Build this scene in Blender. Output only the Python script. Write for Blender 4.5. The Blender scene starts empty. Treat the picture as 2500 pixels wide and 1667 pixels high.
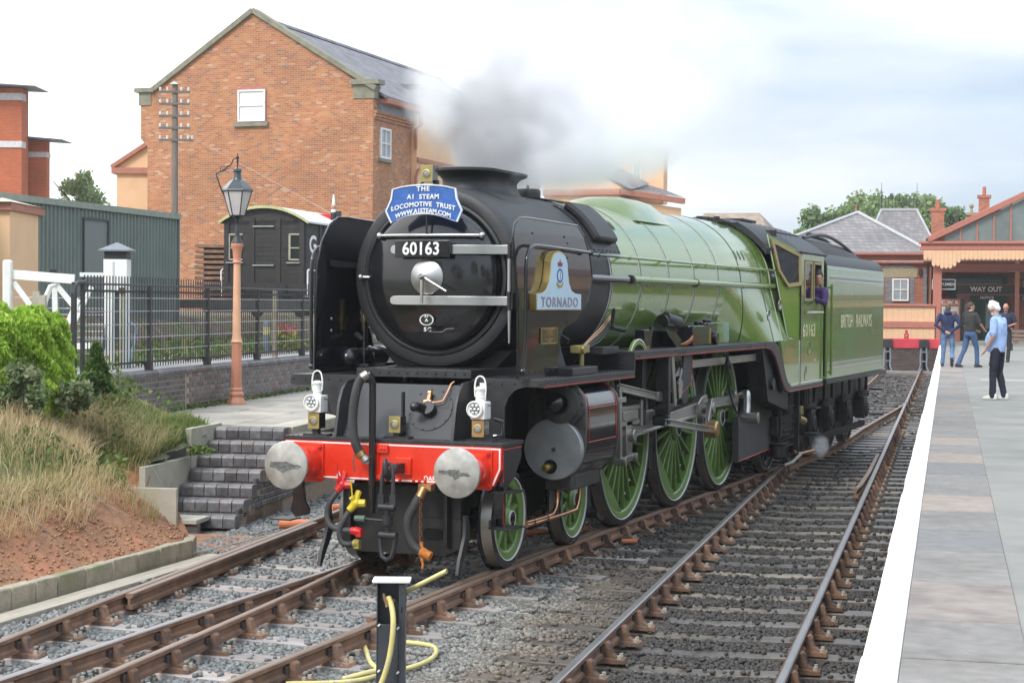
import bpy, bmesh, math, random
import numpy as np
from mathutils import Vector as V, Matrix as MX, noise
rnd = random.Random(7); NR = np.random.RandomState(11)
R = math.radians; S = bpy.context.scene; COL = S.collection
PI = math.pi
# ---------------------------------------------------------------- camera
cam = bpy.data.objects.new('camera', bpy.data.cameras.new('camera')); COL.objects.link(cam); S.camera = cam
CR, CU, CF = (V((0.93117671, 0.36447141, 0.008398)), V((-0.01558172, 0.01677372, 0.99973789)), V((-0.36423502, 0.93106349, -0.02129839)))
cam.matrix_world = MX(((CR.x, CU.x, -CF.x, 7.1207), (CR.y, CU.y, -CF.y, -14.6305), (CR.z, CU.z, -CF.z, 2.5849), (0, 0, 0, 1)))
cam.data.sensor_fit = 'HORIZONTAL'; cam.data.sensor_width = 36; cam.data.lens = 62.15
cam.data.clip_start = .1; cam.data.clip_end = 3000
# ---------------------------------------------------------------- sky and sun (bright overcast)
SUN_EL, SUN_AZ = R(52), R(200)      # sun behind the cloud, over the photographer's left shoulder
w = bpy.data.worlds.new('World'); S.world = w; w.use_nodes = True
nt = w.node_tree; nt.nodes.clear(); N = nt.nodes.new; L = nt.links.new
out = N('ShaderNodeOutputWorld'); bg = N('ShaderNodeBackground'); L(bg.outputs[0], out.inputs[0]); bg.inputs[1].default_value = .1
sky = N('ShaderNodeTexSky'); sky.sky_type = 'NISHITA'; sky.sun_disc = False; sky.sun_elevation = SUN_EL; sky.sun_rotation = SUN_AZ
tc = N('ShaderNodeTexCoord'); mp = N('ShaderNodeMapping'); mp.inputs['Scale'].default_value = (1, 1, 4.2); L(tc.outputs['Generated'], mp.inputs[0])
n1 = N('ShaderNodeTexNoise'); n1.inputs['Scale'].default_value = 2.3; n1.inputs['Detail'].default_value = 6; n1.inputs['Roughness'].default_value = .52; L(mp.outputs[0], n1.inputs[0])
rp = N('ShaderNodeValToRGB'); rp.color_ramp.elements[0].position = .30; rp.color_ramp.elements[1].position = .52; L(n1.outputs[0], rp.inputs[0])
n2 = N('ShaderNodeTexNoise'); n2.inputs['Scale'].default_value = 2.4; n2.inputs['Detail'].default_value = 5; L(mp.outputs[0], n2.inputs[0])
cl = N('ShaderNodeValToRGB'); cl.color_ramp.elements[0].position = .42; cl.color_ramp.elements[0].color = (3.2, 3.95, 4.9, 1)
cl.color_ramp.elements[1].position = .66; cl.color_ramp.elements[1].color = (6.2, 6.4, 6.6, 1); L(n2.outputs[0], cl.inputs[0])
# the cloud is thin and brilliant towards the west (left of the picture), heavier and bluer to the east
sp = N('ShaderNodeSeparateXYZ'); L(tc.outputs['Generated'], sp.inputs[0])
mr = N('ShaderNodeMapRange'); mr.inputs[1].default_value = -.50; mr.inputs[2].default_value = -.24; L(sp.outputs[0], mr.inputs[0]); mr.interpolation_type = 'SMOOTHSTEP'
mw = N('ShaderNodeMix'); mw.data_type = 'RGBA'; mw.inputs[6].default_value = (8.6, 8.6, 8.7, 1)
L(mr.outputs[0], mw.inputs[0]); L(cl.outputs[0], mw.inputs[7])
m1 = N('ShaderNodeMix'); m1.data_type = 'RGBA'; L(rp.outputs[0], m1.inputs[0]); L(sky.outputs[0], m1.inputs[6]); L(mw.outputs[2], m1.inputs[7])
m2 = N('ShaderNodeMix'); m2.data_type = 'RGBA'; m2.inputs[0].default_value = .35; L(m1.outputs[2], m2.inputs[7]); L(mw.outputs[2], m2.inputs[6])
# overcast: the zenith is brighter than the horizon
zm = N('ShaderNodeMath'); zm.operation = 'MULTIPLY_ADD'; zm.inputs[1].default_value = 1.5; zm.inputs[2].default_value = 1; zc = N('ShaderNodeMath'); zc.operation = 'MAXIMUM'; zc.inputs[1].default_value = 0; L(sp.outputs[2], zc.inputs[0]); L(zc.outputs[0], zm.inputs[0])
vm = N('ShaderNodeVectorMath'); vm.operation = 'SCALE'; L(m2.outputs[2], vm.inputs[0]); L(zm.outputs[0], vm.inputs['Scale']); L(vm.outputs[0], bg.inputs[0])
sun = bpy.data.objects.new('sun', bpy.data.lights.new('sun', 'SUN')); COL.objects.link(sun)
sun.data.energy = 1.5; sun.data.angle = R(16); sun.data.color = (1, .965, .91)
az = R(205)                           # direction TO the sun in world: from behind-left of the camera
sdir = V((-.15, -.85, .85)).normalized()
sun.rotation_euler = sdir.to_track_quat('Z', 'Y').to_euler(); sun.location = (0, -20, 30)
sky.sun_elevation = math.asin(sdir.z); sky.sun_rotation = math.atan2(sdir.x, sdir.y)
S.view_settings.view_transform = 'Standard'; S.view_settings.look = 'None'; S.view_settings.exposure = 0.66; S.view_settings.gamma = 1
S.view_settings.use_curve_mapping = False
S.cycles.use_denoising = True; S.cycles.volume_bounces = 6; S.cycles.max_bounces = 8; S.cycles.volume_step_rate = 2.0; S.cycles.transparent_max_bounces = 16
S.render.film_transparent = False
# ---------------------------------------------------------------- materials
MATS = {}
def mat(name, col, rough=.6, metal=0, var=.12, scale=6, bump=0, bscale=40, coat=0, col2=None, c2s=3, c2t=.55, c2w=.1, rand=0, spec=.5, alpha=1, streak=None):
    """principled material: base colour varied by noise, optional second colour in patches, fine relief"""
    if name in MATS: return MATS[name]
    m = bpy.data.materials.new(name); MATS[name] = m; m.use_nodes = True; t = m.node_tree; n = t.nodes.new; l = t.links.new
    b = t.nodes['Principled BSDF']; b.inputs['Roughness'].default_value = rough; b.inputs['Metallic'].default_value = metal
    b.inputs['Coat Weight'].default_value = coat; b.inputs['Coat Roughness'].default_value = .04; b.inputs['Specular IOR Level'].default_value = spec
    g = n('ShaderNodeNewGeometry'); mpn = n('ShaderNodeMapping'); l(g.outputs['Position'], mpn.inputs[0])
    if streak: mpn.inputs['Scale'].default_value = streak
    nz = n('ShaderNodeTexNoise'); nz.inputs['Scale'].default_value = scale; nz.inputs['Detail'].default_value = 5; l(mpn.outputs[0], nz.inputs[0])
    mr = n('ShaderNodeMapRange'); mr.inputs[1].default_value = .3; mr.inputs[2].default_value = .7; mr.inputs[3].default_value = 1 - var; mr.inputs[4].default_value = 1 + var
    l(nz.outputs[0], mr.inputs[0])
    c = n('ShaderNodeMix'); c.data_type = 'RGBA'; c.blend_type = 'MULTIPLY'; c.inputs[0].default_value = 1; c.inputs[6].default_value = (*col, 1)
    v = mr.outputs[0]
    if rand:
        oi = n('ShaderNodeObjectInfo'); r2 = n('ShaderNodeMapRange'); r2.inputs[3].default_value = 1 - rand; r2.inputs[4].default_value = 1 + rand
        l(oi.outputs['Random'], r2.inputs[0]); mm = n('ShaderNodeMath'); mm.operation = 'MULTIPLY'; l(v, mm.inputs[0]); l(r2.outputs[0], mm.inputs[1]); v = mm.outputs[0]
    if col2:
        z2 = n('ShaderNodeTexNoise'); z2.inputs['Scale'].default_value = c2s; z2.inputs['Detail'].default_value = 6; z2.inputs['Roughness'].default_value = .65; l(mpn.outputs[0], z2.inputs[0])
        r3 = n('ShaderNodeMapRange'); r3.inputs[1].default_value = c2t - c2w; r3.inputs[2].default_value = c2t + c2w; l(z2.outputs[0], r3.inputs[0])
        c2 = n('ShaderNodeMix'); c2.data_type = 'RGBA'; c2.inputs[6].default_value = (*col, 1); c2.inputs[7].default_value = (*col2, 1); l(r3.outputs[0], c2.inputs[0]); l(c2.outputs[2], c.inputs[6])
    cc = n('ShaderNodeCombineColor'); [l(v, cc.inputs[i]) for i in range(3)]; l(cc.outputs[0], c.inputs[7])
    l(c.outputs[2], b.inputs['Base Color'])
    rr = n('ShaderNodeMapRange'); rr.inputs[3].default_value = max(0, rough - .06); rr.inputs[4].default_value = min(1, rough + .08); l(nz.outputs[0], rr.inputs[0]); l(rr.outputs[0], b.inputs['Roughness'])
    if bump:
        bz = n('ShaderNodeTexNoise'); bz.inputs['Scale'].default_value = bscale; bz.inputs['Detail'].default_value = 4; l(g.outputs['Position'], bz.inputs[0])
        bp = n('ShaderNodeBump'); bp.inputs['Strength'].default_value = min(1, bump); bp.inputs['Distance'].default_value = .02; l(bz.outputs[0], bp.inputs['Height']); l(bp.outputs[0], b.inputs['Normal'])
    return m
def glass(name, tint=(.75, .8, .82), alpha=.35, rough=.03):
    """window glass: part mirror, part clear"""
    m = bpy.data.materials.new(name); MATS[name] = m; m.use_nodes = True; t = m.node_tree; n = t.nodes.new; l = t.links.new
    for x in list(t.nodes): t.nodes.remove(x)
    o = n('ShaderNodeOutputMaterial'); a = n('ShaderNodeBsdfTransparent'); g = n('ShaderNodeBsdfGlossy'); g.inputs['Roughness'].default_value = rough
    a.inputs[0].default_value = (*tint, 1); mx = n('ShaderNodeMixShader'); f = n('ShaderNodeFresnel'); f.inputs[0].default_value = 1.5
    nz = n('ShaderNodeTexNoise'); nz.inputs['Scale'].default_value = 3; ad = n('ShaderNodeMath'); ad.operation = 'ADD'; mu = n('ShaderNodeMath'); mu.operation = 'MULTIPLY'; mu.inputs[1].default_value = .12
    l(nz.outputs[0], mu.inputs[0]); l(f.outputs[0], ad.inputs[0]); l(mu.outputs[0], ad.inputs[1]); ad2 = n('ShaderNodeMath'); ad2.operation = 'ADD'; ad2.inputs[1].default_value = alpha; l(ad.outputs[0], ad2.inputs[0]); ad2.use_clamp = True
    l(ad2.outputs[0], mx.inputs[0]); l(a.outputs[0], mx.inputs[1]); l(g.outputs[0], mx.inputs[2]); l(mx.outputs[0], o.inputs[0]); return m
def brickmat(name, ramp, mortar, yaw, bw=.225, bh=.075, mw=.010, rough=.85, bump=.6, sloped=False, dirt=None, offset=.5):
    """bricks or slates too far off to tell apart: laid along the wall in world metres"""
    m = bpy.data.materials.new(name); MATS[name] = m; m.use_nodes = True; t = m.node_tree; n = t.nodes.new; l = t.links.new
    b = t.nodes['Principled BSDF']; b.inputs['Roughness'].default_value = rough
    g = n('ShaderNodeNewGeometry'); mp = n('ShaderNodeMapping'); mp.inputs['Rotation'].default_value = (0, 0, yaw); l(g.outputs['Position'], mp.inputs[0])
    s = n('ShaderNodeSeparateXYZ'); l(mp.outputs[0], s.inputs[0]); cb = n('ShaderNodeCombineXYZ')
    if sloped: l(s.outputs[1], cb.inputs[0])
    else:
        ad = n('ShaderNodeMath'); l(s.outputs[0], ad.inputs[0]); l(s.outputs[1], ad.inputs[1]); l(ad.outputs[0], cb.inputs[0])
    l(s.outputs[2], cb.inputs[1])
    bt = n('ShaderNodeTexBrick'); bt.inputs['Scale'].default_value = 1; bt.inputs['Brick Width'].default_value = bw; bt.inputs['Row Height'].default_value = bh
    bt.inputs['Mortar Size'].default_value = mw / 2; bt.inputs['Mortar Smooth'].default_value = .25; bt.offset = offset
    bt.inputs['Color1'].default_value = (0, 0, 0, 1); bt.inputs['Color2'].default_value = (1, 1, 1, 1); bt.inputs['Mortar'].default_value = (.5, .5, .5, 1); l(cb.outputs[0], bt.inputs[0])
    rp = n('ShaderNodeValToRGB'); cr = rp.color_ramp; cr.interpolation = 'CONSTANT' if len(ramp) > 3 else 'LINEAR'
    for i, (p, c) in enumerate(ramp):
        e = cr.elements[i] if i < 2 else cr.elements.new(p)
        e.position = p; e.color = (*c, 1)
    l(bt.outputs['Color'], rp.inputs[0])
    nz = n('ShaderNodeTexNoise'); nz.inputs['Scale'].default_value = .55; nz.inputs['Detail'].default_value = 7; nz.inputs['Roughness'].default_value = .6; l(g.outputs['Position'], nz.inputs[0])
    mr = n('ShaderNodeMapRange'); mr.inputs[1].default_value = .3; mr.inputs[2].default_value = .7; mr.inputs[3].default_value = .72; mr.inputs[4].default_value = 1.18; l(nz.outputs[0], mr.inputs[0])
    cc = n('ShaderNodeCombineColor'); [l(mr.outputs[0], cc.inputs[i]) for i in range(3)]
    c = n('ShaderNodeMix'); c.data_type = 'RGBA'; c.blend_type = 'MULTIPLY'; c.inputs[0].default_value = 1; l(rp.outputs[0], c.inputs[6]); l(cc.outputs[0], c.inputs[7])
    c2 = n('ShaderNodeMix'); c2.data_type = 'RGBA'; c2.inputs[7].default_value = (*mortar, 1); l(bt.outputs['Fac'], c2.inputs[0]); l(c.outputs[2], c2.inputs[6])
    l(c2.outputs[2], b.inputs['Base Color'])
    iv = n('ShaderNodeMath'); iv.operation = 'SUBTRACT'; iv.inputs[0].default_value = 1; l(bt.outputs['Fac'], iv.inputs[1])
    bp = n('ShaderNodeBump'); bp.inputs['Strength'].default_value = bump; bp.inputs['Distance'].default_value = .012; l(iv.outputs[0], bp.inputs['Height']); l(bp.outputs[0], b.inputs['Normal'])
    return m
# ---------------------------------------------------------------- mesh building
WL = {}                                # world location of every parented object
def wl(o): return WL.get(o.name, V((0, 0, 0))) if o else V((0, 0, 0))
def tag(o, label=None, cat=None, group=None, kind=None):
    for k, v in (('label', label), ('category', cat), ('group', group), ('kind', kind)):
        if v: o[k] = v
    return o
def thing(name, label, cat, loc=(0, 0, 0), rz=0, group=None):
    o = bpy.data.objects.new(name, None); COL.objects.link(o); o.location = loc; o.rotation_euler.z = rz; o.empty_display_size = .1
    WL[o.name] = V(loc) if not rz else V((0, 0, 0)); return tag(o, label, cat, group)
class MB:
    def __init__(s, T=None): s.v = []; s.f = []; s.T = T; s.mi = 0; s.m = []
    def add(s, vs, fs):
        n = len(s.v); vs = [V(v) for v in vs]
        if s.T is not None: vs = [s.T @ v for v in vs]
        s.v += vs; s.f += [tuple(i + n for i in f) for f in fs]; s.m += [s.mi] * len(fs); return s
    def box(s, x0, x1, y0, y1, z0, z1):
        return s.add([(x, y, z) for x in (x0, x1) for y in (y0, y1) for z in (z0, z1)], [(0, 1, 3, 2), (4, 6, 7, 5), (0, 4, 5, 1), (2, 3, 7, 6), (0, 2, 6, 4), (1, 5, 7, 3)])
    def bar(s, p0, p1, w, h, up=(0, 0, 1), w1=None, h1=None):
        p0, p1 = V(p0), V(p1); d = (p1 - p0).normalized(); up = V(up)
        r = d.cross(up)
        if r.length < 1e-4: r = d.cross(V((1, 0, 0)))
        r.normalize(); u = r.cross(d)
        w1 = w if w1 is None else w1; h1 = h if h1 is None else h1
        vs = [p0 + r * a * w / 2 + u * b * h / 2 for a, b in ((-1, -1), (1, -1), (1, 1), (-1, 1))] + [p1 + r * a * w1 / 2 + u * b * h1 / 2 for a, b in ((-1, -1), (1, -1), (1, 1), (-1, 1))]
        return s.add(vs, [(3, 2, 1, 0), (4, 5, 6, 7), (0, 1, 5, 4), (1, 2, 6, 5), (2, 3, 7, 6), (3, 0, 4, 7)])
    def rings(s, rs, cap=True, close=False):
        n = len(rs[0]); vs = [p for r in rs for p in r]; fs = []
        m = len(rs)
        for i in range(m if close else m - 1):
            a, b = i * n, ((i + 1) % m) * n
            fs += [(a + j, a + (j + 1) % n, b + (j + 1) % n, b + j) for j in range(n)]
        if cap and not close: fs += [tuple(range(n - 1, -1, -1)), tuple(range((m - 1) * n, m * n))]
        return s.add(vs, fs)
    def tube(s, pts, r, n=8, cap=True, close=False):
        pts = [V(p) for p in pts]; rs = []; m = len(pts); ref = None
        for i, p in enumerate(pts):
            a = pts[(i - 1) % m] if (i or close) else p; b = pts[(i + 1) % m] if (i < m - 1 or close) else p
            d = (b - a).normalized()
            if ref is None:
                ref = d.cross(V((0, 0, 1)))
                if ref.length < .1: ref = d.cross(V((1, 0, 0)))
            ref = (ref - d * ref.dot(d)).normalized(); u = d.cross(ref)
            rr = r[i] if isinstance(r, (list, tuple)) else r
            rs.append([p + (ref * math.cos(2 * PI * k / n) + u * math.sin(2 * PI * k / n)) * rr for k in range(n)])
        return s.rings(rs, cap, close)
    def cyl(s, p0, p1, r0, r1=None, n=16): return s.tube([p0, p1], [r0, r0 if r1 is None else r1], n)
    def lathe(s, prof, o=(0, 0, 0), ax='Z', n=24, a0=0, a1=2 * PI, cap=False):
        """profile of (radius, height) turned about an axis through o"""
        o = V(o); full = abs(a1 - a0 - 2 * PI) < 1e-6; k = n if full else n + 1; vs = []; fs = []
        for r, h in prof:
            for i in range(k):
                a = a0 + (a1 - a0) * i / n; c, q = r * math.cos(a), r * math.sin(a)
                vs.append(o + (V((c, q, h)) if ax == 'Z' else V((h, c, q)) if ax == 'X' else V((c, h, q))))
        for j in range(len(prof) - 1):
            for i in range(n):
                i2 = (i + 1) % k; fs.append((j * k + i, j * k + i2, (j + 1) * k + i2, (j + 1) * k + i))
        if cap: fs += [tuple(range(k)), tuple(range((len(prof) - 1) * k, len(prof) * k))]
        return s.add(vs, fs)
    def prism(s, pts, a, b, ax='x', b2=None):
        """polygon pushed along an axis: x -> (y,z), y -> (x,z), z -> (x,y)"""
        f = {'x': lambda p, t: (t, p[0], p[1]), 'y': lambda p, t: (p[0], t, p[1]), 'z': lambda p, t: (p[0], p[1], t)}[ax]; n = len(pts)
        return s.add([f(p, a) for p in pts] + [f(p, b) for p in pts], [tuple(range(n - 1, -1, -1)), tuple(range(n, 2 * n))] + [(i, (i + 1) % n, n + (i + 1) % n, n + i) for i in range(n)])
    def sph(s, c, r, n=10, m=7, sc=(1, 1, 1)):
        c = V(c); rs = []
        for j in range(1, m):
            t = PI * j / m; rs.append([c + V((math.sin(t) * math.cos(2 * PI * i / n) * sc[0], math.sin(t) * math.sin(2 * PI * i / n) * sc[1], math.cos(t) * sc[2])) * r for i in range(n)])
        vs = [c + V((0, 0, r * sc[2]))] + [p for q in rs for p in q] + [c - V((0, 0, r * sc[2]))]; e = len(vs) - 1
        fs = [(0, 1 + i, 1 + (i + 1) % n) for i in range(n)] + [(1 + j * n + i, 1 + (j + 1) * n + i, 1 + (j + 1) * n + (i + 1) % n, 1 + j * n + (i + 1) % n) for j in range(m - 2) for i in range(n)]
        fs += [(e, 1 + (m - 2) * n + (i + 1) % n, 1 + (m - 2) * n + i) for i in range(n)]
        return s.add(vs, fs)
    def build(s, name, mt, parent=None, bevel=0, ang=38, flat=False, fix=True, origin=None, label=None):
        c = V(origin) if origin is not None else sum(s.v, V()) / max(1, len(s.v))
        me = bpy.data.meshes.new(name); me.from_pydata([v - c for v in s.v], [], s.f)
        mts = mt if isinstance(mt, (list, tuple)) else [mt]
        for x in mts: me.materials.append(x)
        if len(mts) > 1: me.polygons.foreach_set('material_index', s.m)
        if fix:
            b = bmesh.new(); b.from_mesh(me); bmesh.ops.remove_doubles(b, verts=b.verts, dist=1e-5); bmesh.ops.recalc_face_normals(b, faces=b.faces); b.to_mesh(me); b.free()
        if not flat:
            me.polygons.foreach_set('use_smooth', [True] * len(me.polygons)); me.set_sharp_from_angle(angle=R(ang))
        o = bpy.data.objects.new(name, me); COL.objects.link(o)
        if parent is not None:
            o.parent = parent; o.location = c - wl(parent)
        else: o.location = c
        WL[o.name] = c
        if bevel:
            md = o.modifiers.new('bevel', 'BEVEL'); md.width = bevel; md.segments = 2; md.limit_method = 'ANGLE'; md.angle_limit = R(40); md.harden_normals = False
        if label: o['label'] = label
        return o
def npmesh(name, v, f, mt, kind='stuff', label=None, cat=None, parent=None, smooth=False, idx=None):
    """large numpy meshes: v (n,3), f (m,4) or (m,3)"""
    me = bpy.data.meshes.new(name); k = f.shape[1]; me.vertices.add(len(v)); me.vertices.foreach_set('co', v.astype(np.float32).ravel())
    me.loops.add(f.size); me.loops.foreach_set('vertex_index', f.astype(np.int32).ravel()); me.polygons.add(len(f))
    me.polygons.foreach_set('loop_start', np.arange(0, f.size, k, dtype=np.int32))
    mts = mt if isinstance(mt, (list, tuple)) else [mt]
    for x in mts: me.materials.append(x)
    if idx is not None: me.polygons.foreach_set('material_index', idx.astype(np.int32))
    if smooth: me.polygons.foreach_set('use_smooth', np.ones(len(f), bool))
    me.update(); me.validate(); o = bpy.data.objects.new(name, me); COL.objects.link(o)
    if parent is not None: o.parent = parent; o.location = -wl(parent)
    WL[o.name] = V((0, 0, 0)); return tag(o, label, cat, None, kind)
def copy_tree(o, parent=None, loc=None, rz=None):
    c = o.copy(); COL.objects.link(c)
    if parent is not None: c.parent = parent
    if loc is not None: c.location = loc
    if rz is not None: c.rotation_euler.z = rz
    WL[c.name] = V(loc) if loc is not None else wl(o)
    for ch in list(o.children): copy_tree(ch, c)
    return c
def text(name, s, size, T, mt, parent=None, ext=.004, bold=0, align='CENTER', sx=1, space=1, label=None):
    """flat lettering standing proud of its plate; T puts its xy plane into the world"""
    cu = bpy.data.curves.new(name, 'FONT'); cu.body = s; cu.size = size; cu.extrude = ext; cu.offset = bold; cu.align_x = align; cu.align_y = 'CENTER'; cu.resolution_u = 3; cu.space_character = space
    t = bpy.data.objects.new(name, cu); COL.objects.link(t); bpy.context.view_layer.update()
    me = bpy.data.meshes.new_from_object(t.evaluated_get(bpy.context.evaluated_depsgraph_get())); bpy.data.objects.remove(t)
    me.transform(T @ MX.Diagonal((sx, 1, 1, 1))); me.materials.clear(); me.materials.append(mt)
    vs = [v.co.copy() for v in me.vertices]
    c = sum(vs, V()) / max(1, len(vs)); me.transform(MX.Translation(-c)); me.name = name
    o = bpy.data.objects.new(name, me); COL.objects.link(o); WL[o.name] = c
    if parent is not None: o.parent = parent; o.location = c - wl(parent)
    else: o.location = c
    if label: o['label'] = label
    return o
def basis(o, x, y, z=None):
    x, y = V(x).normalized(), V(y).normalized(); z = x.cross(y) if z is None else V(z)
    return MX(((x.x, y.x, z.x, o[0]), (x.y, y.y, z.y, o[1]), (x.z, y.z, z.z, o[2]), (0, 0, 0, 1)))
def frame(yaw, T=0, Sx=0, z=0):
    """local frame: x to the right, y away, turned by yaw about the vertical; origin at (Sx, T) in its own axes"""
    M = MX.Rotation(-yaw, 4, 'Z'); return M @ MX.Translation((Sx, T, z))
def arc(cx, cy, r, a0, a1, n): return [(cx + r * math.cos(R(a0 + (a1 - a0) * i / n)), cy + r * math.sin(R(a0 + (a1 - a0) * i / n))) for i in range(n + 1)]
def lerp(a, b, t): return a + (b - a) * t
def pl(pts, y):
    """x of a polyline [(x,y)...] at y"""
    for (x0, y0), (x1, y1) in zip(pts, pts[1:]):
        if y <= y1 or (x1, y1) == pts[-1]: return x0 + (x1 - x0) * (y - y0) / (y1 - y0)
black = mat('black_gloss_paint', (.012, .012, .014), .16, var=.25, scale=9, coat=.6, spec=.5)
blackm = mat('black_satin_paint', (.022, .022, .024), .42, var=.35, scale=7, bump=.05)
sooty = mat('sooty_black_steel', (.024, .024, .026), .5, var=.4, scale=3, bump=.1, bscale=30)
under = mat('oily_black_underframe', (.023, .022, .021), .48, var=.5, scale=5, bump=.2, bscale=25)
steel = mat('polished_steel', (.50, .50, .49), .30, .9, var=.06, scale=3)
steelw = mat('worn_bright_steel', (.38, .365, .34), .36, .85, var=.14, scale=4)
brass = mat('brass', (.62, .45, .16), .32, 1, var=.2)
copper = mat('copper_pipe', (.72, .38, .22), .3, 1, var=.2)
green = mat('apple_green_paint', (.16, .262, .045), .22, var=.05, scale=3, coat=.75)
greenw = mat('apple_green_wheel_paint', (.14, .245, .058), .35, var=.1, scale=9, coat=.3)
white = mat('white_paint', (.8, .8, .78), .5, var=.06)
whitew = mat('weathered_white_paint', (.78, .78, .74), .6, var=.1, scale=3, bump=.05)
redp = mat('vermilion_buffer_beam_paint', (.72, .035, .012), .28, var=.08, coat=.5)
redl = mat('red_lining', (.5, .03, .02), .4)
cream = mat('cream_lettering', (.75, .68, .42), .5)
rubber = mat('black_rubber_hose', (.045, .045, .045), .6, var=.3, bump=.1)
# ================================================================ ground, tracks, platforms
AT = R(-7.5); TF = frame(AT)                 # platform track frame: x = s (across), y = t (along)
LT = R(-11.3); LF = frame(LT)                # left platform frame
ca, sa = math.cos(AT), math.sin(AT)
def st(x, y): return x * ca - y * sa, x * sa + y * ca
# --- ballast material: pale grey by the engine, brown between, oily black by the platform
def ballast_mat(name, attr):
    m = bpy.data.materials.new(name); m.use_nodes = True; t = m.node_tree; n = t.nodes.new; l = t.links.new; b = t.nodes['Principled BSDF']
    g = n('ShaderNodeNewGeometry'); mp = n('ShaderNodeMapping'); mp.inputs['Rotation'].default_value = (0, 0, AT); l(g.outputs['Position'], mp.inputs[0])
    s = n('ShaderNodeSeparateXYZ'); l(mp.outputs[0], s.inputs[0])
    nz = n('ShaderNodeTexNoise'); nz.inputs['Scale'].default_value = .9; nz.inputs['Detail'].default_value = 6; nz.inputs['Roughness'].default_value = .6; l(g.outputs['Position'], nz.inputs[0])
    def math_(op, a, bb):
        q = n('ShaderNodeMath'); q.operation = op
        for i, v in enumerate((a, bb)):
            if isinstance(v, (int, float)): q.inputs[i].default_value = v
            else: l(v, q.inputs[i])
        return q.outputs[0]
    # across-track coordinate, pushed out by distance and by noise
    yy = math_('MAXIMUM', math_('SUBTRACT', s.outputs[1], 1.5), 0)
    u = math_('ADD', s.outputs[0], math_('ADD', math_('MULTIPLY', math_('SUBTRACT', nz.outputs[0], .5), 1.5), math_('MULTIPLY', yy, .30)))
    rp = n('ShaderNodeValToRGB'); cr = rp.color_ramp
    for i, (p, c) in enumerate([(0, (.195, .20, .20)), (.40, (.205, .20, .188)), (.60, (.16, .132, .105)), (.80, (.080, .070, .062)), (1, (.055, .050, .047))]):
        e = cr.elements[i] if i < 2 else cr.elements.new(p)
        e.position = p; e.color = (*c, 1)
    mr = n('ShaderNodeMapRange'); mr.inputs[1].default_value = .3; mr.inputs[2].default_value = 3.0; l(u, mr.inputs[0]); l(mr.outputs[0], rp.inputs[0])
    if attr:
        a = n('ShaderNodeAttribute'); a.attribute_name = 'rv'; v = a.outputs['Fac']
    else:
        vo = n('ShaderNodeTexVoronoi'); vo.inputs['Scale'].default_value = 26; l(g.outputs['Position'], vo.inputs[0]); sc = n('ShaderNodeSeparateColor'); l(vo.outputs['Color'], sc.inputs[0]); v = sc.outputs[0]
        bp = n('ShaderNodeBump'); bp.inputs['Strength'].default_value = 1; bp.inputs['Distance'].default_value = .03; iv = math_('SUBTRACT', 1, vo.outputs['Distance']); l(iv, bp.inputs['Height']); l(bp.outputs[0], b.inputs['Normal'])
    f = n('ShaderNodeMapRange'); f.inputs[3].default_value = .68; f.inputs[4].default_value = 1.42; l(v, f.inputs[0])
    cc = n('ShaderNodeCombineColor'); l(f.outputs[0], cc.inputs[0]); l(f.outputs[0], cc.inputs[1]); l(math_('MULTIPLY', f.outputs[0], .97), cc.inputs[2])
    c = n('ShaderNodeMix'); c.data_type = 'RGBA'; c.blend_type = 'MULTIPLY'; c.inputs[0].default_value = 1; l(rp.outputs[0], c.inputs[6]); l(cc.outputs[0], c.inputs[7]); l(c.outputs[2], b.inputs['Base Color'])
    b.inputs['Roughness'].default_value = .78; return m
bed_m = ballast_mat('ballast_bed', False); stone_m = ballast_mat('ballast_stone', True)
earth = mat('dark_earth', (.11, .10, .085), .95, var=.3, scale=2, bump=.6, bscale=12, col2=(.16, .19, .08), c2s=1.5)
m = MB(); m.box(-900, 900, -300, 1500, -1.2, -.42); o = m.build('ground', earth, fix=False); tag(o, 'dark earth stretching under the tracks', None, None, 'structure')
# trackbed with slight unevenness
nx, ny = 70, 260; vs = []; fs = []
for j in range(ny + 1):
    y = -9 + 79 * (j / ny) ** 1.5
    for i in range(nx + 1):
        x = lerp(-4.6 - .13 * max(0, y), 5.3 - .131 * y, i / nx)
        vs.append((x, y, -.238 + .010 * noise.noise((x * 2, y * 2, 0)) - .02 * (1 if st(x, y)[0] > 2.2 else 0)))
m = MB(); m.add(vs, [(j * (nx + 1) + i, j * (nx + 1) + i + 1, (j + 1) * (nx + 1) + i + 1, (j + 1) * (nx + 1) + i) for j in range(ny) for i in range(nx)])
tag(m.build('trackbed', bed_m, fix=False), 'ballasted bed of the tracks, pale by the engine and oily black by the platform', None, None, 'structure')
# --- rails
rust = mat('rusty_rail_side', (.235, .128, .078), .8, var=.3, scale=5, bump=.25, bscale=50, col2=(.15, .095, .065), c2s=2)
railtop = mat('rolled_rail_head', (.26, .19, .145), .45, .45, var=.12, scale=2)
shiny = mat('polished_rail_head', (.36, .34, .33), .34, .8, var=.06, scale=1.5)
chairm = mat('rusty_iron_chair', (.20, .112, .070), .85, var=.35, scale=7, bump=.35, bscale=60, rand=.35, col2=(.10, .075, .065), c2s=9)
boltm = mat('grey_chair_bolt', (.34, .30, .24), .7, var=.3, scale=20)
key = mat('oak_key', (.07, .055, .05), .85, var=.3, scale=20)
PROF = [(-.022, -.001), (.022, -.001), (.033, -.008), (.035, -.035), (.012, -.052), (.010, -.098), (.034, -.112), (.034, -.143), (-.034, -.143), (-.034, -.112), (-.010, -.098), (-.012, -.052), (-.035, -.035), (-.033, -.008)]
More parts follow.
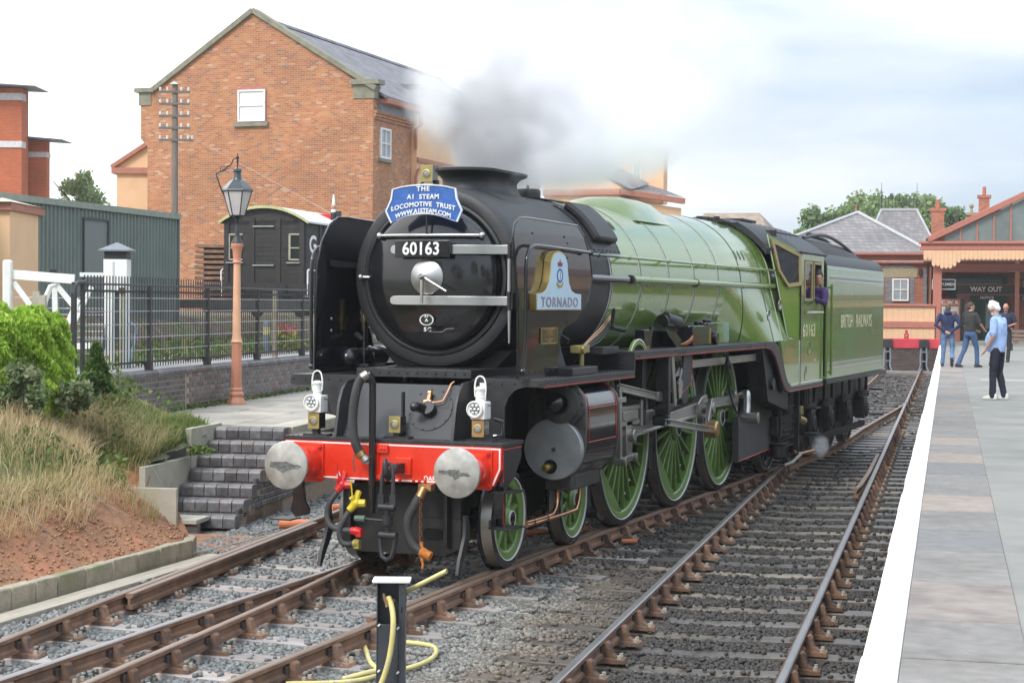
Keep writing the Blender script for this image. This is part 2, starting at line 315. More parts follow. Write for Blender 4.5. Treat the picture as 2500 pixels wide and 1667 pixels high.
def rail(path, parent, top=railtop, name='rail', tilt=0):
    """bullhead rail along [(x,y)...]"""
    b = MB(); rs = []
    for i, p in enumerate(path):
        a = V(path[max(0, i - 1)]); c = V(path[min(len(path) - 1, i + 1)]); d = (c - a).normalized(); nrm = V((d.y, -d.x))
        rs.append([(p[0] + nrm.x * q, p[1] + nrm.y * q, z) for q, z in PROF])
    b.rings(rs); n = len(PROF)
    b.m = [1 if (k % n) in (0, 1, n - 1) and k < (len(path) - 1) * n else 0 for k in range(len(b.f))]
    return b.build(name, [rust, top], parent, fix=False, ang=30)
def smooth_path(pts, step=1.0):
    y = pts[0][1]; o = []
    while y < pts[-1][1]: o.append((pl(pts, y), y)); y += step
    return o + [pts[-1]]
P1 = [(-1.02, -6), (-1.12, -5), (-1.36, -3.6), (-1.75, -1.5), (-2.17, .92), (-2.80, 4.5), (-3.9, 10.5), (-6.2, 22), (-8.2, 32)]
P2 = [(-.44, -6), (-.50, -4.7), (-.62, -2.35), (-.70, -.2), (-.75, 1.5), (-.75, 8), (-.75, 24)]
P3 = [(.30, -6), (.10, -4.6), (-.19, -2.3), (-.38, -.9), (-.62, .6), (-.80, 1.75), (-1.31, 4.5), (-2.41, 10.5), (-4.7, 22), (-6.7, 32)]
P4 = [(1.01, -6), (.97, -4.6), (.92, -2.6), (.87, -.9), (.80, .9), (.76, 2.5), (.75, 5), (.745, 13.9)]
trkA = thing('railway_track', 'crossing tracks under the locomotive with pale grey ballast and timbers', 'track', (0, -4, -.2))
for P, tp in ((P1, railtop), (P2, shiny), (P3, railtop), (P4, railtop)):
    rail(smooth_path(P, .8), trkA, tp)
rail([(pl(P1, y) + .085, y) for y in np.linspace(-1.35, 3.9, 9)], trkA, railtop, 'check_rail')
rail([(pl(P4, y) - .095 - (.03 if y < -1.3 else 0), y) for y in np.linspace(-1.55, 5.5, 12)], trkA, railtop, 'check_rail')
trkB = thing('railway_track', 'oily track beside the right-hand platform running to the red buffer stop', 'track', TF @ V((3.3, -3, -.2)))
def trow(s, t): v = TF @ V((s, t, 0)); return (v.x, v.y)
S5, S6 = 2.555, 4.055
rail([trow(S5, t) for t in np.linspace(-7, 13.8, 22)], trkB, shiny); rail([trow(S5 + .0, t) for t in np.linspace(14.1, 61, 20)], trkB)
rail([trow(S6, t) for t in np.linspace(-7, 61, 60)], trkB, shiny)
rail([trow(S6 - .09 - max(0, .07 - .06 * (t - 10.2)), t) for t in (10.2, 10.8, 13, 15.8, 16.4)], trkB, railtop, 'check_rail')
# the engine's right rail carries on past the crossing and closes on the platform line
rail([(.745, 14.2), (.72, 18), (.60, 20.5), (.39, 23), (.12, 27), (-.14, 31), (-.43, 34.6)], trkA)
# --- chairs: plate, jaws, key, bolts
def chair_mesh():
    b = MB(); b.prism([(-.12, -.186), (.20, -.186), (.19, -.16), (.05, -.146), (-.05, -.146), (-.11, -.16)], -.085, .085, 'y')
    b.prism([(.036, -.15), (.036, -.035), (.062, -.028), (.078, -.045), (.098, -.12), (.15, -.158)], -.045, .045, 'y')
    b.prism([(-.036, -.15), (-.036, -.06), (-.055, -.05), (-.09, -.13), (-.11, -.16)], -.04, .04, 'y')
    b.mi = 1; b.box(.012, .036, -.10, .07, -.115, -.055); b.mi = 2
    for yy in (-.045, .05): b.cyl((.155, yy, -.17), (.155, yy, -.128), .02, .016, 6)
    return b
proto = chair_mesh().build('chair', [chairm, key, boltm], trkA, bevel=0, flat=True, origin=(0, 0, 0)); CM = proto.data
first = [True]
def chair(parent, x, y, ang, flip=False):
    if first[0]: o = proto; first[0] = False
    else: o = bpy.data.objects.new('chair', CM); COL.objects.link(o); o.parent = parent
    o.location = V((x, y, 0)) - wl(parent); o.rotation_euler.z = ang + (PI if flip else 0) + rnd.uniform(-.02, .02)
wood = mat('bleached_timber_sleeper', (.30, .275, .26), .85, var=.22, scale=6, bump=.5, bscale=22, rand=.28, streak=(.35, 3, 3), col2=(.27, .17, .13), c2s=2.6, c2t=.62)
woodd = mat('oily_timber_sleeper', (.105, .093, .083), .40, var=.3, scale=5, bump=.35, bscale=14, rand=.35, streak=(.5, 2, 2), col2=(.21, .17, .125), c2s=.8, c2t=.56)
SL = []                                   # sleepers: (cx, cy, half length, angle)
def sleeper(parent, x0, y0, x1, y1, mt, wd=.125, drop=0, bow=0):
    d = (V((x1, y1)) - V((x0, y0))); L_ = d.length; d.normalize(); n = V((-d.y, d.x)); k = 6; rs = []
    for i in range(k + 1):
        f = i / k; c = V((x0, y0)) + d * L_ * f; zz = -.187 - drop - bow * math.exp(-((abs(f - .5)) / .16) ** 2 * .6); q = rnd.uniform(-.008, .008)
        rs.append([(c.x + n.x * a, c.y + n.y * a, z) for a, z in ((-wd + q, zz - .006), (-wd + .02 + q, zz), (wd - .02, zz), (wd, zz - .006), (wd, zz - .13), (-wd, zz - .13))])
    b = MB(); b.rings(rs); o = b.build('sleeper', mt, parent, flat=True, fix=False); SL.append(((x0 + x1) / 2, (y0 + y1) / 2, L_ / 2 + .02, math.atan2(d.y, d.x), wd)); return o
y = -6.1; k = 0
while y < 27:
    sl = -.03
    xl = pl(P1, y) - .5 if y < 4.2 else -1.35; xr = 1.42 + .1 * math.sin(k * 2.3)
    if y > 11.5: xr = pl([(1.45, 11.5), (1.2, 14), (1.2, 30)], y)
    sleeper(trkA, xl, y + .02 * math.sin(k * 1.7), xr, y, wood if y < 5 else woodd)
    for P in (P1, P2, P3, P4):
        if y > P[-1][1] or y < -5.9: continue
        if P is P1 and y > 4.2 or P is P3 and (y > 4.2 or 1 < y): continue
        if P is P2 and y > 9: continue
        a = math.atan2(pl(P, y + .5) - pl(P, y - .5), 1)
        chair(trkA, pl(P, y), y, -a)
    y += .71; k += 1
t = -7; k = 0
while t < 60:
    a, b = trow(1.72 + .12 * math.sin(k * 3.1), t), trow(4.62, t + .02 * math.sin(k)); sleeper(trkB, *a, *b, woodd, drop=.01, bow=.035)
    if t > -6.5:
        for s_ in (S5, S6):
            if t > 24 and k % 2: continue
            if s_ == S5 and 13 < t: 
                if t > 30: continue
            chair(trkB, *trow(s_, t), -AT, flip=(s_ == S6 and False))
    t += .72 if t < 30 else 1.44; k += 1
# --- loose ballast stones (cut corners of a jittered block), thinner with distance
def stones(n, y0, y1, size, seed, xl=lambda y: -3.05 - .2 * y, xr=lambda y: 5.0 - .131 * y, keep=.10):
    r = np.random.RandomState(seed); y = r.uniform(y0, y1, n); a = r.uniform(0, 1, n)
    X0 = np.array([xl(v) for v in (y0, y1)]); lo = np.interp(y, [y0, y1], X0); hi = np.interp(y, [y0, y1], [xr(y0), xr(y1)]); x = lo + (hi - lo) * a
    ok = np.ones(n, bool); over = np.zeros(n, bool)
    for cx, cy, hl, an, wd in SL:
        if cy < y0 - 3 or cy > y1 + 3: continue
        dx, dy = x - cx, y - cy; u = dx * math.cos(an) + dy * math.sin(an); v = -dx * math.sin(an) + dy * math.cos(an)
        over |= (np.abs(u) < hl) & (np.abs(v) < wd - .01)
    # the outer ends of the timbers are half buried
    s_ = x * ca - y * sa
    bury = np.where((x > 1.25) & (s_ < 1.6), .35, keep)
    ok = ~over | (r.uniform(0, 1, n) < bury)
    for P in (P1, P2, P3, P4):
        px = np.interp(y, [p[1] for p in P], [p[0] for p in P]); ok &= np.abs(x - px) > .055
    for sr in (S5, S6): ok &= np.abs(s_ - sr) > .055
    x, y, over, s_ = x[ok], y[ok], over[ok], s_[ok]; n = len(x)
    sz = size * r.uniform(.6, 1.35, n) * np.where(s_ > 2.0, .85, 1)
    base = np.array([(i, j, k) for i in (-1, 1) for j in (-1, 1) for k in (-1, 1)], float)
    v = base[None] * r.uniform(.55, 1.1, (n, 8, 3)) * .5
    an = r.uniform(0, 2 * PI, n); c, q = np.cos(an), np.sin(an)
    tl = r.uniform(-.7, .7, n); ct, qt = np.cos(tl), np.sin(tl)
    vx, vy, vz = v[..., 0], v[..., 1], v[..., 2] * .8
    vy, vz = vy * ct[:, None] - vz * qt[:, None], vy * qt[:, None] + vz * ct[:, None]
    vx, vy = vx * c[:, None] - vy * q[:, None], vx * q[:, None] + vy * c[:, None]
    z = np.where(over, -.178, -.226 + r.uniform(-.012, .022, n)) - np.where((s_ > 1.9), .010, 0) - np.where((s_ > 2.65) & (s_ < 3.95), .012, 0)
    co = np.stack([vx * sz[:, None] + x[:, None], vy * sz[:, None] + y[:, None], vz * sz[:, None] + z[:, None]], -1).reshape(-1, 3)
    q4 = np.array([(0, 1, 3, 2), (4, 6, 7, 5), (0, 4, 5, 1), (2, 3, 7, 6), (0, 2, 6, 4), (1, 5, 7, 3)])
    f = (q4[None] + (np.arange(n) * 8)[:, None, None]).reshape(-1, 4)
    return co, f, np.repeat(r.uniform(0, 1, n) ** 1.3, 8)
parts = [stones(92000, -6.2, 1.8, .037, 1, keep=.07), stones(42000, 1.8, 7.5, .043, 2, keep=.10), stones(20000, 7.5, 22, .060, 3, keep=.05), stones(5000, 22, 58, .10, 4, xl=lambda y: -1.5 - .11 * y)]
off = 0; cs = []; fs_ = []; rv = []
for c_, f_, r_ in parts: cs.append(c_); fs_.append(f_ + off); rv.append(r_); off += len(c_)
ob = npmesh('ballast', np.concatenate(cs), np.concatenate(fs_), stone_m, 'stuff', 'loose ballast stones between the rails, grey fading to oily black')
at = ob.data.attributes.new('rv', 'FLOAT', 'POINT'); at.data.foreach_set('value', np.concatenate(rv).astype(np.float32))
# --- right-hand platform: face wall, tarmac, painted edge slabs
tarmac = mat('worn_grey_tarmac', (.27, .265, .245), .9, var=.1, scale=1.2, bump=.25, bscale=160, col2=(.225, .225, .21), c2s=.8, spec=.15)
slabs = [mat('edge_slab_grey', (.235, .222, .208), .9, var=.14, scale=9, bump=.35, bscale=120, rand=.08, col2=(.17, .16, .148), c2s=1.6, c2t=.56, c2w=.14), mat('edge_slab_dark', (.20, .198, .195), .9, var=.14, scale=9, bump=.35, bscale=120, rand=.08),
         mat('edge_slab_buff', (.285, .24, .205), .9, var=.16, scale=7, bump=.35, bscale=120, rand=.06), mat('edge_slab_brown', (.25, .22, .198), .9, var=.16, scale=7, bump=.35, bscale=120, rand=.08, col2=(.18, .155, .14), c2s=2, c2t=.56, c2w=.12)]
bluebrick_far = brickmat('far_blue_brick', [(0, (.05, .048, .052)), (.5, (.09, .08, .08)), (1, (.13, .10, .09))], (.20, .17, .14), AT)
pf = tag(MB(TF).box(4.90, 16, -16, 66, -.4, .84).build('platform', [mat('platform_fill', (.3, .3, .3), .9)], fix=False), 'right-hand platform', None, None, 'structure')
MB(TF).box(4.84, 4.895, -16, 66, -.4, .83).build('face_wall', bluebrick_far, pf, fix=False)
MB(TF).box(5.545, 16, -16, 66, .845, .894).build('tarmac_surface', tarmac, pf, fix=False)
wp = mat('platform_edge_white_paint', (.80, .80, .78), .6, var=.05, scale=3, bump=.1, bscale=30, col2=(.50, .485, .46), c2s=6, c2t=.66, c2w=.04)
ts = [-9.5, -8.4, -7.6, -6.76, -5.66, -4.31, -2.88, -1.66, -.36, .91, 1.99, 2.99, 4.37, 5.6, 6.95, 8.22, 9.9, 11.74]
while ts[-1] < 64: ts.append(ts[-1] + rnd.choice((.95, 1.25, 1.6, 1.9)))
seq = [0, 0, 0, 0, 3, 0, 1, 0, 2, 0, 0, 1, 2, 0, 2, 0]
for i, (a, b) in enumerate(zip(ts, ts[1:])):
    mi = seq[i] if i < len(seq) else rnd.choice((0, 0, 1, 2, 3))
    q = MB(TF); q.box(4.951, 5.543, a + .008, b - .008, .80, .90 + rnd.uniform(-.002, .003)); q.build('edge_slab', slabs[mi], pf, bevel=.004, fix=False)
    j = rnd.uniform(-.006, .006)
    q = MB(TF); q.box(4.762 + j, 4.948, a + .004, b - .004, .80, .902); q.build('painted_coping', wp, pf, bevel=.012, fix=False)
for (s0, s1, t0, t1) in ((6.35, 7.4, 3.1, 5.2), (6.7, 8.2, -3.0, .6), (5.9, 7.0, 27, 27.9)):
    MB(TF).box(s0, s1, t0, t1, .8945, .8985).build('tarmac_patch', mat('pale_tarmac_patch', (.33, .33, .315), .9, var=.08, bump=.2, bscale=150), pf, fix=False)
# --- left platform, its blue-brick face and the steps
bb = mat('staffordshire_blue_brick', (.115, .11, .115), .33, var=.3, scale=14, bump=.15, bscale=60, rand=.45, col2=(.13, .10, .095), c2s=5, c2t=.62)
bbr = mat('red_purple_brick', (.16, .085, .07), .55, var=.3, scale=14, bump=.2, rand=.3)
mortar = mat('pinkish_lime_mortar', (.40, .29, .225), .95, var=.2, scale=20, bump=.4, bscale=60)
flag = mat('weathered_paving', (.36, .33, .285), .9, var=.16, scale=1.8, bump=.3, bscale=40, rand=.1, col2=(.27, .245, .20), c2s=1.1)
lp = tag(MB(LF).box(-5.72, -3.13, 7.26, 44, -.4, .84).build('platform', [flag], fix=False), 'left-hand platform behind the steps', None, None, 'structure')
conc = mat('aged_concrete', (.46, .43, .36), .9, var=.14, scale=5, bump=.3, bscale=50, col2=(.33, .32, .22), c2s=2.5, c2t=.6, rand=.06)
for i in range(26):
    a = 7.24 + i * .92
    for s0, s1 in ((-5.70, -4.80), (-4.79, -3.88), (-3.87, -3.36)):
        d = rnd.uniform(-.003, .003); MB(LF).box(s0 + .004, s1 - .004, a + .004 + (.3 if s0 == -4.79 else 0), a + .916 + (.3 if s0 == -4.79 else 0), .80, .895 + d).build('paving_slab', flag, lp, bevel=.004, fix=False)
    MB(LF).box(-3.35, -2.965, a + .005, a + .915, .74, .90).build('coping_stone', conc, lp, bevel=.012, fix=False)
# face wall: bricks one by one near the steps
MB(LF).box(-3.127, -3.012, 6.95, 44, -.4, .735).build('wall_backing', mortar, lp, fix=False)
cache = {}
def brick(parent, T, x0, x1, y0, y1, z0, z1, mt, name='brick', bev=.006):
    """one brick; alike bricks share their mesh"""
    d = (round(x1 - x0, 3), round(y1 - y0, 3), round(z1 - z0, 3), mt.name, bev)
    c = T @ V(((x0 + x1) / 2, (y0 + y1) / 2, (z0 + z1) / 2))
    if d not in cache:
        hx, hy, hz = d[0] / 2, d[1] / 2, d[2] / 2; e = bev
        me = bpy.data.meshes.new(name); bm = bmesh.new(); bmesh.ops.create_cube(bm, size=1); bmesh.ops.scale(bm, vec=(2 * hx, 2 * hy, 2 * hz), verts=bm.verts)
        bmesh.ops.bevel(bm, geom=[ed for ed in bm.edges], offset=e, segments=1, affect='EDGES'); bm.to_mesh(me); bm.free(); me.materials.append(mt); cache[d] = me
    o = bpy.data.objects.new(name, cache[d]); COL.objects.link(o); o.parent = parent; o.location = c - wl(parent); o.rotation_euler = T.to_euler(); WL[o.name] = c; return o
nb = 0
for row in range(12):
    z = .735 - .0775 * (row + 1)
    if z < -.27: break
    # the flight cuts the wall: rows start where the step above them ends
    t0 = 6.88 - .327 * max(0, (0.90 - .157 - z - .0775) / .157 + 1) + .25
    t = max(4.98, t0); o_ = (row % 2) * .1125; t = t - ((t - o_) % .2275)
    t = max(t, 5.0)
    while t < 12.2 and nb < 290:
        hd = (row % 3 == 1) and rnd.random() < .5; ln = .105 if hd else .2175
        brick(lp, LF, -3.04, -3.0, t, t + ln, z, z + .0655, bb if rnd.random() > .07 else bbr); t += ln + .010; nb += 1
bbw = brickmat('blue_brick_wall', [(0, (.05, .05, .056)), (.5, (.085, .082, .09)), (1, (.14, .11, .10))], (.36, .27, .21), LT, rough=.5)
MB(LF).box(-3.010, -3.0, 12.25, 44, -.4, .735).build('wall_facing', bbw, lp, fix=False)
# steps
stp = thing('brick_steps', 'flight of blue bull-nosed brick steps up to the left platform', 'steps', LF @ V((-3.4, 5, -.2)))
for k in range(1, 8):
    zt = .90 - .157 * (k - 1); tf = 6.88 - .327 * (k - 1); sl, sr = -3.93, -2.975
    MB(LF).box(sl, sr - .012, tf + .03, tf + (.35 if k > 1 else .36) , max(-.3, zt - .16), zt - .012).build('mortar_core', mortar, stp, fix=False)
    MB(LF).box(-3.127, -3.012, tf + .20, 6.95, max(-.35, zt - .17), zt - .165).build('mortar_core', mortar, stp, fix=False) if False else MB(LF).box(-3.10, -3.013, tf + .22, 6.96, -.35, zt - .06).build('mortar_core', mortar, stp, fix=False)
    nbk = 6; wd = (sr - sl) / nbk
    for i in range(nbk):
        # bull-nosed brick on edge: rounded front upper corner
        x0, x1 = sl + i * wd + .006, sl + (i + 1) * wd - .006; j = rnd.uniform(-.004, .004)
        pr = [(tf + j, zt - .145), (tf + j, zt - .05)] + [(tf + j + .05 - .05 * math.cos(R(a)), zt - .05 + .05 * math.sin(R(a))) for a in (20, 42, 65, 90)] + [(tf + .23, zt), (tf + .23, zt - .145)]
        b = MB(LF); b.prism(pr, x0, x1, 'x'); b.build('bullnose_brick', bb if rnd.random() > .12 or i < 5 else bbr, stp, fix=False, ang=25)
    if k > 1:
        for i in range(4): brick(stp, LF, sl + i * .24, sl + i * .24 + .228, tf + .24, tf + .335, zt - .08, zt - .004, bb)
    else:
        for i in range(5): brick(stp, LF, sl + i * .19, sl + i * .19 + .18, tf + .24, tf + .35, zt - .08, zt - .002, bb)
MB(LF).box(-4.0, -3.30, 4.46, 4.91, -.10, -.04).build('landing_slab', conc, stp, bevel=.01)
for i in range(3): brick(stp, LF, -3.99 + i * .235, -3.77 + i * .235, 4.50, 4.60, -.22, -.105, bb if i != 1 else bbr)
# concrete retaining panels left of the steps
for (lab, s0, s1, t0, t1, z0, z1) in (('lowest pale concrete retaining panel beside the foot of the steps', -4.55, -3.52, 4.36, 4.43, -.35, .34),
    ('middle concrete retaining panel holding the grass bank beside the steps', -4.03, -3.95, 4.45, 6.0, -.3, .58), ('upper concrete retaining panel beside the top steps', -4.03, -3.95, 6.02, 7.2, 0, .94),
    ('short concrete retaining panel set back in the bank above the lowest one', -4.75, -4.04, 5.35, 5.42, 0, .66)):
    tag(MB(LF).box(s0, s1, t0, t1, z0, z1).build('retaining_panel', conc, bevel=.008), lab, 'retaining wall', 'concrete panels holding back the bank')
# --- bank: red soil below, rough ground above
def kx(y): return -2.97 - .065 * y - .82 * np.maximum(0, y - 2.0)
def bank_d(x, y):      # distance up the bank from its foot
    c_, s_ = math.cos(LT), math.sin(LT); ls = x * c_ - y * s_; lt = x * s_ + y * c_
    w_ = np.clip((lt - 4.35) / .3, 0, 1); return (kx(y) - x) * (1 - w_) + (-3.0 - ls + .25 * (lt - 4.4)) * w_
def bank_z(x, y):
    d = bank_d(x, y); base = np.interp(d, [-.02, 0, .25, .75, 1.5, 2.3, 3.2, 60], [-.2, -.02, .12, .47, .80, 1.12, 1.42, 1.5])
    return base + (.05 * noise.noise((x * 1.3, y * 1.3, 0)) + .025 * noise.noise((x * 5, y * 5, 3))) * min(1, max(0, d) * 2)
soil = mat('red_sandy_soil', (.30, .155, .085), .95, var=.22, scale=5, bump=1, bscale=18, col2=(.40, .17, .09), c2s=1.6, c2t=.55)
turf = mat('bank_turf', (.13, .12, .055), .95, var=.4, scale=6, bump=1, bscale=20, col2=(.09, .13, .03), c2s=1.2)
vs = []; fs = []; NX, NY = 90, 130
mi = []
for j in range(NY + 1):
    y = -7 + 14.2 * j / NY
    for i in range(NX + 1):
        d = (i / NX) ** 1.7 * 9; x = -2.97 - .065 * y - d + .1
        vs.append((x, y, float(bank_z(x, y))))
m = MB()
def cut(x, y):      # bank stops at the panels, the steps and the left platform
    s_, t_ = (LF.inverted() @ V((x, y, 0))).xy
    return s_ > -3.93 and t_ > 4.4 or s_ > -5.75 and t_ > 6.9
for j in range(NY):
    for i in range(NX):
        a = j * (NX + 1) + i; cx, cy, _ = vs[a]
        if cut(cx, cy) : continue
        fs.append((a, a + 1, a + NX + 2, a + NX + 1)); mi.append(0 if bank_d(cx, cy) < .90 + .3 * noise.noise((cx, cy * 1.5, 5)) else 1)
m.add(vs, fs); m.m = mi; o = m.build('bank', [soil, turf], fix=False, ang=180); tag(o, 'red soil bank rising to rough grass at the left', None, None, 'structure')
stonem = mat('rough_kerb_stone', (.36, .315, .235), .95, var=.2, scale=8, bump=.7, bscale=40, rand=.12, col2=(.22, .24, .12), c2s=4, c2t=.6)
kb = thing('kerb', 'row of rough stone kerb blocks at the foot of the red soil bank', 'kerb', (-2.9, 0, -.2))
y = -6.5
while y < 2.0:
    ln = rnd.uniform(.32, .52); y1 = y + ln - .012
    b = MB(); b.add([(kx(yy) + dx, yy, z) for yy in (y, y1) for dx in (-.02, .10) for z in (-.28, .015 + rnd.uniform(-.01, .01))], [(0, 1, 3, 2), (4, 6, 7, 5), (0, 4, 5, 1), (2, 3, 7, 6), (0, 2, 6, 4), (1, 5, 7, 3)])
    b.build('kerb_stone', stonem, kb, bevel=.015); y += ln
tag(MB().add([(kx(y) + a, y, z) for y in (-6.5, 2.1) for a in (.22, .47) for z in (-.3, -.165)], [(0, 1, 3, 2), (4, 6, 7, 5), (0, 4, 5, 1), (2, 3, 7, 6), (0, 2, 6, 4), (1, 5, 7, 3)]).build('timber_edging', mat('silvered_timber', (.38, .34, .27), .9, var=.2, scale=9, streak=(4, .4, 1), bump=.3), bevel=.006), 'long weathered timber edging board lying beside the left-hand rail', 'timber board')
# --- yard behind the left wall
yard_m = mat('yard_ground', (.30, .28, .25), .95, var=.25, scale=1.2, bump=.5, bscale=20, col2=(.12, .16, .06), c2s=.7, c2t=.57)
MB(LF).box(-90, -6.0, -6, 95, .2, 1.42).build('yard', yard_m, fix=False)['kind'] = 'structure'
MB(LF).box(-7.6, -6.02, 5, 40, 1.452, 1.458).build('path', mat('yard_path_tarmac', (.24, .24, .235), .9, var=.1, bump=.2), fix=False)['kind'] = 'structure'
# ================================================================ left side: wall, fence, lamp, yard, goods shed buildings
VA = R(-21.366); VF = frame(VA)
wall = thing('boundary_wall', 'low blue-brick wall with rounded coping behind the left platform', 'wall', LF @ V((-5.8, 12, .9)))
MB(LF).box(-5.93, -5.727, 4, 44, .3, 1.465).build('wall_core', mortar, wall, fix=False)
nb = 0
for row in range(7):
    z = 1.465 - .0805 * (row + 1); t = 10.6 + (row % 2) * .117
    while t < 20.1:
        brick(wall, LF, -5.745, -5.715, t, t + .224, z + .010, z + .0785, bb if rnd.random() > .05 else bbr); t += .2345
MB(LF).box(-5.726, -5.7155, 20.2, 44, .8, 1.463).build('wall_face', brickmat('blue_brick_far_wall', [(0, (.05, .05, .056)), (.5, (.085, .082, .09)), (1, (.13, .11, .10))], (.36, .27, .21), LT, bh=.0805, rough=.5), wall, fix=False)
MB(LF).box(-5.726, -5.7155, 4, 10.5, .8, 1.463).build('wall_face', MATS['blue_brick_far_wall'], wall, fix=False)
t = 4.0
while t < 40:
    MB(LF).prism([(-5.95, 1.467), (-5.695, 1.467), (-5.695, 1.515), (-5.715, 1.548), (-5.75, 1.56), (-5.90, 1.56), (-5.95, 1.53)], t, t + .222, 'y').build('coping_brick', bb, wall, fix=False, flat=True); t += .232 if t < 24 else .232
fc = thing('railing_fence', 'black metal picket railing along the top of the low blue-brick wall', 'fence', LF @ V((-5.8, 12, 1.56)))
ironm = mat('black_iron_railing', (.022, .023, .025), .45, var=.2)
t = 7.0; k = 0
base = MB(LF).box(-5.858, -5.844, t - .006, t + .006, 1.60, 2.93).build('picket', ironm, fc, flat=True, fix=False)
while t < 36 and k < 262:
    t += .108; k += 1; o = base.copy(); COL.objects.link(o); o.location = base.location + (LF.to_3x3() @ V((0, .108 * k, 0)))
for t in (9.16, 11.67, 14.23, 16.95, 19.6, 22.2, 24.8, 27.4, 30): MB(LF).box(-5.80, -5.75, t - .025, t + .025, 1.56, 2.83).box(-5.83, -5.73, t - .05, t + .05, 1.56, 1.68).build('fence_post', ironm, fc, fix=False)
for z, r_ in ((2.81, .017), (2.62, .006), (2.43, .006), (2.24, .006), (2.05, .006), (1.86, .006)): MB(LF).cyl((-5.76, 6.4, z), (-5.76, 34, z), r_, n=6).build('fence_rail', ironm if r_ > .01 else mat('galvanised_wire', (.45, .46, .47), .4, .6), fc)
for z in (1.66, 2.70): MB(LF).box(-5.865, -5.838, 6.9, 36, z, z + .03).build('fence_rail', ironm, fc, fix=False)
b = MB(LF); b.bar((-5.72, 6.36, 1.2), (-5.72, 6.36, 2.68), .06, .06); b.tube([(-5.72, 6.36, 2.66), (-5.72, 6.40, 2.77), (-5.72, 6.50, 2.82), (-5.74, 6.75, 2.83)], .03, 8); b.bar((-5.74, 6.68, 1.35), (-5.74, 6.68, 2.8), .045, .045)
tag(b.build('gate_post', ironm), 'thick black iron end post with curved head where the railing starts', 'post')
tag(MB(LF).box(-6.35, -6.26, 16.85, 16.95, 1.4, 2.80).build('timber_post', mat('weathered_timber_post', (.30, .26, .18), .9, var=.2)), 'single weathered timber post behind the railing by the engine deflector', 'post')
# --- platform lamp
lam = thing('platform_lamp', 'salmon cast-iron lamp post with black six-sided lantern on the left platform', 'lamp post', (-7.71, 10.83, .9))
salm = mat('salmon_lamp_paint', (.56, .235, .145), .45, var=.08, scale=4, coat=.1); pale = mat('pale_peach_lamp_paint', (.68, .37, .22), .45, var=.08, scale=4, coat=.1)
MB().lathe([(.0, .90), (.165, .90), (.16, .94), (.12, .99), (.115, 1.02), (.128, 1.04), (.128, 1.07), (.10, 1.10), (.098, 1.12)], (-7.71, 10.83, 0), 'Z', 8).build('base', salm, lam, ang=30)
MB().lathe([(.10, 1.11), (.105, 1.14), (.088, 1.17), (.084, 1.88), (.082, 1.9)], (-7.71, 10.83, 0), 'Z', 8).build('plinth_column', salm, lam, ang=25)
MB().lathe([(.082, 1.9), (.100, 1.92), (.085, 1.945), (.08, 1.98), (.070, 2.03), (.056, 3.22)], (-7.71, 10.83, 0), 'Z', 16).build('shaft', pale, lam)
MB().lathe([(.056, 3.2), (.08, 3.225), (.062, 3.25), (.064, 3.3), (.075, 3.42), (.09, 3.47), (.105, 3.50), (.10, 3.53), (.07, 3.55), (0, 3.55)], (-7.71, 10.83, 0), 'Z', 20).build('capital', salm, lam)
x_, y_ = -7.71, 10.83; X1 = V((x_, y_, 0)); vr = V((.931, .3645, 0)); vf = V((-.364, .931, 0))
MB().lathe([(.10, 3.54), (.06, 3.62), (.035, 3.70), (.045, 3.75), (.022, 3.80), (.022, 3.92), (.05, 3.96), (.03, 3.99)], (x_, y_, 0), 'Z', 12).build('lantern_stem', ironm, lam)
b = MB()
c0 = X1 - vr * .0
b.tube([c0 + V((0, 0, 3.93)), c0 - vr * .12 + V((0, 0, 4.15)), c0 - vr * .26 + V((0, 0, 4.40)), c0 - vr * .335 + V((0, 0, 4.62)), c0 - vr * .35 + V((0, 0, 4.68)), c0 - vr * .2 + V((0, 0, 4.76)), c0 - vr * .1 + V((0, 0, 4.84)), c0 - vr * .07 + V((0, 0, 4.92)), c0 + V((0, 0, 4.94)), c0 + V((0, 0, 4.86)), c0 + V((0, 0, 4.76))], .012, 6)
b.tube([c0 + V((0, 0, 4.86)), c0 + V((0, 0, 5.02))], [.02, .008], 6); b.sph(c0 + V((0, 0, 4.95)), .028, 8, 6)
for cx, r_ in ((-.24, .045), (-.15, .03)): b.tube([c0 + vr * (cx + r_ * math.cos(a)) + V((0, 0, 4.83 + cx * .3 + r_ * math.sin(a))) for a in np.linspace(0, 2 * PI, 12, False)], .005, 4, close=True)
b.build('ladder_bracket', ironm, lam)
hexr = lambda r_, z, n=6, ph=.35: [(x_ + r_ * math.cos(2 * PI * k / n + ph), y_ + r_ * math.sin(2 * PI * k / n + ph), z) for k in range(n)]
MB().rings([hexr(.25, 4.385), hexr(.27, 4.40), hexr(.26, 4.425), hexr(.13, 4.56), hexr(.085, 4.585)]).build('lantern_roof', mat('dark_green_black_lantern', (.03, .04, .045), .3, coat=.4), lam, ang=20)
MB().lathe([(.085, 4.58), (.07, 4.62), (.06, 4.70), (.075, 4.715), (.07, 4.76), (.03, 4.78), (0, 4.78)], (x_, y_, 0), 'Z', 12).build('lantern_vent', MATS['dark_green_black_lantern'], lam)
lg = mat('milky_lantern_glass', (.60, .55, .54), .12, var=.1, scale=3)
for k in range(6):
    a_, b_ = hexr(.235, 4.385)[k], hexr(.235, 4.385)[(k + 1) % 6]; c_, d_ = hexr(.12, 3.995)[k], hexr(.12, 3.995)[(k + 1) % 6]
    MB().add([a_, b_, d_, c_], [(0, 1, 2, 3)]).build('lantern_pane', lg, lam, fix=False); MB().tube([a_, c_], .010, 5).build('lantern_bar', ironm, lam)
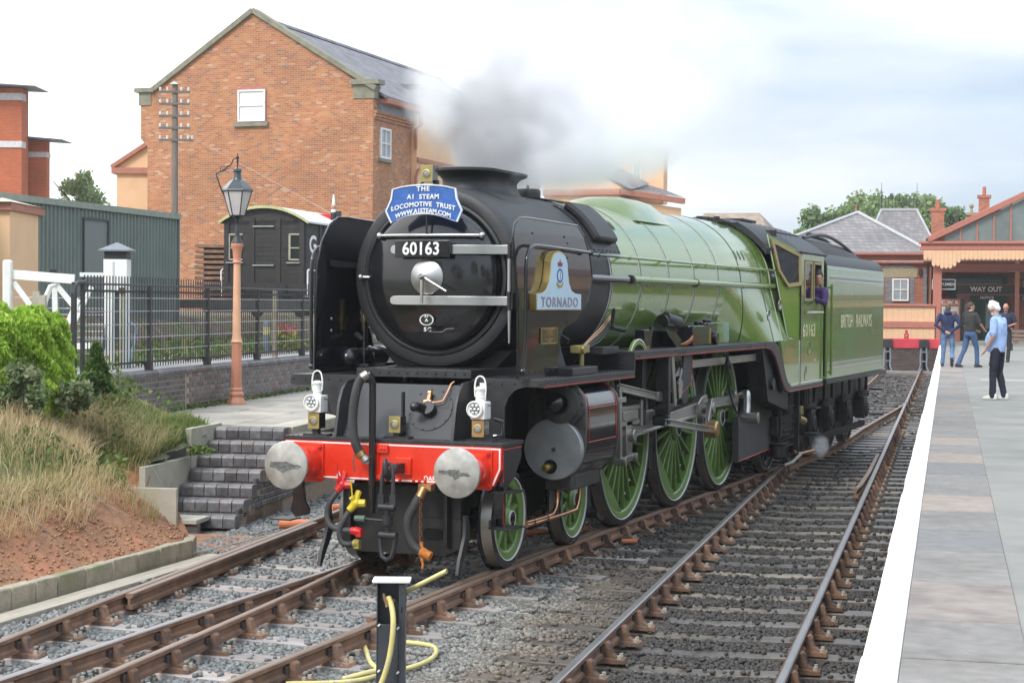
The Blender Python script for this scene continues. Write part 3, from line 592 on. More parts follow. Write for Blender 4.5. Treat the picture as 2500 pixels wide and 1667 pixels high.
MB().rings([hexr(.13, 3.98), hexr(.135, 3.995), hexr(.12, 4.005)]).build('lantern_floor', ironm, lam); MB().lathe([(.0, 4.0), (.02, 4.02), (.03, 4.15), (.05, 4.3), (.03, 4.36)], (x_, y_, 0), 'Z', 10).build('lantern_bulb', mat('frosted_bulb', (.7, .68, .64), .3), lam)
# --- white hut post, crossing gate
hut = thing('white_hut', 'slim white timber post box with dark pyramid cap beside the level-crossing gate', 'hut', VF @ V((-5.33, 13.3, 1.42)))
def vb(s0, s1, t0, t1, z0, z1, name, mt, par, bev=.004): return MB(VF).box(s0, s1, t0, t1, z0, z1).build(name, mt, par, bevel=bev)
vb(-5.52, -5.13, 13.27, 13.6, 2.75, 3.27, 'hut_body', white, hut); vb(-5.51, -5.14, 13.28, 13.6, 3.27, 3.40, 'hut_neck', ironm, hut)
vb(-5.52, -5.41, 13.27, 13.6, 1.42, 2.75, 'hut_leg', white, hut); vb(-5.25, -5.13, 13.27, 13.6, 1.42, 2.75, 'hut_leg', white, hut); vb(-5.41, -5.25, 13.45, 13.6, 1.9, 2.75, 'hut_back_panel', mat('slate_grey_panel', (.12, .14, .16), .6), hut)
vb(-5.235, -5.185, 13.24, 13.266, 1.45, 2.7, 'conduit', mat('cream_conduit', (.62, .58, .38), .6), hut); vb(-5.24, -5.15, 13.20, 13.26, 2.70, 2.80, 'rusty_hinge', rust, hut)
b = MB(VF); b.prism([(-5.6, 13.20), (-5.06, 13.20), (-5.06, 13.68), (-5.6, 13.68)], 3.40, 3.43, 'z'); b.build('cap_board', mat('grey_lead_cap', (.16, .18, .20), .4, var=.1), hut, bevel=.004)
b = MB(VF); b.add([(-5.59, 13.21, 3.43), (-5.07, 13.21, 3.43), (-5.07, 13.67, 3.43), (-5.59, 13.67, 3.43), (-5.33, 13.44, 3.56)], [(0, 1, 4), (1, 2, 4), (2, 3, 4), (3, 0, 4), (3, 2, 1, 0)]); b.build('hut_roof', MATS['grey_lead_cap'], hut, flat=True)
gt = thing('level_crossing_gate', 'white timber level-crossing gate with crossed braces and wires', 'gate', VF @ V((-6, 12.3, 1.42)))
vb(-6.90, -6.76, 12.2, 12.34, 1.42, 3.22, 'gate_post', whitew, gt, .03); vb(-5.40, -5.27, 12.9, 13.03, 1.42, 3.24, 'gate_post', whitew, gt, .03)
def gb(p, q, w=.10, h=.13, name='gate_rail', mt=whitew): return MB(VF).bar((p[0], p[2] if len(p) > 2 else 12.3, p[1]), (q[0], q[2] if len(q) > 2 else 12.3, q[1]), w, h).build(name, mt, gt, bevel=.004)
gb((-6.78, 2.99, 12.3), (-5.75, 2.92, 12.25), .06, .15); gb((-5.75, 3.0, 12.6), (-5.36, 3.0, 12.7), .05, .07)
gb((-6.74, 2.86), (-6.22, 2.15), .05, .085, 'gate_brace'); gb((-6.08, 2.86), (-5.70, 2.40), .05, .085, 'gate_brace'); gb((-5.70, 2.60), (-6.0, 1.90), .05, .085, 'gate_brace')
gb((-5.48, 2.8), (-5.78, 2.2), .05, .08, 'gate_brace'); gb((-6.08, 2.85), (-6.06, 1.9), .05, .085, 'gate_brace'); gb((-6.04, 1.82), (-5.36, 1.86), .05, .10); gb((-6.55, 2.10), (-6.25, 2.45), .05, .085, 'gate_brace')
b = MB(VF); pts_ = [(-6.30, 12.3, 2.3), (-6.22, 12.3, 2.62), (-6.14, 12.3, 2.80), (-6.04, 12.3, 2.84)]; b.tube(pts_, .05, 6); b.build('gate_brace', whitew, gt)
for z in (2.62, 2.45, 2.35, 2.2, 2.08, 1.98): MB(VF).cyl((-6.78, 12.3, z), (-5.35, 12.5, z), .006, n=5).build('gate_wire', whitew, gt)
MB(VF).lathe([(.10, 12.45), (0, 12.44)], (-5.93, 0, 2.22), 'Y', 24).build('red_target_disc', mat('gate_red', (.6, .05, .03), .4), gt); vb(-6.15, -6.04, 12.25, 12.35, 2.99, 3.08, 'gate_lamp', ironm, gt)
for s_, t_, z1, lab in ((-6.24, 11.8, 2.72, 'broad grey timber post in front of the crossing gate'), (-5.98, 11.2, 2.66, 'narrow pale timber post nearest the green conifer hedge')):
    tag(MB(VF).box(s_ - .05, s_ + .05, t_ - .05, t_ + .05, 1.0, z1).build('timber_post', mat('grey_timber_post', (.42, .38, .30), .9, var=.15)), lab, 'post', 'timber posts by the crossing gate')
b = MB(VF); b.tube([(-5.12, 13.4, 1.45), (-5.0, 13.4, 2.05), (-5.0, 13.4, 2.15), (-5.05, 13.4, 2.2), (-5.14, 13.4, 2.2)], .022, 6); tag(b.build('standpipe', mat('pale_blue_pipe', (.35, .50, .62), .5)), 'thin pale blue hooked standpipe behind the railing by the white hut', 'pipe')
MB(VF).bar((-5.62, 12.9, 1.3), (-5.36, 13.1, 2.25), .10, .08).build('prop', mat('slate_grey_panel2', (.13, .15, .18), .5), hut)
# --- cream end pillar of a building at the far left
crm = mat('cream_render', (.78, .50, .29), .85, var=.05, scale=2, bump=.1); sal = mat('salmon_trim', (.42, .17, .11), .6, var=.08)
cp = thing('cream_building', 'corner of a cream rendered building with salmon cornice at the left edge', 'building', VF @ V((-9.5, 20, 1.4)))
vb(-11.5, -8.94, 19.8, 22.5, 1.4, 4.40, 'wall', crm, cp); vb(-11.6, -8.88, 19.7, 22.6, 4.40, 4.56, 'cornice', sal, cp); MB(VF).add([(-11.6, 19.6, 4.565), (-8.85, 19.6, 4.565), (-8.85, 22.6, 4.565), (-11.6, 22.6, 4.565), (-11.6, 21, 4.8), (-9.6, 21, 4.8)], [(0, 1, 5, 4), (1, 2, 5), (2, 3, 4, 5), (3, 2, 1, 0), (0, 4, 3)]).build('roof', mat('pale_lead_roof', (.55, .48, .36), .7), cp)
# --- grey-green corrugated store
crg = mat('grey_green_corrugated_paint', (.155, .185, .165), .55, var=.08, scale=1.5)
shd = thing('corrugated_store', 'long grey-green corrugated metal store with a grey door', 'container', (-16.7, 20, 1.4))
pA, pB = V((-17.28, 24.3, 0)), V((-15.55, 11.5, 0)); dd = (pA - pB).normalized(); nn_ = V((dd.y, -dd.x, 0))
if nn_.x < 0: nn_ = -nn_
Lc = (pA - pB).length; prof = []; q = 0
while q < Lc: prof += [(q, 0), (q + .06, .0), (q + .09, -.045), (q + .15, -.045)]; q += .18
b = MB(); vs = []; n_ = len(prof)
for z in (1.2, 4.66): vs += [tuple(pB + dd * a + nn_ * c + V((0, 0, z))) for a, c in prof]
b.add(vs, [(i, i + 1, n_ + i + 1, n_ + i) for i in range(n_ - 1)]); b.build('side_wall', crg, shd, fix=False, flat=True)
def sb_(a0, a1, c0, c1, z0, z1, name, mt): 
    P4_ = [pB + dd * a + nn_ * c for a, c in ((a0, c0), (a1, c0), (a1, c1), (a0, c1))]; return MB().add([(p.x, p.y, z) for z in (z0, z1) for p in P4_], [(3, 2, 1, 0), (4, 5, 6, 7), (0, 1, 5, 4), (1, 2, 6, 5), (2, 3, 7, 6), (3, 0, 4, 7)]).build(name, mt, shd)
sb_(-.05, Lc + .08, -2.6, .05, 4.66, 4.80, 'roof', mat('pale_green_capping', (.25, .28, .23), .6)); sb_(Lc - .02, Lc + .05, -2.5, .03, 1.2, 4.66, 'end_wall', crg)
fd = 8.75 / (Lc); sb_(7.78, 8.95, -.02, .015, 1.3, 4.42, 'door', mat('plain_grey_door', (.17, .18, .17), .5, var=.05)); sb_(7.74, 7.78, .0, .05, 1.3, 4.46, 'door_frame', mat('dark_door_gap', (.05, .06, .055), .6)); sb_(8.95, 9.0, .0, .05, 1.3, 4.46, 'door_frame', mat('dark_door_gap', (.05, .06, .055), .6)); sb_(7.78, 8.95, .0, .05, 4.42, 4.47, 'door_frame', MATS['dark_door_gap']); sb_(7.9, 8.0, .02, .09, 2.9, 2.98, 'door_handle', steelw)
# --- yard railway, banks and clutter seen through the railing
trkC = thing('railway_track', 'overgrown yard track behind the railing with rusty rails', 'track', (-18, 25, 1.5))
for off_ in (0, -1.5):
    b = MB(); P_ = [(-13.3 + off_, 8), (-14.7 + off_, 16.54), (-17.2 + off_ * 1.0, 24), (-21.5 + off_, 36)]
    b.rings([[(x + q_, y, 1.60 + z) for q_, z in PROF] for x, y in P_]); b.build('rail', rust, trkC, fix=False)
for y in np.arange(9, 34, .75): x = float(np.interp(y, [8, 16.54, 24, 36], [-13.3, -14.7, -17.2, -21.5])); MB().box(x - 2.1, x + .5, y, y + .22, 1.40, 1.455).build('sleeper', woodd, trkC, fix=False)
rubble = mat('rubble_and_brick_bank', (.20, .14, .11), .95, var=.5, scale=5, bump=1, bscale=10, col2=(.14, .17, .06), c2s=.9, c2t=.56)
tag(MB(LF).prism([(-11.5, 1.42), (-12.3, 2.15), (-12.6, 2.2), (-30, 2.25), (-30, 1.0), (-11.5, 1.0)], 12, 70, 'y').build('embankment', rubble, fix=False), 'rubble bank carrying the brake van siding', None, None, 'structure')
MB(VF).box(-14.2, -3.5, 29.9, 30.1, 2.4, 2.62).build('dark_kerb', mat('dark_stone_kerb', (.06, .058, .055), .8, var=.3))['kind'] = 'structure'
bo_ = thing('bollard_light', 'grey round bollard light with yellow band behind the railing', 'bollard', (-12.4, 20.3, 1.45))
MB().lathe([(.085, 1.45), (.085, 1.85)], (-12.45, 20.28, 0), 'Z', 16).build('bollard_body', mat('blue_grey_bollard', (.16, .20, .25), .5), bo_); MB().lathe([(.088, 1.85), (.088, 2.02)], (-12.45, 20.28, 0), 'Z', 16).build('yellow_band', mat('yellow_lens_band', (.60, .52, .20), .4), bo_); MB().lathe([(.09, 2.02), (.088, 2.08), (.06, 2.14), (0, 2.16)], (-12.45, 20.28, 0), 'Z', 16).build('bollard_cap', MATS['blue_grey_bollard'], bo_)
# --- brake van
van = thing('brake_van', 'black planked goods brake van with white roof and letter G', 'railway van', (-14, 28, 2.0))
BVa = R(-8); T_ = 29.4 ; KF = frame(BVa)
blk = mat('weathered_black_planks', (.028, .025, .024), .65, var=.3, scale=6, bump=.2, rand=.2); wr = mat('white_van_roof', (.66, .68, .70), .6, var=.06)
c_s = (KF.inverted() @ V((-17.67, 27.25, 0))); s0 = c_s.x; t0_ = c_s.y; W_ = 2.32
for k in range(14):
    z = 3.10 + k * .12; MB(KF).box(s0, s0 + W_, t0_, t0_ + .03, z, z + .112).build('end_plank', blk, van, fix=False); MB(KF).box(s0 + W_, s0 + W_ + .03, t0_ + .03, t0_ + 7.3, z, z + .112).build('side_plank', blk, van, fix=False)
MB(KF).box(s0 + .02, s0 + W_ - .0, t0_ + .031, t0_ + 7.2, 3.09, 4.76).build('van_lining', blk, van, fix=False)
pts_ = [(s0, 4.77)] + [(s0 + W_ / 2 + (W_ / 2 + .12) * u, 5.12 - .42 * abs(u) ** 2.1) for u in np.linspace(-1, 1, 15)] + [(s0 + W_, 4.77)]
MB(KF).prism(pts_[1:-1] + [(s0 + W_, 4.68), (s0, 4.68)], t0_ - .0, t0_ + 7.25, 'y').build('van_top', blk, van)
top_ = [(a, c + .0) for a, c in pts_[1:-1]]; MB(KF).prism(top_ + [(a, c + .05) for a, c in top_[::-1]], t0_ - .10, t0_ + 7.4, 'y').build('van_roof', wr, van, ang=50)
MB(KF).prism([(a, c - .02) for a, c in top_] + [(a, c + .055) for a, c in top_[::-1]], t0_ - .14, t0_ - .10, 'y').build('roof_edge', mat('lichen_yellow_edge', (.50, .50, .24), .7), van, ang=50)
for f_ in (.0, .32, .64, .93): MB(KF).box(s0 + f_ * W_, s0 + f_ * W_ + .14, t0_ - .035, t0_, 3.1, 4.86).build('end_post', blk, van, bevel=.005)
wf = mat('buff_window_frame', (.40, .36, .26), .6)
for a, b__ in ((.05, .23), (.80, .93)):
    x0, x1 = s0 + a * W_, s0 + b__ * W_; w_ = MB(KF).box(x0, x1, t0_ - .012, t0_ - .002, 3.70, 4.42).build('end_window', glass('van_glass', (.3, .33, .3), .25) if 'van_glass' not in MATS else MATS['van_glass'], van, fix=False)
    for q_ in ((x0, x0 + .05, 3.70, 4.42), (x0, x1, 4.38, 4.42), (x0, x1, 3.70, 3.74), (x0, x1, 4.02, 4.05)): MB(KF).box(q_[0], q_[1], t0_ - .03, t0_ - .012, q_[2], q_[3]).build('window_bar', wf, w_, fix=False)
    MB(KF).box(x0 - .05, x1 + .02, t0_ - .07, t0_ - .03, 3.62, 3.65).build('window_sill', mat('pale_grey_sill', (.36, .37, .37), .6), van, fix=False)
for z in (4.60, 3.55): MB(KF).box(s0 + .36 * W_, s0 + .62 * W_, t0_ - .06, t0_ - .005, z, z + .03).build('door_strip', MATS['pale_grey_sill'], van, fix=False)
sT = MX.Rotation(0, 4, 'Z'); kx_ = (KF.to_3x3() @ V((0, 1, 0))); 
def side(tt, z): return basis(KF @ V((s0 + W_ + .034, t0_ + tt, z)), kx_, (0, 0, 1))
text('van_letter', 'G', .66, side(.52, 4.12), white, van, .001, .016, sx=1.25); text('van_letter', 'W', .85, side(6.3, 4.05), white, van, .001, .018)
MB(KF).box(s0 + W_ + .031, s0 + W_ + .036, t0_ + 1.45, t0_ + 3.4, 4.18, 4.34).build('name_board', white, van, fix=False); text('name_board_text', 'KIDDERMINSTER', .13, side(2.42, 4.26), blk, van, .003, .002); text('van_number', '17410', .2, side(2.3, 3.8), white, van, .001, .004)
for tt in (1.0, 1.35): MB(KF).box(s0 + W_, s0 + W_ + .06, t0_ + tt, t0_ + tt + .1, 3.1, 4.8).build('side_post', blk, van, bevel=.004)
b = MB(KF)
for sx in (s0 - .07, s0 + W_ + .09): b.tube([(sx, t0_ - .04, 2.72), (sx, t0_ - .04, 3.42), (sx + .05, t0_ - .04, 3.46)], .022, 6)
b.tube([(s0 + W_ + .09, t0_ - .04, 3.44), (s0 + W_ + .09, t0_ + 2.2, 3.44)], .018, 6); b.tube([(s0 + W_ + .02, t0_ - .04, 2.74), (s0 + W_ + .09, t0_ + 2.2, 2.74)], .022, 6)
b.build('white_handrail', white, van)['kind'] = 'stuff'
MB(KF).box(s0, s0 + W_, t0_ - .05, t0_ + 7.3, 2.85, 3.09).build('headstock', mat('brown_black_headstock', (.035, .02, .018), .7), van, bevel=.01); MB(KF).box(s0 + .2, s0 + W_ - .2, t0_, t0_ + 7, 2.3, 2.85).build('underframe', under, van)
for sx in (s0 + .35, s0 + W_ - .7):
    for tt in (1.4, 5.6): MB(KF).lathe([(.46, sx), (.46, sx + .12), (.40, sx + .13), (0, sx + .1)], (0, t0_ + tt, 2.62), 'X', 24).build('van_wheel', under, van)
    MB(KF).cyl((sx + .1, t0_, 2.95), (sx + .1, t0_ - .4, 2.95), .16, .16, 14).build('van_buffer', under, van)
for z in (2.35, 2.6): MB(KF).box(s0 - .1, s0 + W_ + .25, t0_ + .3, t0_ + 6.8, z, z + .05).build('footboard', under, van)
# rails and sleepers under the van
# --- rusty slatted stack
rs_ = thing('rusty_slat_stack', 'rust-red slatted metal stack against the gable beside the brake van', 'metal stack', VF @ V((-9, 44, 2)))
for k in range(11): MB(VF).box(-9.45 + .02 * (k % 2), -8.0, 43.6, 44.6, 2.6 + k * .18, 2.70 + k * .18).build('slat', rust, rs_, fix=False)
MB(VF).box(-9.2, -8.0, 43.9, 44.4, 2.0, 4.5).build('stack_core', mat('dark_rust_core', (.05, .025, .02), .9), rs_)
# --- signal beyond the van
sg = thing('semaphore_signal', 'red semaphore arm with white band and tall white finial behind the brake van', 'signal', VF @ V((-3.77, 33.8, 2.0)))
MB(VF).cyl((-3.77, 33.8, 2.0), (-3.77, 33.8, 4.9), .09, .08, 12).build('post', whitew, sg); MB(VF).cyl((-3.77, 33.8, 4.9), (-3.77, 33.8, 5.12), .085, n=12).build('black_band', ironm, sg); MB(VF).cyl((-3.77, 33.8, 5.12), (-3.77, 33.8, 5.2), .075, n=12).build('white_cap', white, sg)
b = MB(VF); b.sph((-3.77, 33.8, 5.28), .075, 10, 8); b.build('finial_ball', mat('tan_finial', (.45, .25, .14), .5), sg); MB(VF).cyl((-3.77, 33.8, 5.33), (-3.77, 33.8, 5.62), .05, .02, 8).build('finial_spike', white, sg)
sm = MB(VF).box(-4.9, -3.84, 33.72, 33.75, 4.90, 5.07).build('signal_arm', mat('signal_red', (.62, .02, .03), .4), sg); MB(VF).box(-4.45, -4.32, 33.70, 33.718, 4.90, 5.07).build('arm_band', white, sm); MB(VF).box(-3.7, -3.55, 33.7, 33.85, 4.7, 5.15).build('signal_lamp', ironm, sg)
# --- telegraph pole
tp_ = thing('telegraph_pole', 'old telegraph pole with five cross-arms of white insulators', 'pole', VF @ V((-10.56, 45.8, 2)))
MB(VF).cyl((-10.56, 45.8, 1.5), (-10.56, 45.8, 10.15), .15, .10, 12).build('pole', mat('weathered_pole', (.20, .165, .14), .9, var=.25, streak=(6, 6, .4), bump=.3), tp_); b = MB(VF); b.prism([(-10.72, 10.14), (-10.56, 10.24), (-10.40, 10.14)], 45.6, 46.0, 'y'); b.build('pole_cap', whitew, tp_)
ins = mat('white_insulator', (.62, .62, .60), .3)
proto_i = None
for k, z in enumerate((9.88, 9.46, 9.04, 8.62, 8.20)):
    MB(VF).box(-11.10, -10.02 + (.12 if k == 4 else 0), 45.66, 45.72, z - .04, z + .04).build('cross_arm', mat('grey_cross_arm', (.16, .14, .12), .9), tp_)
    for sx in (-11.05, -10.80, -10.32, -10.07) + ((-9.93,) if k == 4 else ()):
        MB(VF).lathe([(.02, z + .02), (.045, z + .04), (.04, z + .10), (.045, z + .12), (.03, z + .16), (0, z + .165)], (sx, 45.69, 0), 'Z', 10).build('insulator', ins, tp_, fix=False)
for (a, b__, lab) in (((-9.93, 45.69, 8.3), (-3.5, 36, 4.9), 0),): MB(VF).cyl(a, b__, .004, n=4).build('wire', MATS['galvanised_wire'], tp_)
# --- brick goods building
BA = R(-2.7); BF = frame(BA); g0, g1, tF = -29.55, -19.70, 46.0
bk_r = [(0, (.43, .165, .07)), (.16, (.47, .20, .085)), (.34, (.40, .145, .065)), (.46, (.49, .225, .10)), (.60, (.44, .175, .075)), (.76, (.33, .14, .085)), (.86, (.22, .15, .12)), (.90, (.44, .20, .10)), (.96, (.52, .32, .21))]
bkm = brickmat('orange_stock_brick', bk_r, (.50, .33, .215), BA, mw=.014)
bld = thing('goods_shed_building', 'large orange-brick gabled building with slate roof and white-framed window', 'building', BF @ V((-24.6, 48, 1.4)))
sto = mat('mossy_coping_stone', (.24, .23, .17), .9, var=.2, scale=3, bump=.3)
yb = 49.8
b = MB(BF); b.prism([(g0 + .3, 1.0), (g1, 1.0), (g1, 10.2), (-24.62, 13.3), (g0 + .0, 10.3), (g0 + .0, 8.9), (g0 + .3, 8.6)], tF, yb, 'y'); b.build('wall', bkm, bld, fix=False)
b = MB(BF); b.prism([(g0 + .3, 10.0), (g1 - .1, 10.0), (g1 - .1, 10.5), (-24.66, 13.62), (g0 + .35, 10.62)], tF - .003, tF + .3, 'y'); b.build('gable_parapet', bkm, bld, fix=False)
for (a0, z0, a1, z1) in ((g0 - .12, 10.74, -24.7, 13.68), (-24.7, 13.68, g1 + .12, 10.55)): MB(BF).bar((a0 + (.6 if a0 < -25 else 0), tF + .12, z0 - (0 if a0 < -25 else 0)), (a1, tF + .12, z1), .50, .20).build('gable_coping', sto, bld, bevel=.02)
MB(BF).box(g0 - .22, g0 + .62, tF - .15, tF + .5, 10.70, 10.86).build('kneeler_cap', sto, bld); MB(BF).box(g0 - .08, g0 + .45, tF - .04, tF + .4, 10.2, 10.70).build('kneeler', sto, bld); MB(BF).box(g1 - .9, g1 + .25, tF - .15, tF + .5, 10.72, 10.90).build('kneeler_cap', sto, bld); MB(BF).box(g1 - .8, g1 + .06, tF - .04, tF + .4, 10.2, 10.72).build('kneeler', sto, bld)
slate = brickmat('welsh_slate', [(0, (.13, .125, .14)), (.5, (.18, .17, .185)), (1, (.24, .225, .23))], (.07, .065, .07), BA, bw=.30, bh=.20, mw=.03, rough=.55, sloped=True, bump=.8)
for s_, ex, ez in ((1, g1 + .35, 10.32), (-1, g0 - .2, 10.3)):
    b = MB(BF); b.add([(-24.62, tF + .35, 13.45), (-24.62, 66, 13.45), (ex, 66, ez), (ex, tF + .35, ez), (-24.62, tF + .35, 13.35), (-24.62, 66, 13.35), (ex, 66, ez - .1), (ex, tF + .35, ez - .1)], [(0, 1, 2, 3), (7, 6, 5, 4), (0, 3, 7, 4), (1, 5, 6, 2), (2, 6, 7, 3)]); b.build('roof', slate, bld, flat=True)
rt = MB(BF)
for k in range(43): rt.prism([(-24.74, 13.42), (-24.62, 13.56), (-24.50, 13.42)], tF + .4 + k * .45, tF + .82 + k * .45, 'y')
q = rt.build('ridge_tiles', slate, bld, fix=False); q['kind'] = 'stuff'
MB(BF).box(g1 - .02, g1 + .42, tF + .5, yb + 3.5, 10.05, 10.24).build('gutter', sal, bld, bevel=.02); MB(BF).box(g1 + .0, g1 + .12, tF + .5, yb, 9.75, 10.04).build('fascia', mat('grey_lead_fascia', (.22, .23, .25), .6), bld)
for k, z in enumerate((9.66, 9.55, 9.44)): MB(BF).box(g1 - .01, g1 + .13 - .04 * k, tF + .02, yb + .04, z, z + .10).build('corbel_course', bkm, bld, fix=False)
def sash(par, T, x0, x1, y, z0, z1, rows, cols, fw=.07, dark_=(.15, .17, .19), face=-1, mt=white, gm=None):
    """window in local frame T facing -y: frame, panes, glazing bars"""
    w = MB(T); 
    for a in ((x0, x1, z0, z0 + fw), (x0, x1, z1 - fw, z1), (x0, x0 + fw, z0 + fw, z1 - fw), (x1 - fw, x1, z0 + fw, z1 - fw)): w.box(a[0], a[1], y - .05, y + .02, a[2], a[3])
    o = w.build('window', mt, par, fix=False)
    for r_ in range(rows):
        for c in range(cols):
            a0 = x0 + fw + (x1 - x0 - 2 * fw) * c / cols; a1 = x0 + fw + (x1 - x0 - 2 * fw) * (c + 1) / cols; b0 = z0 + fw + (z1 - z0 - 2 * fw) * r_ / rows; b1 = z0 + fw + (z1 - z0 - 2 * fw) * (r_ + 1) / rows
            MB(T).add([(a0 + .012, y, b0 + .012), (a1 - .012, y, b0 + .012), (a1 - .012, y, b1 - .012), (a0 + .012, y, b1 - .012)], [(0, 1, 2, 3)]).build('pane', gm or MATS['window_glass_sky'], o, fix=False)
    g = MB(T)
    for c in range(1, cols): a = x0 + fw + (x1 - x0 - 2 * fw) * c / cols; g.box(a - .018, a + .018, y - .04, y - .003, z0 + fw, z1 - fw)
    for r_ in range(1, rows): a = z0 + fw + (z1 - z0 - 2 * fw) * r_ / rows; g.box(x0 + fw, x1 - fw, y - .045, y - .002, a - .022, a + .022)
    if rows * cols > 1: g.build('glazing_bar', mt, o, fix=False)['kind'] = 'stuff'
    return o
wg = mat('window_glass_sky', (.30, .32, .34), .03, var=.1, spec=1); wblind = mat('white_blind_behind_glass', (.86, .87, .88), .35, var=.02); wdk = mat('dark_window_glass', (.05, .055, .06), .04, spec=1)
MB(BF).prism([(-25.33, 9.43), (-24.11, 9.43), (-24.11, 10.72), (-24.35, 10.86), (-24.72, 10.90), (-25.09, 10.86), (-25.33, 10.72)], tF - .012, tF - .002, 'y').build('window_reveal', mat('salmon_window_head', (.42, .17, .11), .7), bld); sash(bld, BF, -25.30, -24.14, tF - .05, 9.45, 10.66, 2, 1, .07, gm=wblind); MB(BF).box(-25.48, -24.02, tF - .12, tF - .005, 9.26, 9.42).build('window_sill', sto, bld, bevel=.01)
SF = BF @ MX.Translation((g1, 0, 0)) @ MX.Rotation(PI / 2, 4, 'Z')     # side wall frame: x runs away along the wall, -y faces right
sash(bld, SF, tF + .62, tF + 1.62, -.0 - .015, 8.03, 9.18, 2, 2, .08, gm=wg); MB(SF).box(tF + .5, tF + 1.75, -.10, .0, 7.9, 8.02).build('window_sill', sto, bld); MB(SF).prism([(tF + .6, 9.18), (tF + 1.64, 9.18), (tF + 1.55, 9.34), (tF + 1.12, 9.42), (tF + .7, 9.34)], -.02, -.005, 'y').build('window_head', MATS['salmon_window_head'], bld)
# cream-rendered parts running on behind
MB(VF).box(-15.5, -12.5, 58.8, 64, 1.0, 7.95).build('rendered_wall', crm, bld); MB(VF).box(-15.7, -12.5, 58.65, 64, 7.95, 8.2).build('string_course', sal, bld); MB(VF).prism([(-15.6, 8.21), (-12.6, 10.2), (-12.6, 8.21)], 58.85, 64, 'y').build('rendered_gable', crm, bld); MB(VF).bar((-15.72, 58.75, 8.22), (-12.6, 58.75, 10.30), .2, .16).build('gable_moulding', sal, bld)
MB(BF).box(-25, g1 + .22, yb + .02, 65.6, 1.0, 10.0).build('rendered_wall', crm, bld); MB(BF).box(g1 + .22, g1 + .30, yb + .02, 65.6, 8.12, 8.30).build('string_course', sal, bld, bevel=.01); MB(BF).tube([(g1 + .3, yb + .3, 10.0), (g1 + .3, yb + .3, 9.6), (g1 + .24, yb - .1, 9.4), (g1 + .24, yb - .1, 8.6)], .06, 8).build('downpipe', sal, bld)
MB(BF).tube([(g1 + .36, yb + .5, 8.0), (g1 + .3, yb + .0, 7.8), (g1 + .26, yb - .12, 7.5), (g1 + .26, yb - .12, 3)], .06, 8).build('downpipe', sal, bld)
MB(BF).prism([(-22.2, 11.6), (-20.6, 11.6), (-20.6, 11.1), (-22.2, 11.2)], 53.0, 58, 'y').build('roof_dormer', slate, bld)
# right end of the cream range, seen over the boiler
cr = thing('cream_rendered_building', 'cream rendered range with slate roof half hidden by the drifting steam', 'building', BF @ V((-23, 97, 1.4)))
MB(BF).box(-28.6, -23.46, 95, 108, 1, 9.60).build('wall', crm, cr); MB(BF).add([(-23.46, 95, 1), (-20.15, 98, 1), (-20.25, 98.4, 1), (-23.46, 99, 1), (-23.46, 95, 9.32), (-20.15, 98, 8.9), (-20.25, 98.4, 8.9), (-23.46, 99, 9.32)], [(3, 2, 1, 0), (4, 5, 6, 7), (0, 1, 5, 4), (1, 2, 6, 5), (2, 3, 7, 6), (3, 0, 4, 7)]).build('wall', crm, cr)
MB(BF).box(-28.6, -23.4, 94.7, 95.02, 9.60, 10.02).build('cornice', sal, cr, bevel=.04); MB(BF).bar((-23.4, 94.8, 9.82), (-19.95, 97.9, 9.35), .35, .35).build('cornice', sal, cr)
b = MB(BF); b.add([(-23.4, 94.75, 10.04), (-19.85, 97.75, 9.56), (-21.73, 99.5, 10.25), (-22.6, 98, 10.5)], [(0, 1, 2, 3)]); b.build('roof', slate, cr, flat=True, fix=False)
MB(BF).prism([(-28.6, 10.03), (-23.2, 10.03), (-28.6, 13.0)], 95.05, 99.4, 'y').build('gable_wall', crm, cr)
MB(BF).box(-26.9, -21.73, 99.5, 100.6, 9.3, 12.7).build('upper_wall', crm, cr); sash(cr, BF, -23.85, -23.25, 99.46, 10.75, 12.2, 2, 2, .08, gm=wg)
MB(BF).prism([(-27.2, 12.7), (-21.5, 12.7), (-24.3, 14.2)], 99.3, 100.8, 'y').build('tower_roof', slate, cr)
MB(BF).add([(-28.8, 94.8, 13.15), (-22.7, 94.8, 9.95), (-22.4, 98.5, 10.55), (-28.4, 98.5, 13.75)], [(0, 1, 2, 3)]).build('lean_to_roof', slate, cr, fix=False)
# --- red-brick office tower far left
of = thing('office_tower', 'modern red-brick office block with white bands and thin oversailing roofs', 'building', VF @ V((-25, 75, 1.4)))
rb = brickmat('bright_red_brick', [(0, (.46, .105, .035)), (.5, (.52, .13, .045)), (1, (.44, .095, .035))], (.46, .22, .13), VA, mw=.012)
b1 = mat('white_stone_band', (.62, .60, .62), .6); rf_ = mat('thin_grey_roof', (.10, .12, .14), .4)
MB(VF).box(-32, -23.69, 73.76, 75.0, 1, 13.3).build('wall', rb, of, fix=False); MB(VF).box(-28, -22.95, 75.76, 76.4, 1, 10.85).build('wall', rb, of, fix=False)
for x1, t_, z0, z1 in ((-23.67, 73.7, 12.70, 13.05), (-23.67, 73.7, 10.30, 10.62), (-22.93, 75.7, 9.98, 10.25)): MB(VF).box(-32, x1, t_, t_ + .8, z0, z1).build('white_band', b1, of, fix=False)
MB(VF).prism([(-32, 13.6), (-22.76, 13.28), (-22.76, 13.32), (-32, 13.85)], 72.8, 75.4, 'y').build('roof', rf_, of); MB(VF).prism([(-28, 11.1), (-21.9, 10.78), (-21.9, 10.83), (-28, 11.3)], 74.8, 76.8, 'y').build('roof', rf_, of)
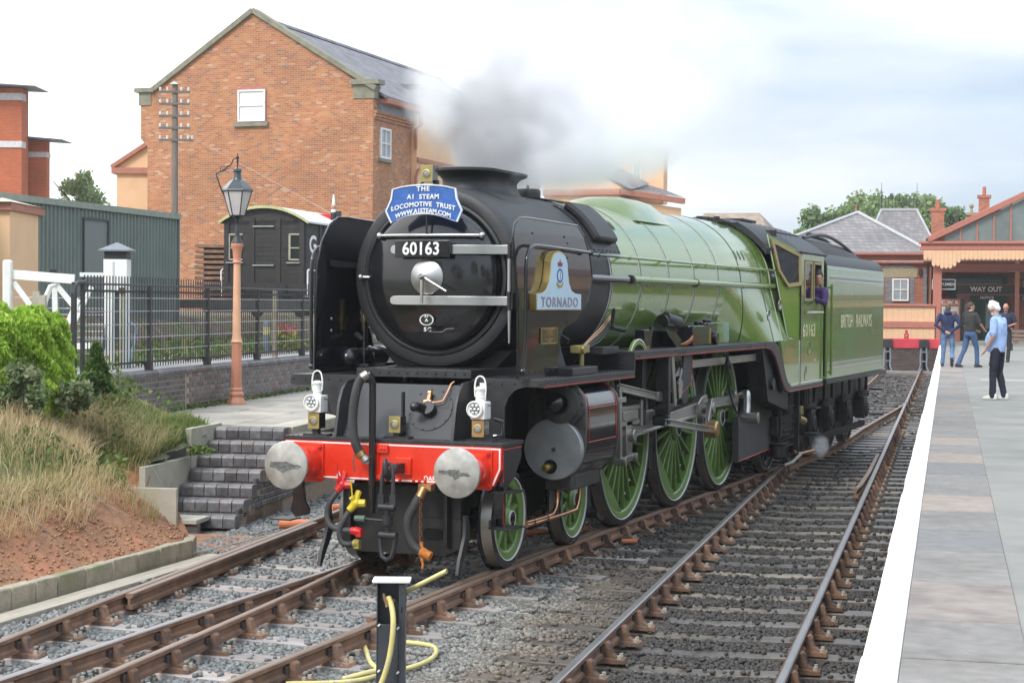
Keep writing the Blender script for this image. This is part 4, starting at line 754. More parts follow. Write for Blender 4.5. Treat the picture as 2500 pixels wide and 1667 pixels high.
# ================================================================ steam locomotive
loco = thing('steam_locomotive', 'green and black express steam locomotive with red buffer beam and blue headboard', 'steam locomotive', (0, 6, 0))
CZ = 2.84
def YX(pts, x0, x1, name, mt, parent=None, bevel=0, **k): return MB().prism(pts, x0, x1, 'x').build(name, mt, parent or loco, bevel=bevel, **k)
def rivets(parent, pts, n, r=.012, name='rivets', mt=None):
    """domed rivet heads at pts, all facing n, joined"""
    b = MB(); n = V(n).normalized(); a = n.orthogonal().normalized(); c = n.cross(a)
    for p in pts:
        p = V(p); b.add([p + (a * math.cos(k * PI / 3) + c * math.sin(k * PI / 3)) * r for k in range(6)] + [p + n * r * .6 + (a * math.cos(k * PI / 3) + c * math.sin(k * PI / 3)) * r * .55 for k in range(6)],
            [(k, (k + 1) % 6, 6 + (k + 1) % 6, 6 + k) for k in range(6)] + [tuple(range(6, 12))])
    o = b.build(name, mt or blackm, parent, fix=False); o['kind'] = 'stuff'; return o
# smokebox, ring and door
sb = MB().lathe([(.925, 4.22), (.92, 2.2), (.915, 1.62), (.905, 1.53), (.88, 1.475), (.84, 1.455), (.78, 1.455), (.755, 1.49), (0, 1.49)], (0, 0, CZ), 'Y', 72).build('smokebox', sooty, loco, ang=30)
MB().lathe([(.775, 1.462), (.768, 1.440), (.745, 1.432), (.728, 1.445), (.725, 1.48)], (0, 0, CZ), 'Y', 72).build('door_ring', sooty, sb)
door = MB().lathe([(.715, 1.47), (.70, 1.40), (.66, 1.365), (.5, 1.315), (.3, 1.282), (.12, 1.27), (0, 1.268)], (0, 0, CZ), 'Y', 72).build('smokebox_door', black, loco, ang=60)
def dy(x, z):      # y of the door face at x, z
    r = math.hypot(x, z - CZ); return float(np.interp(r, [0, .12, .3, .5, .66, .70, .72, .775, .84, .92], [1.268, 1.27, 1.282, 1.315, 1.365, 1.40, 1.43, 1.44, 1.455, 1.53]))
b = MB(); b.tube([(x, dy(x, 3.25) - .045, 3.25) for x in np.linspace(-.56, .55, 9)], .018, 10)
for x in (-.56, .55): b.sph((x, dy(x, 3.25) - .045, 3.25), .034); b.cyl((x, dy(x, 3.25) - .04, 3.25), (x, dy(x, 3.25) + .02, 3.25), .016, n=8)
b.build('door_handrail', steel, door)
for z0, x0 in ((3.11, -.40), (2.61, -.40)):
    pr = []
    b = MB(); xs = list(np.linspace(x0 + .03, .86, 12)); up, dn = [], []
    rs = []
    xs = [x0 + .043 * (1 - math.cos(R(a))) for a in (12, 35, 60, 90)] + list(np.linspace(x0 + .1, .86, 9))
    for i, x in enumerate(xs):
        h = .043 * math.sin(R((12, 35, 60, 90)[i])) if i < 4 else .045; yy = dy(x, z0) - .030 if x < .7 else dy(.7, z0) - .030 - (x - .7) * .12
        rs.append([(x, yy, z0 - h), (x, yy - .022, z0 - h), (x, yy - .022, z0 + h), (x, yy, z0 + h)])
    b.rings(rs); b.build('hinge_strap', steel, door, bevel=.004)
b = MB(); b.cyl((.845, 1.335, 2.52), (.845, 1.335, 3.17), .021, n=10); b.box(.82, .88, 1.33, 1.46, 3.03, 3.19); b.box(.82, .88, 1.33, 1.46, 2.53, 2.69); b.build('hinge_pin', blackm, door, bevel=.004)
MB().cyl((.845, 1.333, 2.70), (.845, 1.333, 3.02), .024, n=10).build('hinge_rod', steel, door); MB().cyl((.845, 1.34, 2.2), (.845, 1.34, 2.52), .012, .02, n=8).build('hinge_rod', steel, door)
MB().lathe([(.175, 1.272), (.172, 1.258), (.1, 1.225), (.045, 1.205), (0, 1.20)], (0, 0, CZ), 'Y', 40).build('dart_plate', steel, door)
b = MB(); b.cyl((0, 1.23, CZ), (0, 1.12, CZ), .036, .03, 12); b.cyl((0, 1.12, CZ), (0, 1.09, CZ), .03, .012, 10); b.tube([(0, 1.14, CZ), (.003, 1.13, 2.70), (.006, 1.13, 2.585)], [.022, .017, .013], 10); b.tube([(0, 1.16, CZ), (.12, 1.13, CZ - .06), (.27, 1.12, CZ - .14)], [.022, .016, .012], 10)
b.build('door_handle', steel, door)
b = MB(); b.sph((-.795, 1.40, 2.84), .03); b.cyl((-.795, 1.40, 2.84), (-.70, 1.43, 2.84), .012, n=8); b.build('door_stud', steel, door)
b = MB(); b.tube([(.02, 1.25, 2.33), (.05, 1.22, 2.30), (.19, 1.22, 2.30), (.22, 1.24, 2.33), (.30, 1.25, 2.335)], .009, 6); b.build('lamp_iron', blackm, door)
MB().tube([(0, 1.26, 3.44), (0, 1.24, 3.28), (0, 1.28, 3.26)], .012, 4).build('board_bracket', blackm, door)
np_ = MB().box(-.36, .235, 1.195, 1.225, 3.03, 3.20).build('number_plate', black, door, bevel=.006)
np_.location.x += .04
text('number_plate_digits', '60163', .172, basis((-.035, 1.193, 3.112), (1, 0, 0), (0, 0, 1)), white, door, .005, .0035, sx=.92, space=1.03)
# shed plate (oval) and the two letters under it
ov = MB(); ov.add([V((.062 * 1.03 * math.cos(a), 1.262, 2.44 + .053 * math.sin(a))) for a in np.linspace(0, 2 * PI, 28, False)] + [V((.062 * math.cos(a) * .88, 1.26, 2.44 + .053 * .86 * math.sin(a))) for a in np.linspace(0, 2 * PI, 28, False)], [(i, (i + 1) % 28, 28 + (i + 1) % 28, 28 + i) for i in range(28)])
T_ = basis((0, 1.262, 2.415), (1, 0, 0), (0, 0, 1))
MB().prism([(.07 * math.cos(a), 2.42 + .052 * math.sin(a)) for a in np.linspace(0, 2 * PI, 28, False)], 1.262, 1.28, 'y').build('shed_plate', black, door)
MB().rings([[(.07 * k * math.cos(a), yy, 2.42 + .052 * k * math.sin(a)) for a in np.linspace(0, 2 * PI, 28, False)] for k, yy in ((1.06, 1.27), (1.06, 1.255), (.93, 1.255), (.93, 1.27))], cap=False).build('shed_plate_rim', white, door)
text('shed_code', '51\nA', .043, basis((0, 1.258, 2.437), (1, 0, 0), (0, 0, 1)), white, door, .003, .001, sx=1.1)
text('shed_letters', 'SC', .055, basis((.012, 1.258, 2.325), (1, 0, 0), (0, 0, 1)), white, door, .003, .001, sx=1.15, space=1.2)
# chimney
def stadium(z, Lh, Wh, yc=2.62, n=28):
    o = []
    for k in range(n):
        a = 2 * PI * k / n; c, s_ = math.cos(a), math.sin(a)
        o.append((Wh * c, yc + (Lh - Wh) * (1 if s_ > 1e-6 else -1 if s_ < -1e-6 else 0) + Wh * s_, z))
    return o
MB().rings([stadium(z, a, c) for z, a, c in ((3.60, .74, .50), (3.68, .70, .40), (3.73, .63, .32), (3.80, .59, .275), (3.86, .59, .27), (3.90, .63, .30), (3.925, .70, .345), (3.94, .735, .365), (3.965, .735, .365), (3.972, .70, .34), (3.972, .62, .25), (3.8, .58, .22))]).build('chimney', sooty, loco, ang=50)
b = MB(); b.lathe([(.15, 3.66), (.15, 3.73), (.135, 3.76), (.145, 3.77), (.145, 3.85), (.13, 3.875), (0, 3.885)], (0, 4.02, 0), 'Z', 20); b.cyl((0, 4.02, 3.88), (0, 4.02, 3.92), .015, n=6); b.build('snifting_valve', sooty, loco)
def bo(a, y, r):   # point on the boiler at angle a (deg from +x) and radius r
    return V((r * math.cos(R(a)), y, CZ + r * math.sin(R(a))))
def patch(name, mt, y0, y1, a0, a1, r, th=.012, parent=None, n=8, bev=0):
    b = MB(); rs = []
    for i in range(n + 1):
        a = lerp(a0, a1, i / n); rs.append([bo(a, y0, r), bo(a, y1, r), bo(a, y1, r + th), bo(a, y0, r + th)])
    return b.rings(rs).build(name, mt, parent or loco, bevel=bev)
for s_ in (0, 1):
    f = (lambda a: 180 - a) if s_ else (lambda a: a)
    a0, a1 = (f(58), f(22)) if not s_ else (f(22), f(58))
    patch('cover_flange', sooty, 3.74, 4.72, min(f(64), f(20)), max(f(64), f(20)), .925, .014)
    pp = patch('steam_pipe_cover', sooty, 3.86, 4.55, min(f(60), f(27)), max(f(60), f(27)), .93, .105, bev=.035)
rivets(sb, [bo(a, y, .941) for y in (3.78, 4.68) for a in np.linspace(62, 22, 13)] + [bo(21.5, y, .941) for y in np.linspace(3.8, 4.66, 7)], (.7, 0, .7), .013)
patch('top_casing_plate', sooty, 4.0, 5.25, 76, 104, .935, .014)
rivets(sb, [bo(a, y, .952) for a in (78, 84) for y in np.linspace(4.5, 5.2, 9)], (0, 0, 1), .013)
rivets(sb, [(.35 * math.cos(a) if False else .42, y, 3.64) for a in (0,) for y in np.linspace(2.1, 3.2, 7)], (.4, 0, 1), .014)
rivets(sb, [bo(a, 4.19, .926) for a in np.linspace(-60, 20, 34)], (1, 0, 0), .010)
# boiler barrel, green, with lined bands
def br(y): return float(np.interp(y, [4.2, 6.5, 9.4, 12.4], [.93, .965, 1.015, 1.02]))
def bz(y): return CZ + float(np.interp(y, [4.2, 9.4, 12.4], [0, .01, .02]))
def flare(y): return float(np.interp(y, [9.0, 9.5, 10.6, 12.4], [0, .45, 1, 1]))
def section(y, n=40, dr=0):
    """boiler outline; over the firebox the sides are carried down and out"""
    r, zc, f = br(y) + dr, bz(y), flare(y); o = []
    for k in range(n):
        a = 2 * PI * k / n; x, z = r * math.cos(a), r * math.sin(a)
        if z < 0 and f > 0:
            t = min(1, -z / r * 1.15); wx = (1.02 + .20 * t + dr) * (1 if x >= 0 else -1); zz = -.80 * t
            if t >= 1: wx *= max(-1, min(1, x / (r * .5))) if abs(x) < r * .5 else 1
            x = lerp(x, wx, f); z = lerp(z, zz, f)
        o.append((x, y, zc + z))
    return o
MB().rings([section(y, 72) for y in (4.22, 5, 6, 7, 8, 9.0)], cap=True).build('boiler', green, loco, ang=60)
MB().rings([section(y, 72) for y in (8.99, 9.2, 9.45, 9.8, 10.2, 10.7, 11.3, 12.2)], cap=True).build('firebox', green, loco, ang=60)
wl_m = mat('white_lining', (.72, .72, .66), .5); bl_m = mat('black_band_paint', (.015, .015, .015), .3)
for y in (4.245, 5.30, 6.42, 7.52, 8.66):
    rs = MB().rings([section(yy, 72, d) for yy, d in ((y - .016, -.01), (y - .016, .007), (y + .016, .007), (y + .016, -.01))], cap=False)
    q = rs.build('boiler_band', bl_m, loco)
    for d in (-.022, .022): MB().rings([section(yy, 72, e) for yy, e in ((y + d - .0045, -.01), (y + d - .0045, .0055), (y + d + .0045, .0055), (y + d + .0045, -.01))], cap=False).build('band_line', wl_m, q)
for y in (9.85, 11.05, 11.62):
    q = MB().rings([section(yy, 72, d) for yy, d in ((y - .012, -.01), (y - .012, .005), (y + .012, .005), (y + .012, -.01))], cap=False).build('boiler_band', bl_m if y < 11.5 else wl_m, loco)
# dome cover
b = MB(); rs = []
for k, (z, Lh, W) in enumerate(((3.62, 1.22, .62), (3.74, 1.10, .52), (3.82, .98, .44), (3.89, .84, .36), (3.935, .62, .24), (3.95, .3, .08))): rs.append(stadium(z, Lh, W, 7.0 + .02 * k, 32))
b.rings(rs).build('dome', green, loco, ang=70)
# handrails with stanchions
for s_ in (1, -1):
    b = MB(); b.tube([(s_ * 1.02, y, 3.12) for y in (2.85, 4.2)] , .019, 10); b.build('handrail', black, loco)
    h = MB().tube([(s_ * (1.02 + .012 * max(0, y - 8)), y, 3.12) for y in (4.2, 8, 12.0)], .019, 10).build('handrail', green, loco)
    for y in (3.5, 4.6, 6.2, 7.9, 9.5, 10.9): MB().cyl((s_ * (br(y) - .05), y, 3.12), (s_ * 1.03, y, 3.12), .013, n=6).sph((s_ * (1.02 + .012 * max(0, y - 8)), y, 3.12), .028, 8, 5).build('handrail_stanchion', green if y > 4.3 else black, h)
    MB().tube([(s_ * .985, y, 2.87) for y in (2.6, 4.75)], .042, 12).build('ejector_pipe', black, loco)
    e = MB().tube([(s_ * (1.0 + .01 * max(0, y - 7)), y, 2.87 + .001 * y) for y in (4.72, 8, 12.1)], .042, 12).build('ejector_pipe', green, loco)
    for y in (4.74, 7.5, 10.0): MB().lathe([(.052, y - .03), (.052, y + .03)], (s_ * 1.0, 0, 2.875), 'Y', 14, cap=True).build('pipe_clip', blackm, e)
# wash-out plugs and doors on the firebox
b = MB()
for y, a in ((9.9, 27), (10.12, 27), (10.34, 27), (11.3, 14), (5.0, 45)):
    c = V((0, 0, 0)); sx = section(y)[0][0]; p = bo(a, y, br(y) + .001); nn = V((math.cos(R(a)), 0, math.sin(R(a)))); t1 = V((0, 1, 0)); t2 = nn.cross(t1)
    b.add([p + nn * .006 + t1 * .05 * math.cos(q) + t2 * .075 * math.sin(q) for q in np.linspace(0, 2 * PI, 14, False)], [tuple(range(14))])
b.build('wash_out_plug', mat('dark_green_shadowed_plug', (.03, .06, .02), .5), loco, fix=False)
b = MB()
for y, z in ((10.8, 2.45), (11.75, 2.60)):
    x = 1.19 if z < 2.5 else 1.14
    b.lathe([(.085, x), (.085, x + .012), (.07, x + .014), (.06, x - .01), (0, x - .012)], (0, y, z), 'X', 20)
b.build('mud_door', [steelw], loco)
# running plates
rp_ = mat('running_plate_black', (.03, .03, .032), .38, var=.3, scale=8, bump=.06)
for s_ in (1, -1):
    MB().box(min(s_ * .62, s_ * 1.34), max(s_ * .62, s_ * 1.34), .98, 3.82, 1.835, 1.87).build('running_plate', rp_, loco, bevel=.003)
    v = YX([(.98, 1.79), (3.82, 1.79), (3.82, 1.834), (.98, 1.834)], s_ * 1.325, s_ * 1.34, 'valance', rp_)
    YX([(1.0, 1.797), (3.83, 1.797), (3.83, 1.806), (1.0, 1.806)], s_ * 1.3405, s_ * 1.343, 'red_line', redl, v)
    MB().box(min(s_ * .72, s_ * 1.34), max(s_ * .72, s_ * 1.34), 3.82, 10.1, 2.04, 2.075).build('running_plate', rp_, loco, bevel=.003)
    MB().box(min(s_ * .72, s_ * 1.34), max(s_ * .72, s_ * 1.34), 3.825, 3.85, 1.79, 2.04).build('riser_plate', rp_, loco)
    top = [(3.85, 1.98), (10.0, 1.99)] + [(10.0 + .9 * math.sin(R(a)), 1.99 - .0 - .35 * (1 - math.cos(R(a)))) for a in (20, 45, 70)]
    lo = [(3.85, 2.04), (10.05, 2.05)]
    cv = [(10.0, 1.99), (10.35, 1.95), (10.62, 1.84), (10.85, 1.66), (11.05, 1.48), (11.3, 1.34), (11.6, 1.29), (14.1, 1.29)]
    cu = [(14.1, 1.365), (11.75, 1.365), (11.5, 1.45), (11.3, 1.60), (11.12, 1.80), (10.9, 1.98), (10.6, 2.07), (10.0, 2.075), (10.0, 2.04)]
    v = YX([(3.85, 1.985), (10.0, 1.985), (10.0, 2.039), (3.85, 2.039)], s_ * 1.32, s_ * 1.34, 'valance', rp_)
    YX([(3.86, 1.993), (10.02, 1.993), (10.02, 2.002), (3.86, 2.002)], s_ * 1.3405, s_ * 1.343, 'red_line', redl, v)
    v2 = YX(cv + cu, s_ * 1.30, s_ * 1.342, 'cab_valance', rp_)
    ln = [(10.0, 1.997), (10.36, 1.96), (10.64, 1.85), (10.87, 1.67), (11.07, 1.495), (11.32, 1.352), (11.6, 1.303), (14.1, 1.303)]
    MB().tube([(s_ * 1.344, a, c) for a, c in ln], .006, 4).build('red_line', redl, v2)
    # firebox-side splasher sheet behind the valance curve
    YX([(10.6, 1.2), (11.9, 1.0), (11.9, 1.36), (11.2, 1.6), (10.9, 1.95), (10.2, 2.0)], s_ * 1.0, s_ * 1.25, 'ash_pan_side', under)
    b = MB(); [b.cyl((s_ * 1.26, y, z), (s_ * 1.25 + s_ * .05, y, z), .085, n=16) for y, z in ((10.75, 1.45), (11.35, 1.38))]; b.build('injector_cover', blackm, loco)
rivets(loco, [(x, y, 1.871) for x in (1.29, 1.18, .9) for y in np.arange(1.05, 3.8, .11)] + [(x, y, 2.076) for x in (1.29, 1.12) for y in np.arange(3.95, 10, .12)], (0, 0, 1), .011)
rivets(loco, [(1.344, y, 2.02) for y in (3.95, 4.0, 5.55, 5.63, 5.75, 5.83, 9.0, 9.1)], (1, 0, 0), .012); rivets(loco, [(x, 3.823, 1.94) for x in np.arange(.8, 1.3, .13)], (0, -1, 0), .013)
# raised front platform and front plates
fp = MB().box(-.61, .61, .95, 2.6, 1.865, 1.945).build('front_platform', rp_, loco, bevel=.004)
rivets(fp, [(x, .949, 1.908) for x in np.arange(-.56, .6, .1)], (0, -1, 0), .014); rivets(fp, [(x, y, 1.946) for x in np.arange(-.58, .6, .075) for y in (.98,)], (0, 0, 1), .012)
for s_ in (1, -1):
    # front drop plate under the running plate with the wing cut-out
    pts = [(.61, 1.86), (1.34, 1.86), (1.34, 1.80), (1.16, 1.80), (1.06, 1.77), (.99, 1.70), (.95, 1.6), (.95, 1.28), (.61, 1.28)] if s_ > 0 else [(-.61, 1.86), (-1.34, 1.86), (-1.34, 1.765), (-1.10, 1.765), (-1.10, 1.5), (-.61, 1.45)]
    MB().prism(pts, .96, .985, 'y').build('front_drop_plate', rp_, loco)
    rivets(loco, [(s_ * x, .959, 1.825) for x in np.arange(.66, 1.32, .13)], (0, -1, 0), .014)
    fr_ = YX([(.49, 1.275), (.57, 1.275 + .35), (.64, 1.75), (.74, 1.83), (.95, 1.845), (2.0, 1.84), (2.0, 1.275)], s_ * .595, s_ * .625, 'frame_front', rp_, bevel=.003)
MB().prism([(.62, 1.275), (.97, 1.275), (.97, 1.80), (.93, 1.80)], -.592, .592, 'x').build('apron_plate', mat('grey_black_apron_paint', (.035, .038, .043), .55, var=.12, scale=3), loco)
def ay(z): return lerp(.62, .93, (z - 1.275) / .525)
cvr = MB(); nrm = V((0, -.861, .508)).normalized()
A_ = basis((.26, ay(1.57) - .004, 1.57), (1, 0, 0), V((0, .508, .861)).normalized())
q = MB(A_).lathe([(.225, 0), (.225, .006), (0, .006)], (0, 0, 0), 'Z', 40).build('cylinder_cover_plate', MATS['grey_black_apron_paint'], loco)
half = MB(A_); half.add([(.18 * math.cos(a), .02 + .17 * math.sin(a), .010) for a in np.linspace(0, PI, 20)], [tuple(range(20))]); half.build('cover_opening', blackm, q, fix=False)
b = MB(A_); b.cyl((0, -.02, 0), (0, -.02, .09), .075, .07, 16); b.cyl((-.05, -.03, .08), (-.08, -.06, .17), .05, .045, 14); b.sph((-.085, -.065, .175), .047); b.build('relief_valve', black, q)
b = MB(A_); b.cyl((-.02, .03, .05), (-.02, .14, .05), .024, .02, 8); b.cyl((-.02, .14, .05), (-.02, .16, .05), .03, n=6); b.box(-.055, .02, .02, .06, .03, .08); b.tube([(.0, .05, .055), (.07, .05, .055), (.13, .07, .05), (.15, .16, .04), (.16, .27, .02), (.18, .30, .01)], .009, 8); b.build('copper_lubricator_pipe', copper, q)
rivets(q, [A_ @ V((.212 * math.cos(a), .212 * math.sin(a), .007)) for a in np.linspace(0, 2 * PI, 11, False)], nrm, .011)
# builder plate and warning label on the right frame
MB().prism([(.72 + .055 * math.cos(a), 1.50 + .085 * math.sin(a)) for a in np.linspace(0, 2 * PI, 20, False)], .945, .955, 'y').build('oval_works_plate', black, loco); MB().rings([[(.72 + .055 * k * math.cos(a), yy, 1.50 + .085 * k * math.sin(a)) for a in np.linspace(0, 2 * PI, 24, False)] for k, yy in ((1.08, .95), (1.08, .94), (.95, .94), (.95, .95))], cap=False).build('works_plate_rim', brass, loco)
wl_ = MB().box(.70, .765, .948, .955, 1.66, 1.83).build('warning_label', white, loco); MB().prism([(.71, 1.70), (.755, 1.70), (.7325, 1.76)], .943, .9475, 'y').build('warning_triangle', mat('warning_yellow', (.8, .5, .02), .5), wl_)
# buffer beam
bm_ = MB().prism([(-1.125, 1.262), (1.125, 1.262), (1.125, 1.06), (1.055, .90), (-1.055, .90), (-1.125, 1.06)], .455, .50, 'y').build('buffer_beam', redp, loco, bevel=.003)
rs = []
for k, yy in ((0, .4545), (0, .452), (.014, .452), (.014, .4545)): rs.append([(a, yy, c) for a, c in ((-1.115 + k, 1.252 - k), (1.115 - k, 1.252 - k), (1.115 - k, 1.062 + k * .3), (1.048 - k * .9, .91 + k), (-1.048 + k * .9, .91 + k), (-1.115 + k, 1.062 + k * .3))])
MB().rings(rs, cap=False).build('white_border_line', white, bm_)
MB().box(-1.135, 1.135, .45, 1.0, 1.264, 1.30).build('front_footplate', rp_, loco, bevel=.003)
rivets(loco, [(x, y, 1.301) for y in (.47, .95) for x in np.arange(-1.1, 1.12, .055)], (0, 0, 1), .010)
for s_ in (1, -1):
    v = YX([(.501, 1.262), (.98, 1.262), (.98, 1.15), (.80, .96), (.62, .88), (.501, .90)], s_ * 1.085, s_ * 1.12, 'beam_side_plate', rp_)
    MB().tube([(s_ * 1.122, .51, 1.235), (s_ * 1.122, .975, 1.235)], .006, 4).build('red_line', redl, v); MB().tube([(s_ * 1.122, .51, 1.235), (s_ * 1.122, .515, .93)], .005, 4).build('red_line', redl, v)
text('beam_letters', 'A 1', .062, basis((-.52, .4515, .952), (1, 0, 0), (0, 0, 1)), white, bm_, .001, .0015)
text('beam_letters', 'DARLINGTON', .062, basis((.345, .4515, .945), (1, 0, 0), (0, 0, 1)), white, bm_, .001, .0015, align='LEFT')
MB().box(.06, .22, .425, .455, .97, 1.13).build('hook_plate', redp, bm_, bevel=.004)
b = MB(); b.box(-.21, -.12, .43, .455, .90, 1.262); b.box(-.14, -.02, .425, .455, 1.17, 1.25); b.box(-.22, -.02, .42, .455, .92, .96); b.build('vacuum_pipe_bracket', redp, bm_, bevel=.004)
rivets(bm_, [(x, .424, 1.21) for x in (-.055, -.09)] + [(x, .45, .925) for x in (.24, .30, .36, .10)], (0, -1, 0), .02, mt=redp)
# buffers
stain = mat('dark_grease_smear', (.13, .13, .12), .5, var=.5, scale=40); bufm = mat('worn_buffer_steel', (.56, .55, .51), .42, .85, var=.2, scale=9, bump=.05, col2=(.44, .42, .38), c2s=4)
for s_ in (-1, 1):
    X0 = s_ * .87; bf = MB(); bf.prism([(X0 + a, 1.055 + c) for a, c in ((-.15, -.19), (.15, -.19), (.17, -.17), (.17, .17), (.15, .19), (-.15, .19), (-.17, .17), (-.17, -.17))], .43, .455, 'y')
    bf = bf.build('buffer_housing', redp, loco, bevel=.008)
    MB().lathe([(.155, .43), (.15, .30), (.158, .295), (.16, .27), (.145, .20), (.12, .175), (.075, .17)], (X0, 0, 1.055), 'Y', 32).build('buffer_stock', redp, bf)
    MB().lathe([(.06, .2), (.06, .07), (.10, .045), (.215, .03), (.228, .02), (.228, .008), (.222, 0), (.15, -.012), (0, -.02)], (X0, 0, 1.055), 'Y', 48).build('buffer_head', bufm, bf)
    b = MB()
    for a in (-1, 1):
        for c in (-1, 1): b.cyl((X0 + a * .13, .40, 1.055 + c * .15), (X0 + a * .13, .435, 1.055 + c * .15), .026, n=6); b.cyl((X0 + a * .13, .385, 1.055 + c * .15), (X0 + a * .13, .40, 1.055 + c * .15), .014, n=6)
    b.build('flange_bolts', redp, bf)['kind'] = 'stuff'
    rr = random.Random(3 + s_); up = [(-.165, .035), (-.13, .05), (-.09, .04), (-.05, .055), (0, .062), (.05, .045), (.09, .02), (.15, .0), (.165, -.02)]
    lo_ = [(.15, -.035), (.10, -.03), (.06, -.055), (.01, -.09), (-.02, -.11), (-.05, -.07), (-.09, -.045), (-.13, -.05), (-.165, -.02)]
    pts = [(p[0] * (1 if s_ < 0 else .95) + rr.uniform(-.008, .008), p[1] * .8 + rr.uniform(-.008, .008)) for p in up + lo_]
    if s_ > 0: pts = [(p[0] - .02, p[1] * (1 if p[0] > 0 else .6) + .01 * (p[0] < 0)) for p in pts]
    fine = []
    for i, q_ in enumerate(pts):
        q2 = pts[(i + 1) % len(pts)]; fine += [(q_[0] + (q2[0] - q_[0]) * f_ + rr.uniform(-.007, .007), (q_[1] + (q2[1] - q_[1]) * f_) * .8 + rr.uniform(-.006, .006)) for f_ in (0, .25, .5, .75)]
    pts = fine
    b = MB(); n_ = len(pts); b.add([(X0, -.0215, 1.055)] + [(X0 + a, -.0205 + .009 * (math.hypot(a, q) / .17) ** 2, 1.055 + q) for a, q in pts], [(0, 1 + i, 1 + (i + 1) % n_) for i in range(n_)]); b.build('grease_smear', stain, bf, fix=False)
# hook and screw coupling
b = MB(); b.bar((.13, .45, 1.04), (.13, .26, 1.04), .06, .09); b.tube([(.13, .27, 1.06), (.13, .20, 1.00), (.13, .14, .98), (.125, .09, 1.02), (.12, .08, 1.09), (.115, .10, 1.15)], [.04, .042, .042, .036, .028, .015], 10); b.build('drawhook', sooty, loco)
b = MB()
for s_ in (-1, 1): b.tube([(.13, .16, 1.10), (.13 + s_ * .03, .14, 1.08), (.13 + s_ * .055, .12, .98), (.13 + s_ * .06, .11, .80)], .02, 8); b.bar((.13 + s_ * .06, .11, .82), (.13 + s_ * .06, .11, .70), .03, .06)
b.cyl((.05, .11, .70), (.21, .11, .70), .034, n=10); b.build('coupling_shackle', sooty, loco)
b = MB(); b.cyl((.13, .11, .74), (.135, .12, .44), .024, n=12); b.cyl((.133, .115, .62), (.133, .115, .54), .05, n=10); b.cyl((.05, .12, .44), (.225, .12, .44), .036, n=10); b.build('coupling_screw', sooty, loco)
MB().tube([(.13, .115, .575), (-.02, .10, .58), (-.10, .10, .585)], [.014, .012, .012], 8).build('tommy_bar', sooty, loco); MB().cyl((-.09, .10, .584), (-.19, .09, .585), .03, .026, 8).build('tommy_bar_weight', mat('verdigris_iron', (.09, .14, .10), .7), loco)
b = MB(); b.tube([(.055, .12, .44), (.065, .11, .33), (.085, .10, .245), (.135, .10, .215), (.185, .10, .245), (.205, .11, .33), (.215, .12, .44)], .023, 8); b.build('coupling_link', sooty, loco)
# vacuum standpipe and ribbed hose
MB().tube([(-.165, .40, .60), (-.165, .40, 1.80), (-.175, .39, 1.88), (-.20, .36, 1.905)], .034, 12).build('vacuum_standpipe', black, loco)
def ribbed(path, r, name, mt, parent, ribs=60, amp=.006):
    """hose with reinforcing ribs along a smooth curve"""
    P_ = [V(p) for p in path]; pts = []
    for i in range(len(P_) - 1):
        p0, p1, p2, p3 = P_[max(0, i - 1)], P_[i], P_[i + 1], P_[min(len(P_) - 1, i + 2)]
        k = max(4, int(ribs * 2 / (len(P_) - 1)))
        for j in range(k):
            t = j / k; pts.append(.5 * ((2 * p1) + (p2 - p0) * t + (2 * p0 - 5 * p1 + 4 * p2 - p3) * t * t + (3 * p1 - p0 - 3 * p2 + p3) * t ** 3))
    pts.append(P_[-1]); return MB().tube(pts, [r + (amp if (i // 1) % 2 else 0) for i in range(len(pts))], 12).build(name, mt, parent, ang=70)
def curve(path, n=6):
    P_ = [V(p) for p in path]; pts = []
    for i in range(len(P_) - 1):
        p0, p1, p2, p3 = P_[max(0, i - 1)], P_[i], P_[i + 1], P_[min(len(P_) - 1, i + 2)]
        for j in range(n): t = j / n; pts.append(.5 * ((2 * p1) + (p2 - p0) * t + (2 * p0 - 5 * p1 + 4 * p2 - p3) * t * t + (3 * p1 - p0 - 3 * p2 + p3) * t ** 3))
    return pts + [P_[-1]]
vh = ribbed([(-.20, .36, 1.90), (-.25, .33, 1.87), (-.29, .31, 1.76), (-.32, .30, 1.55), (-.315, .30, 1.35), (-.28, .31, 1.22), (-.235, .33, 1.14)], .040, 'vacuum_hose', rubber, loco, 44)
MB().cyl((-.20, .36, 1.91), (-.245, .33, 1.875), .048, n=12).build('hose_clip', steelw, vh); MB().cyl((-.262, .318, 1.18), (-.24, .325, 1.14), .047, n=12).build('hose_clip', brass, vh)
b = MB(); b.cyl((-.235, .33, 1.145), (-.20, .34, 1.10), .036, .045, 10); b.tube([(-.30, .32, 1.19), (-.33, .34, 1.12), (-.335, .35, 1.04), (-.325, .36, .99)], .008, 5); b.box(-.24, -.17, .33, .40, 1.07, 1.11); b.build('hose_coupling', steelw, vh)
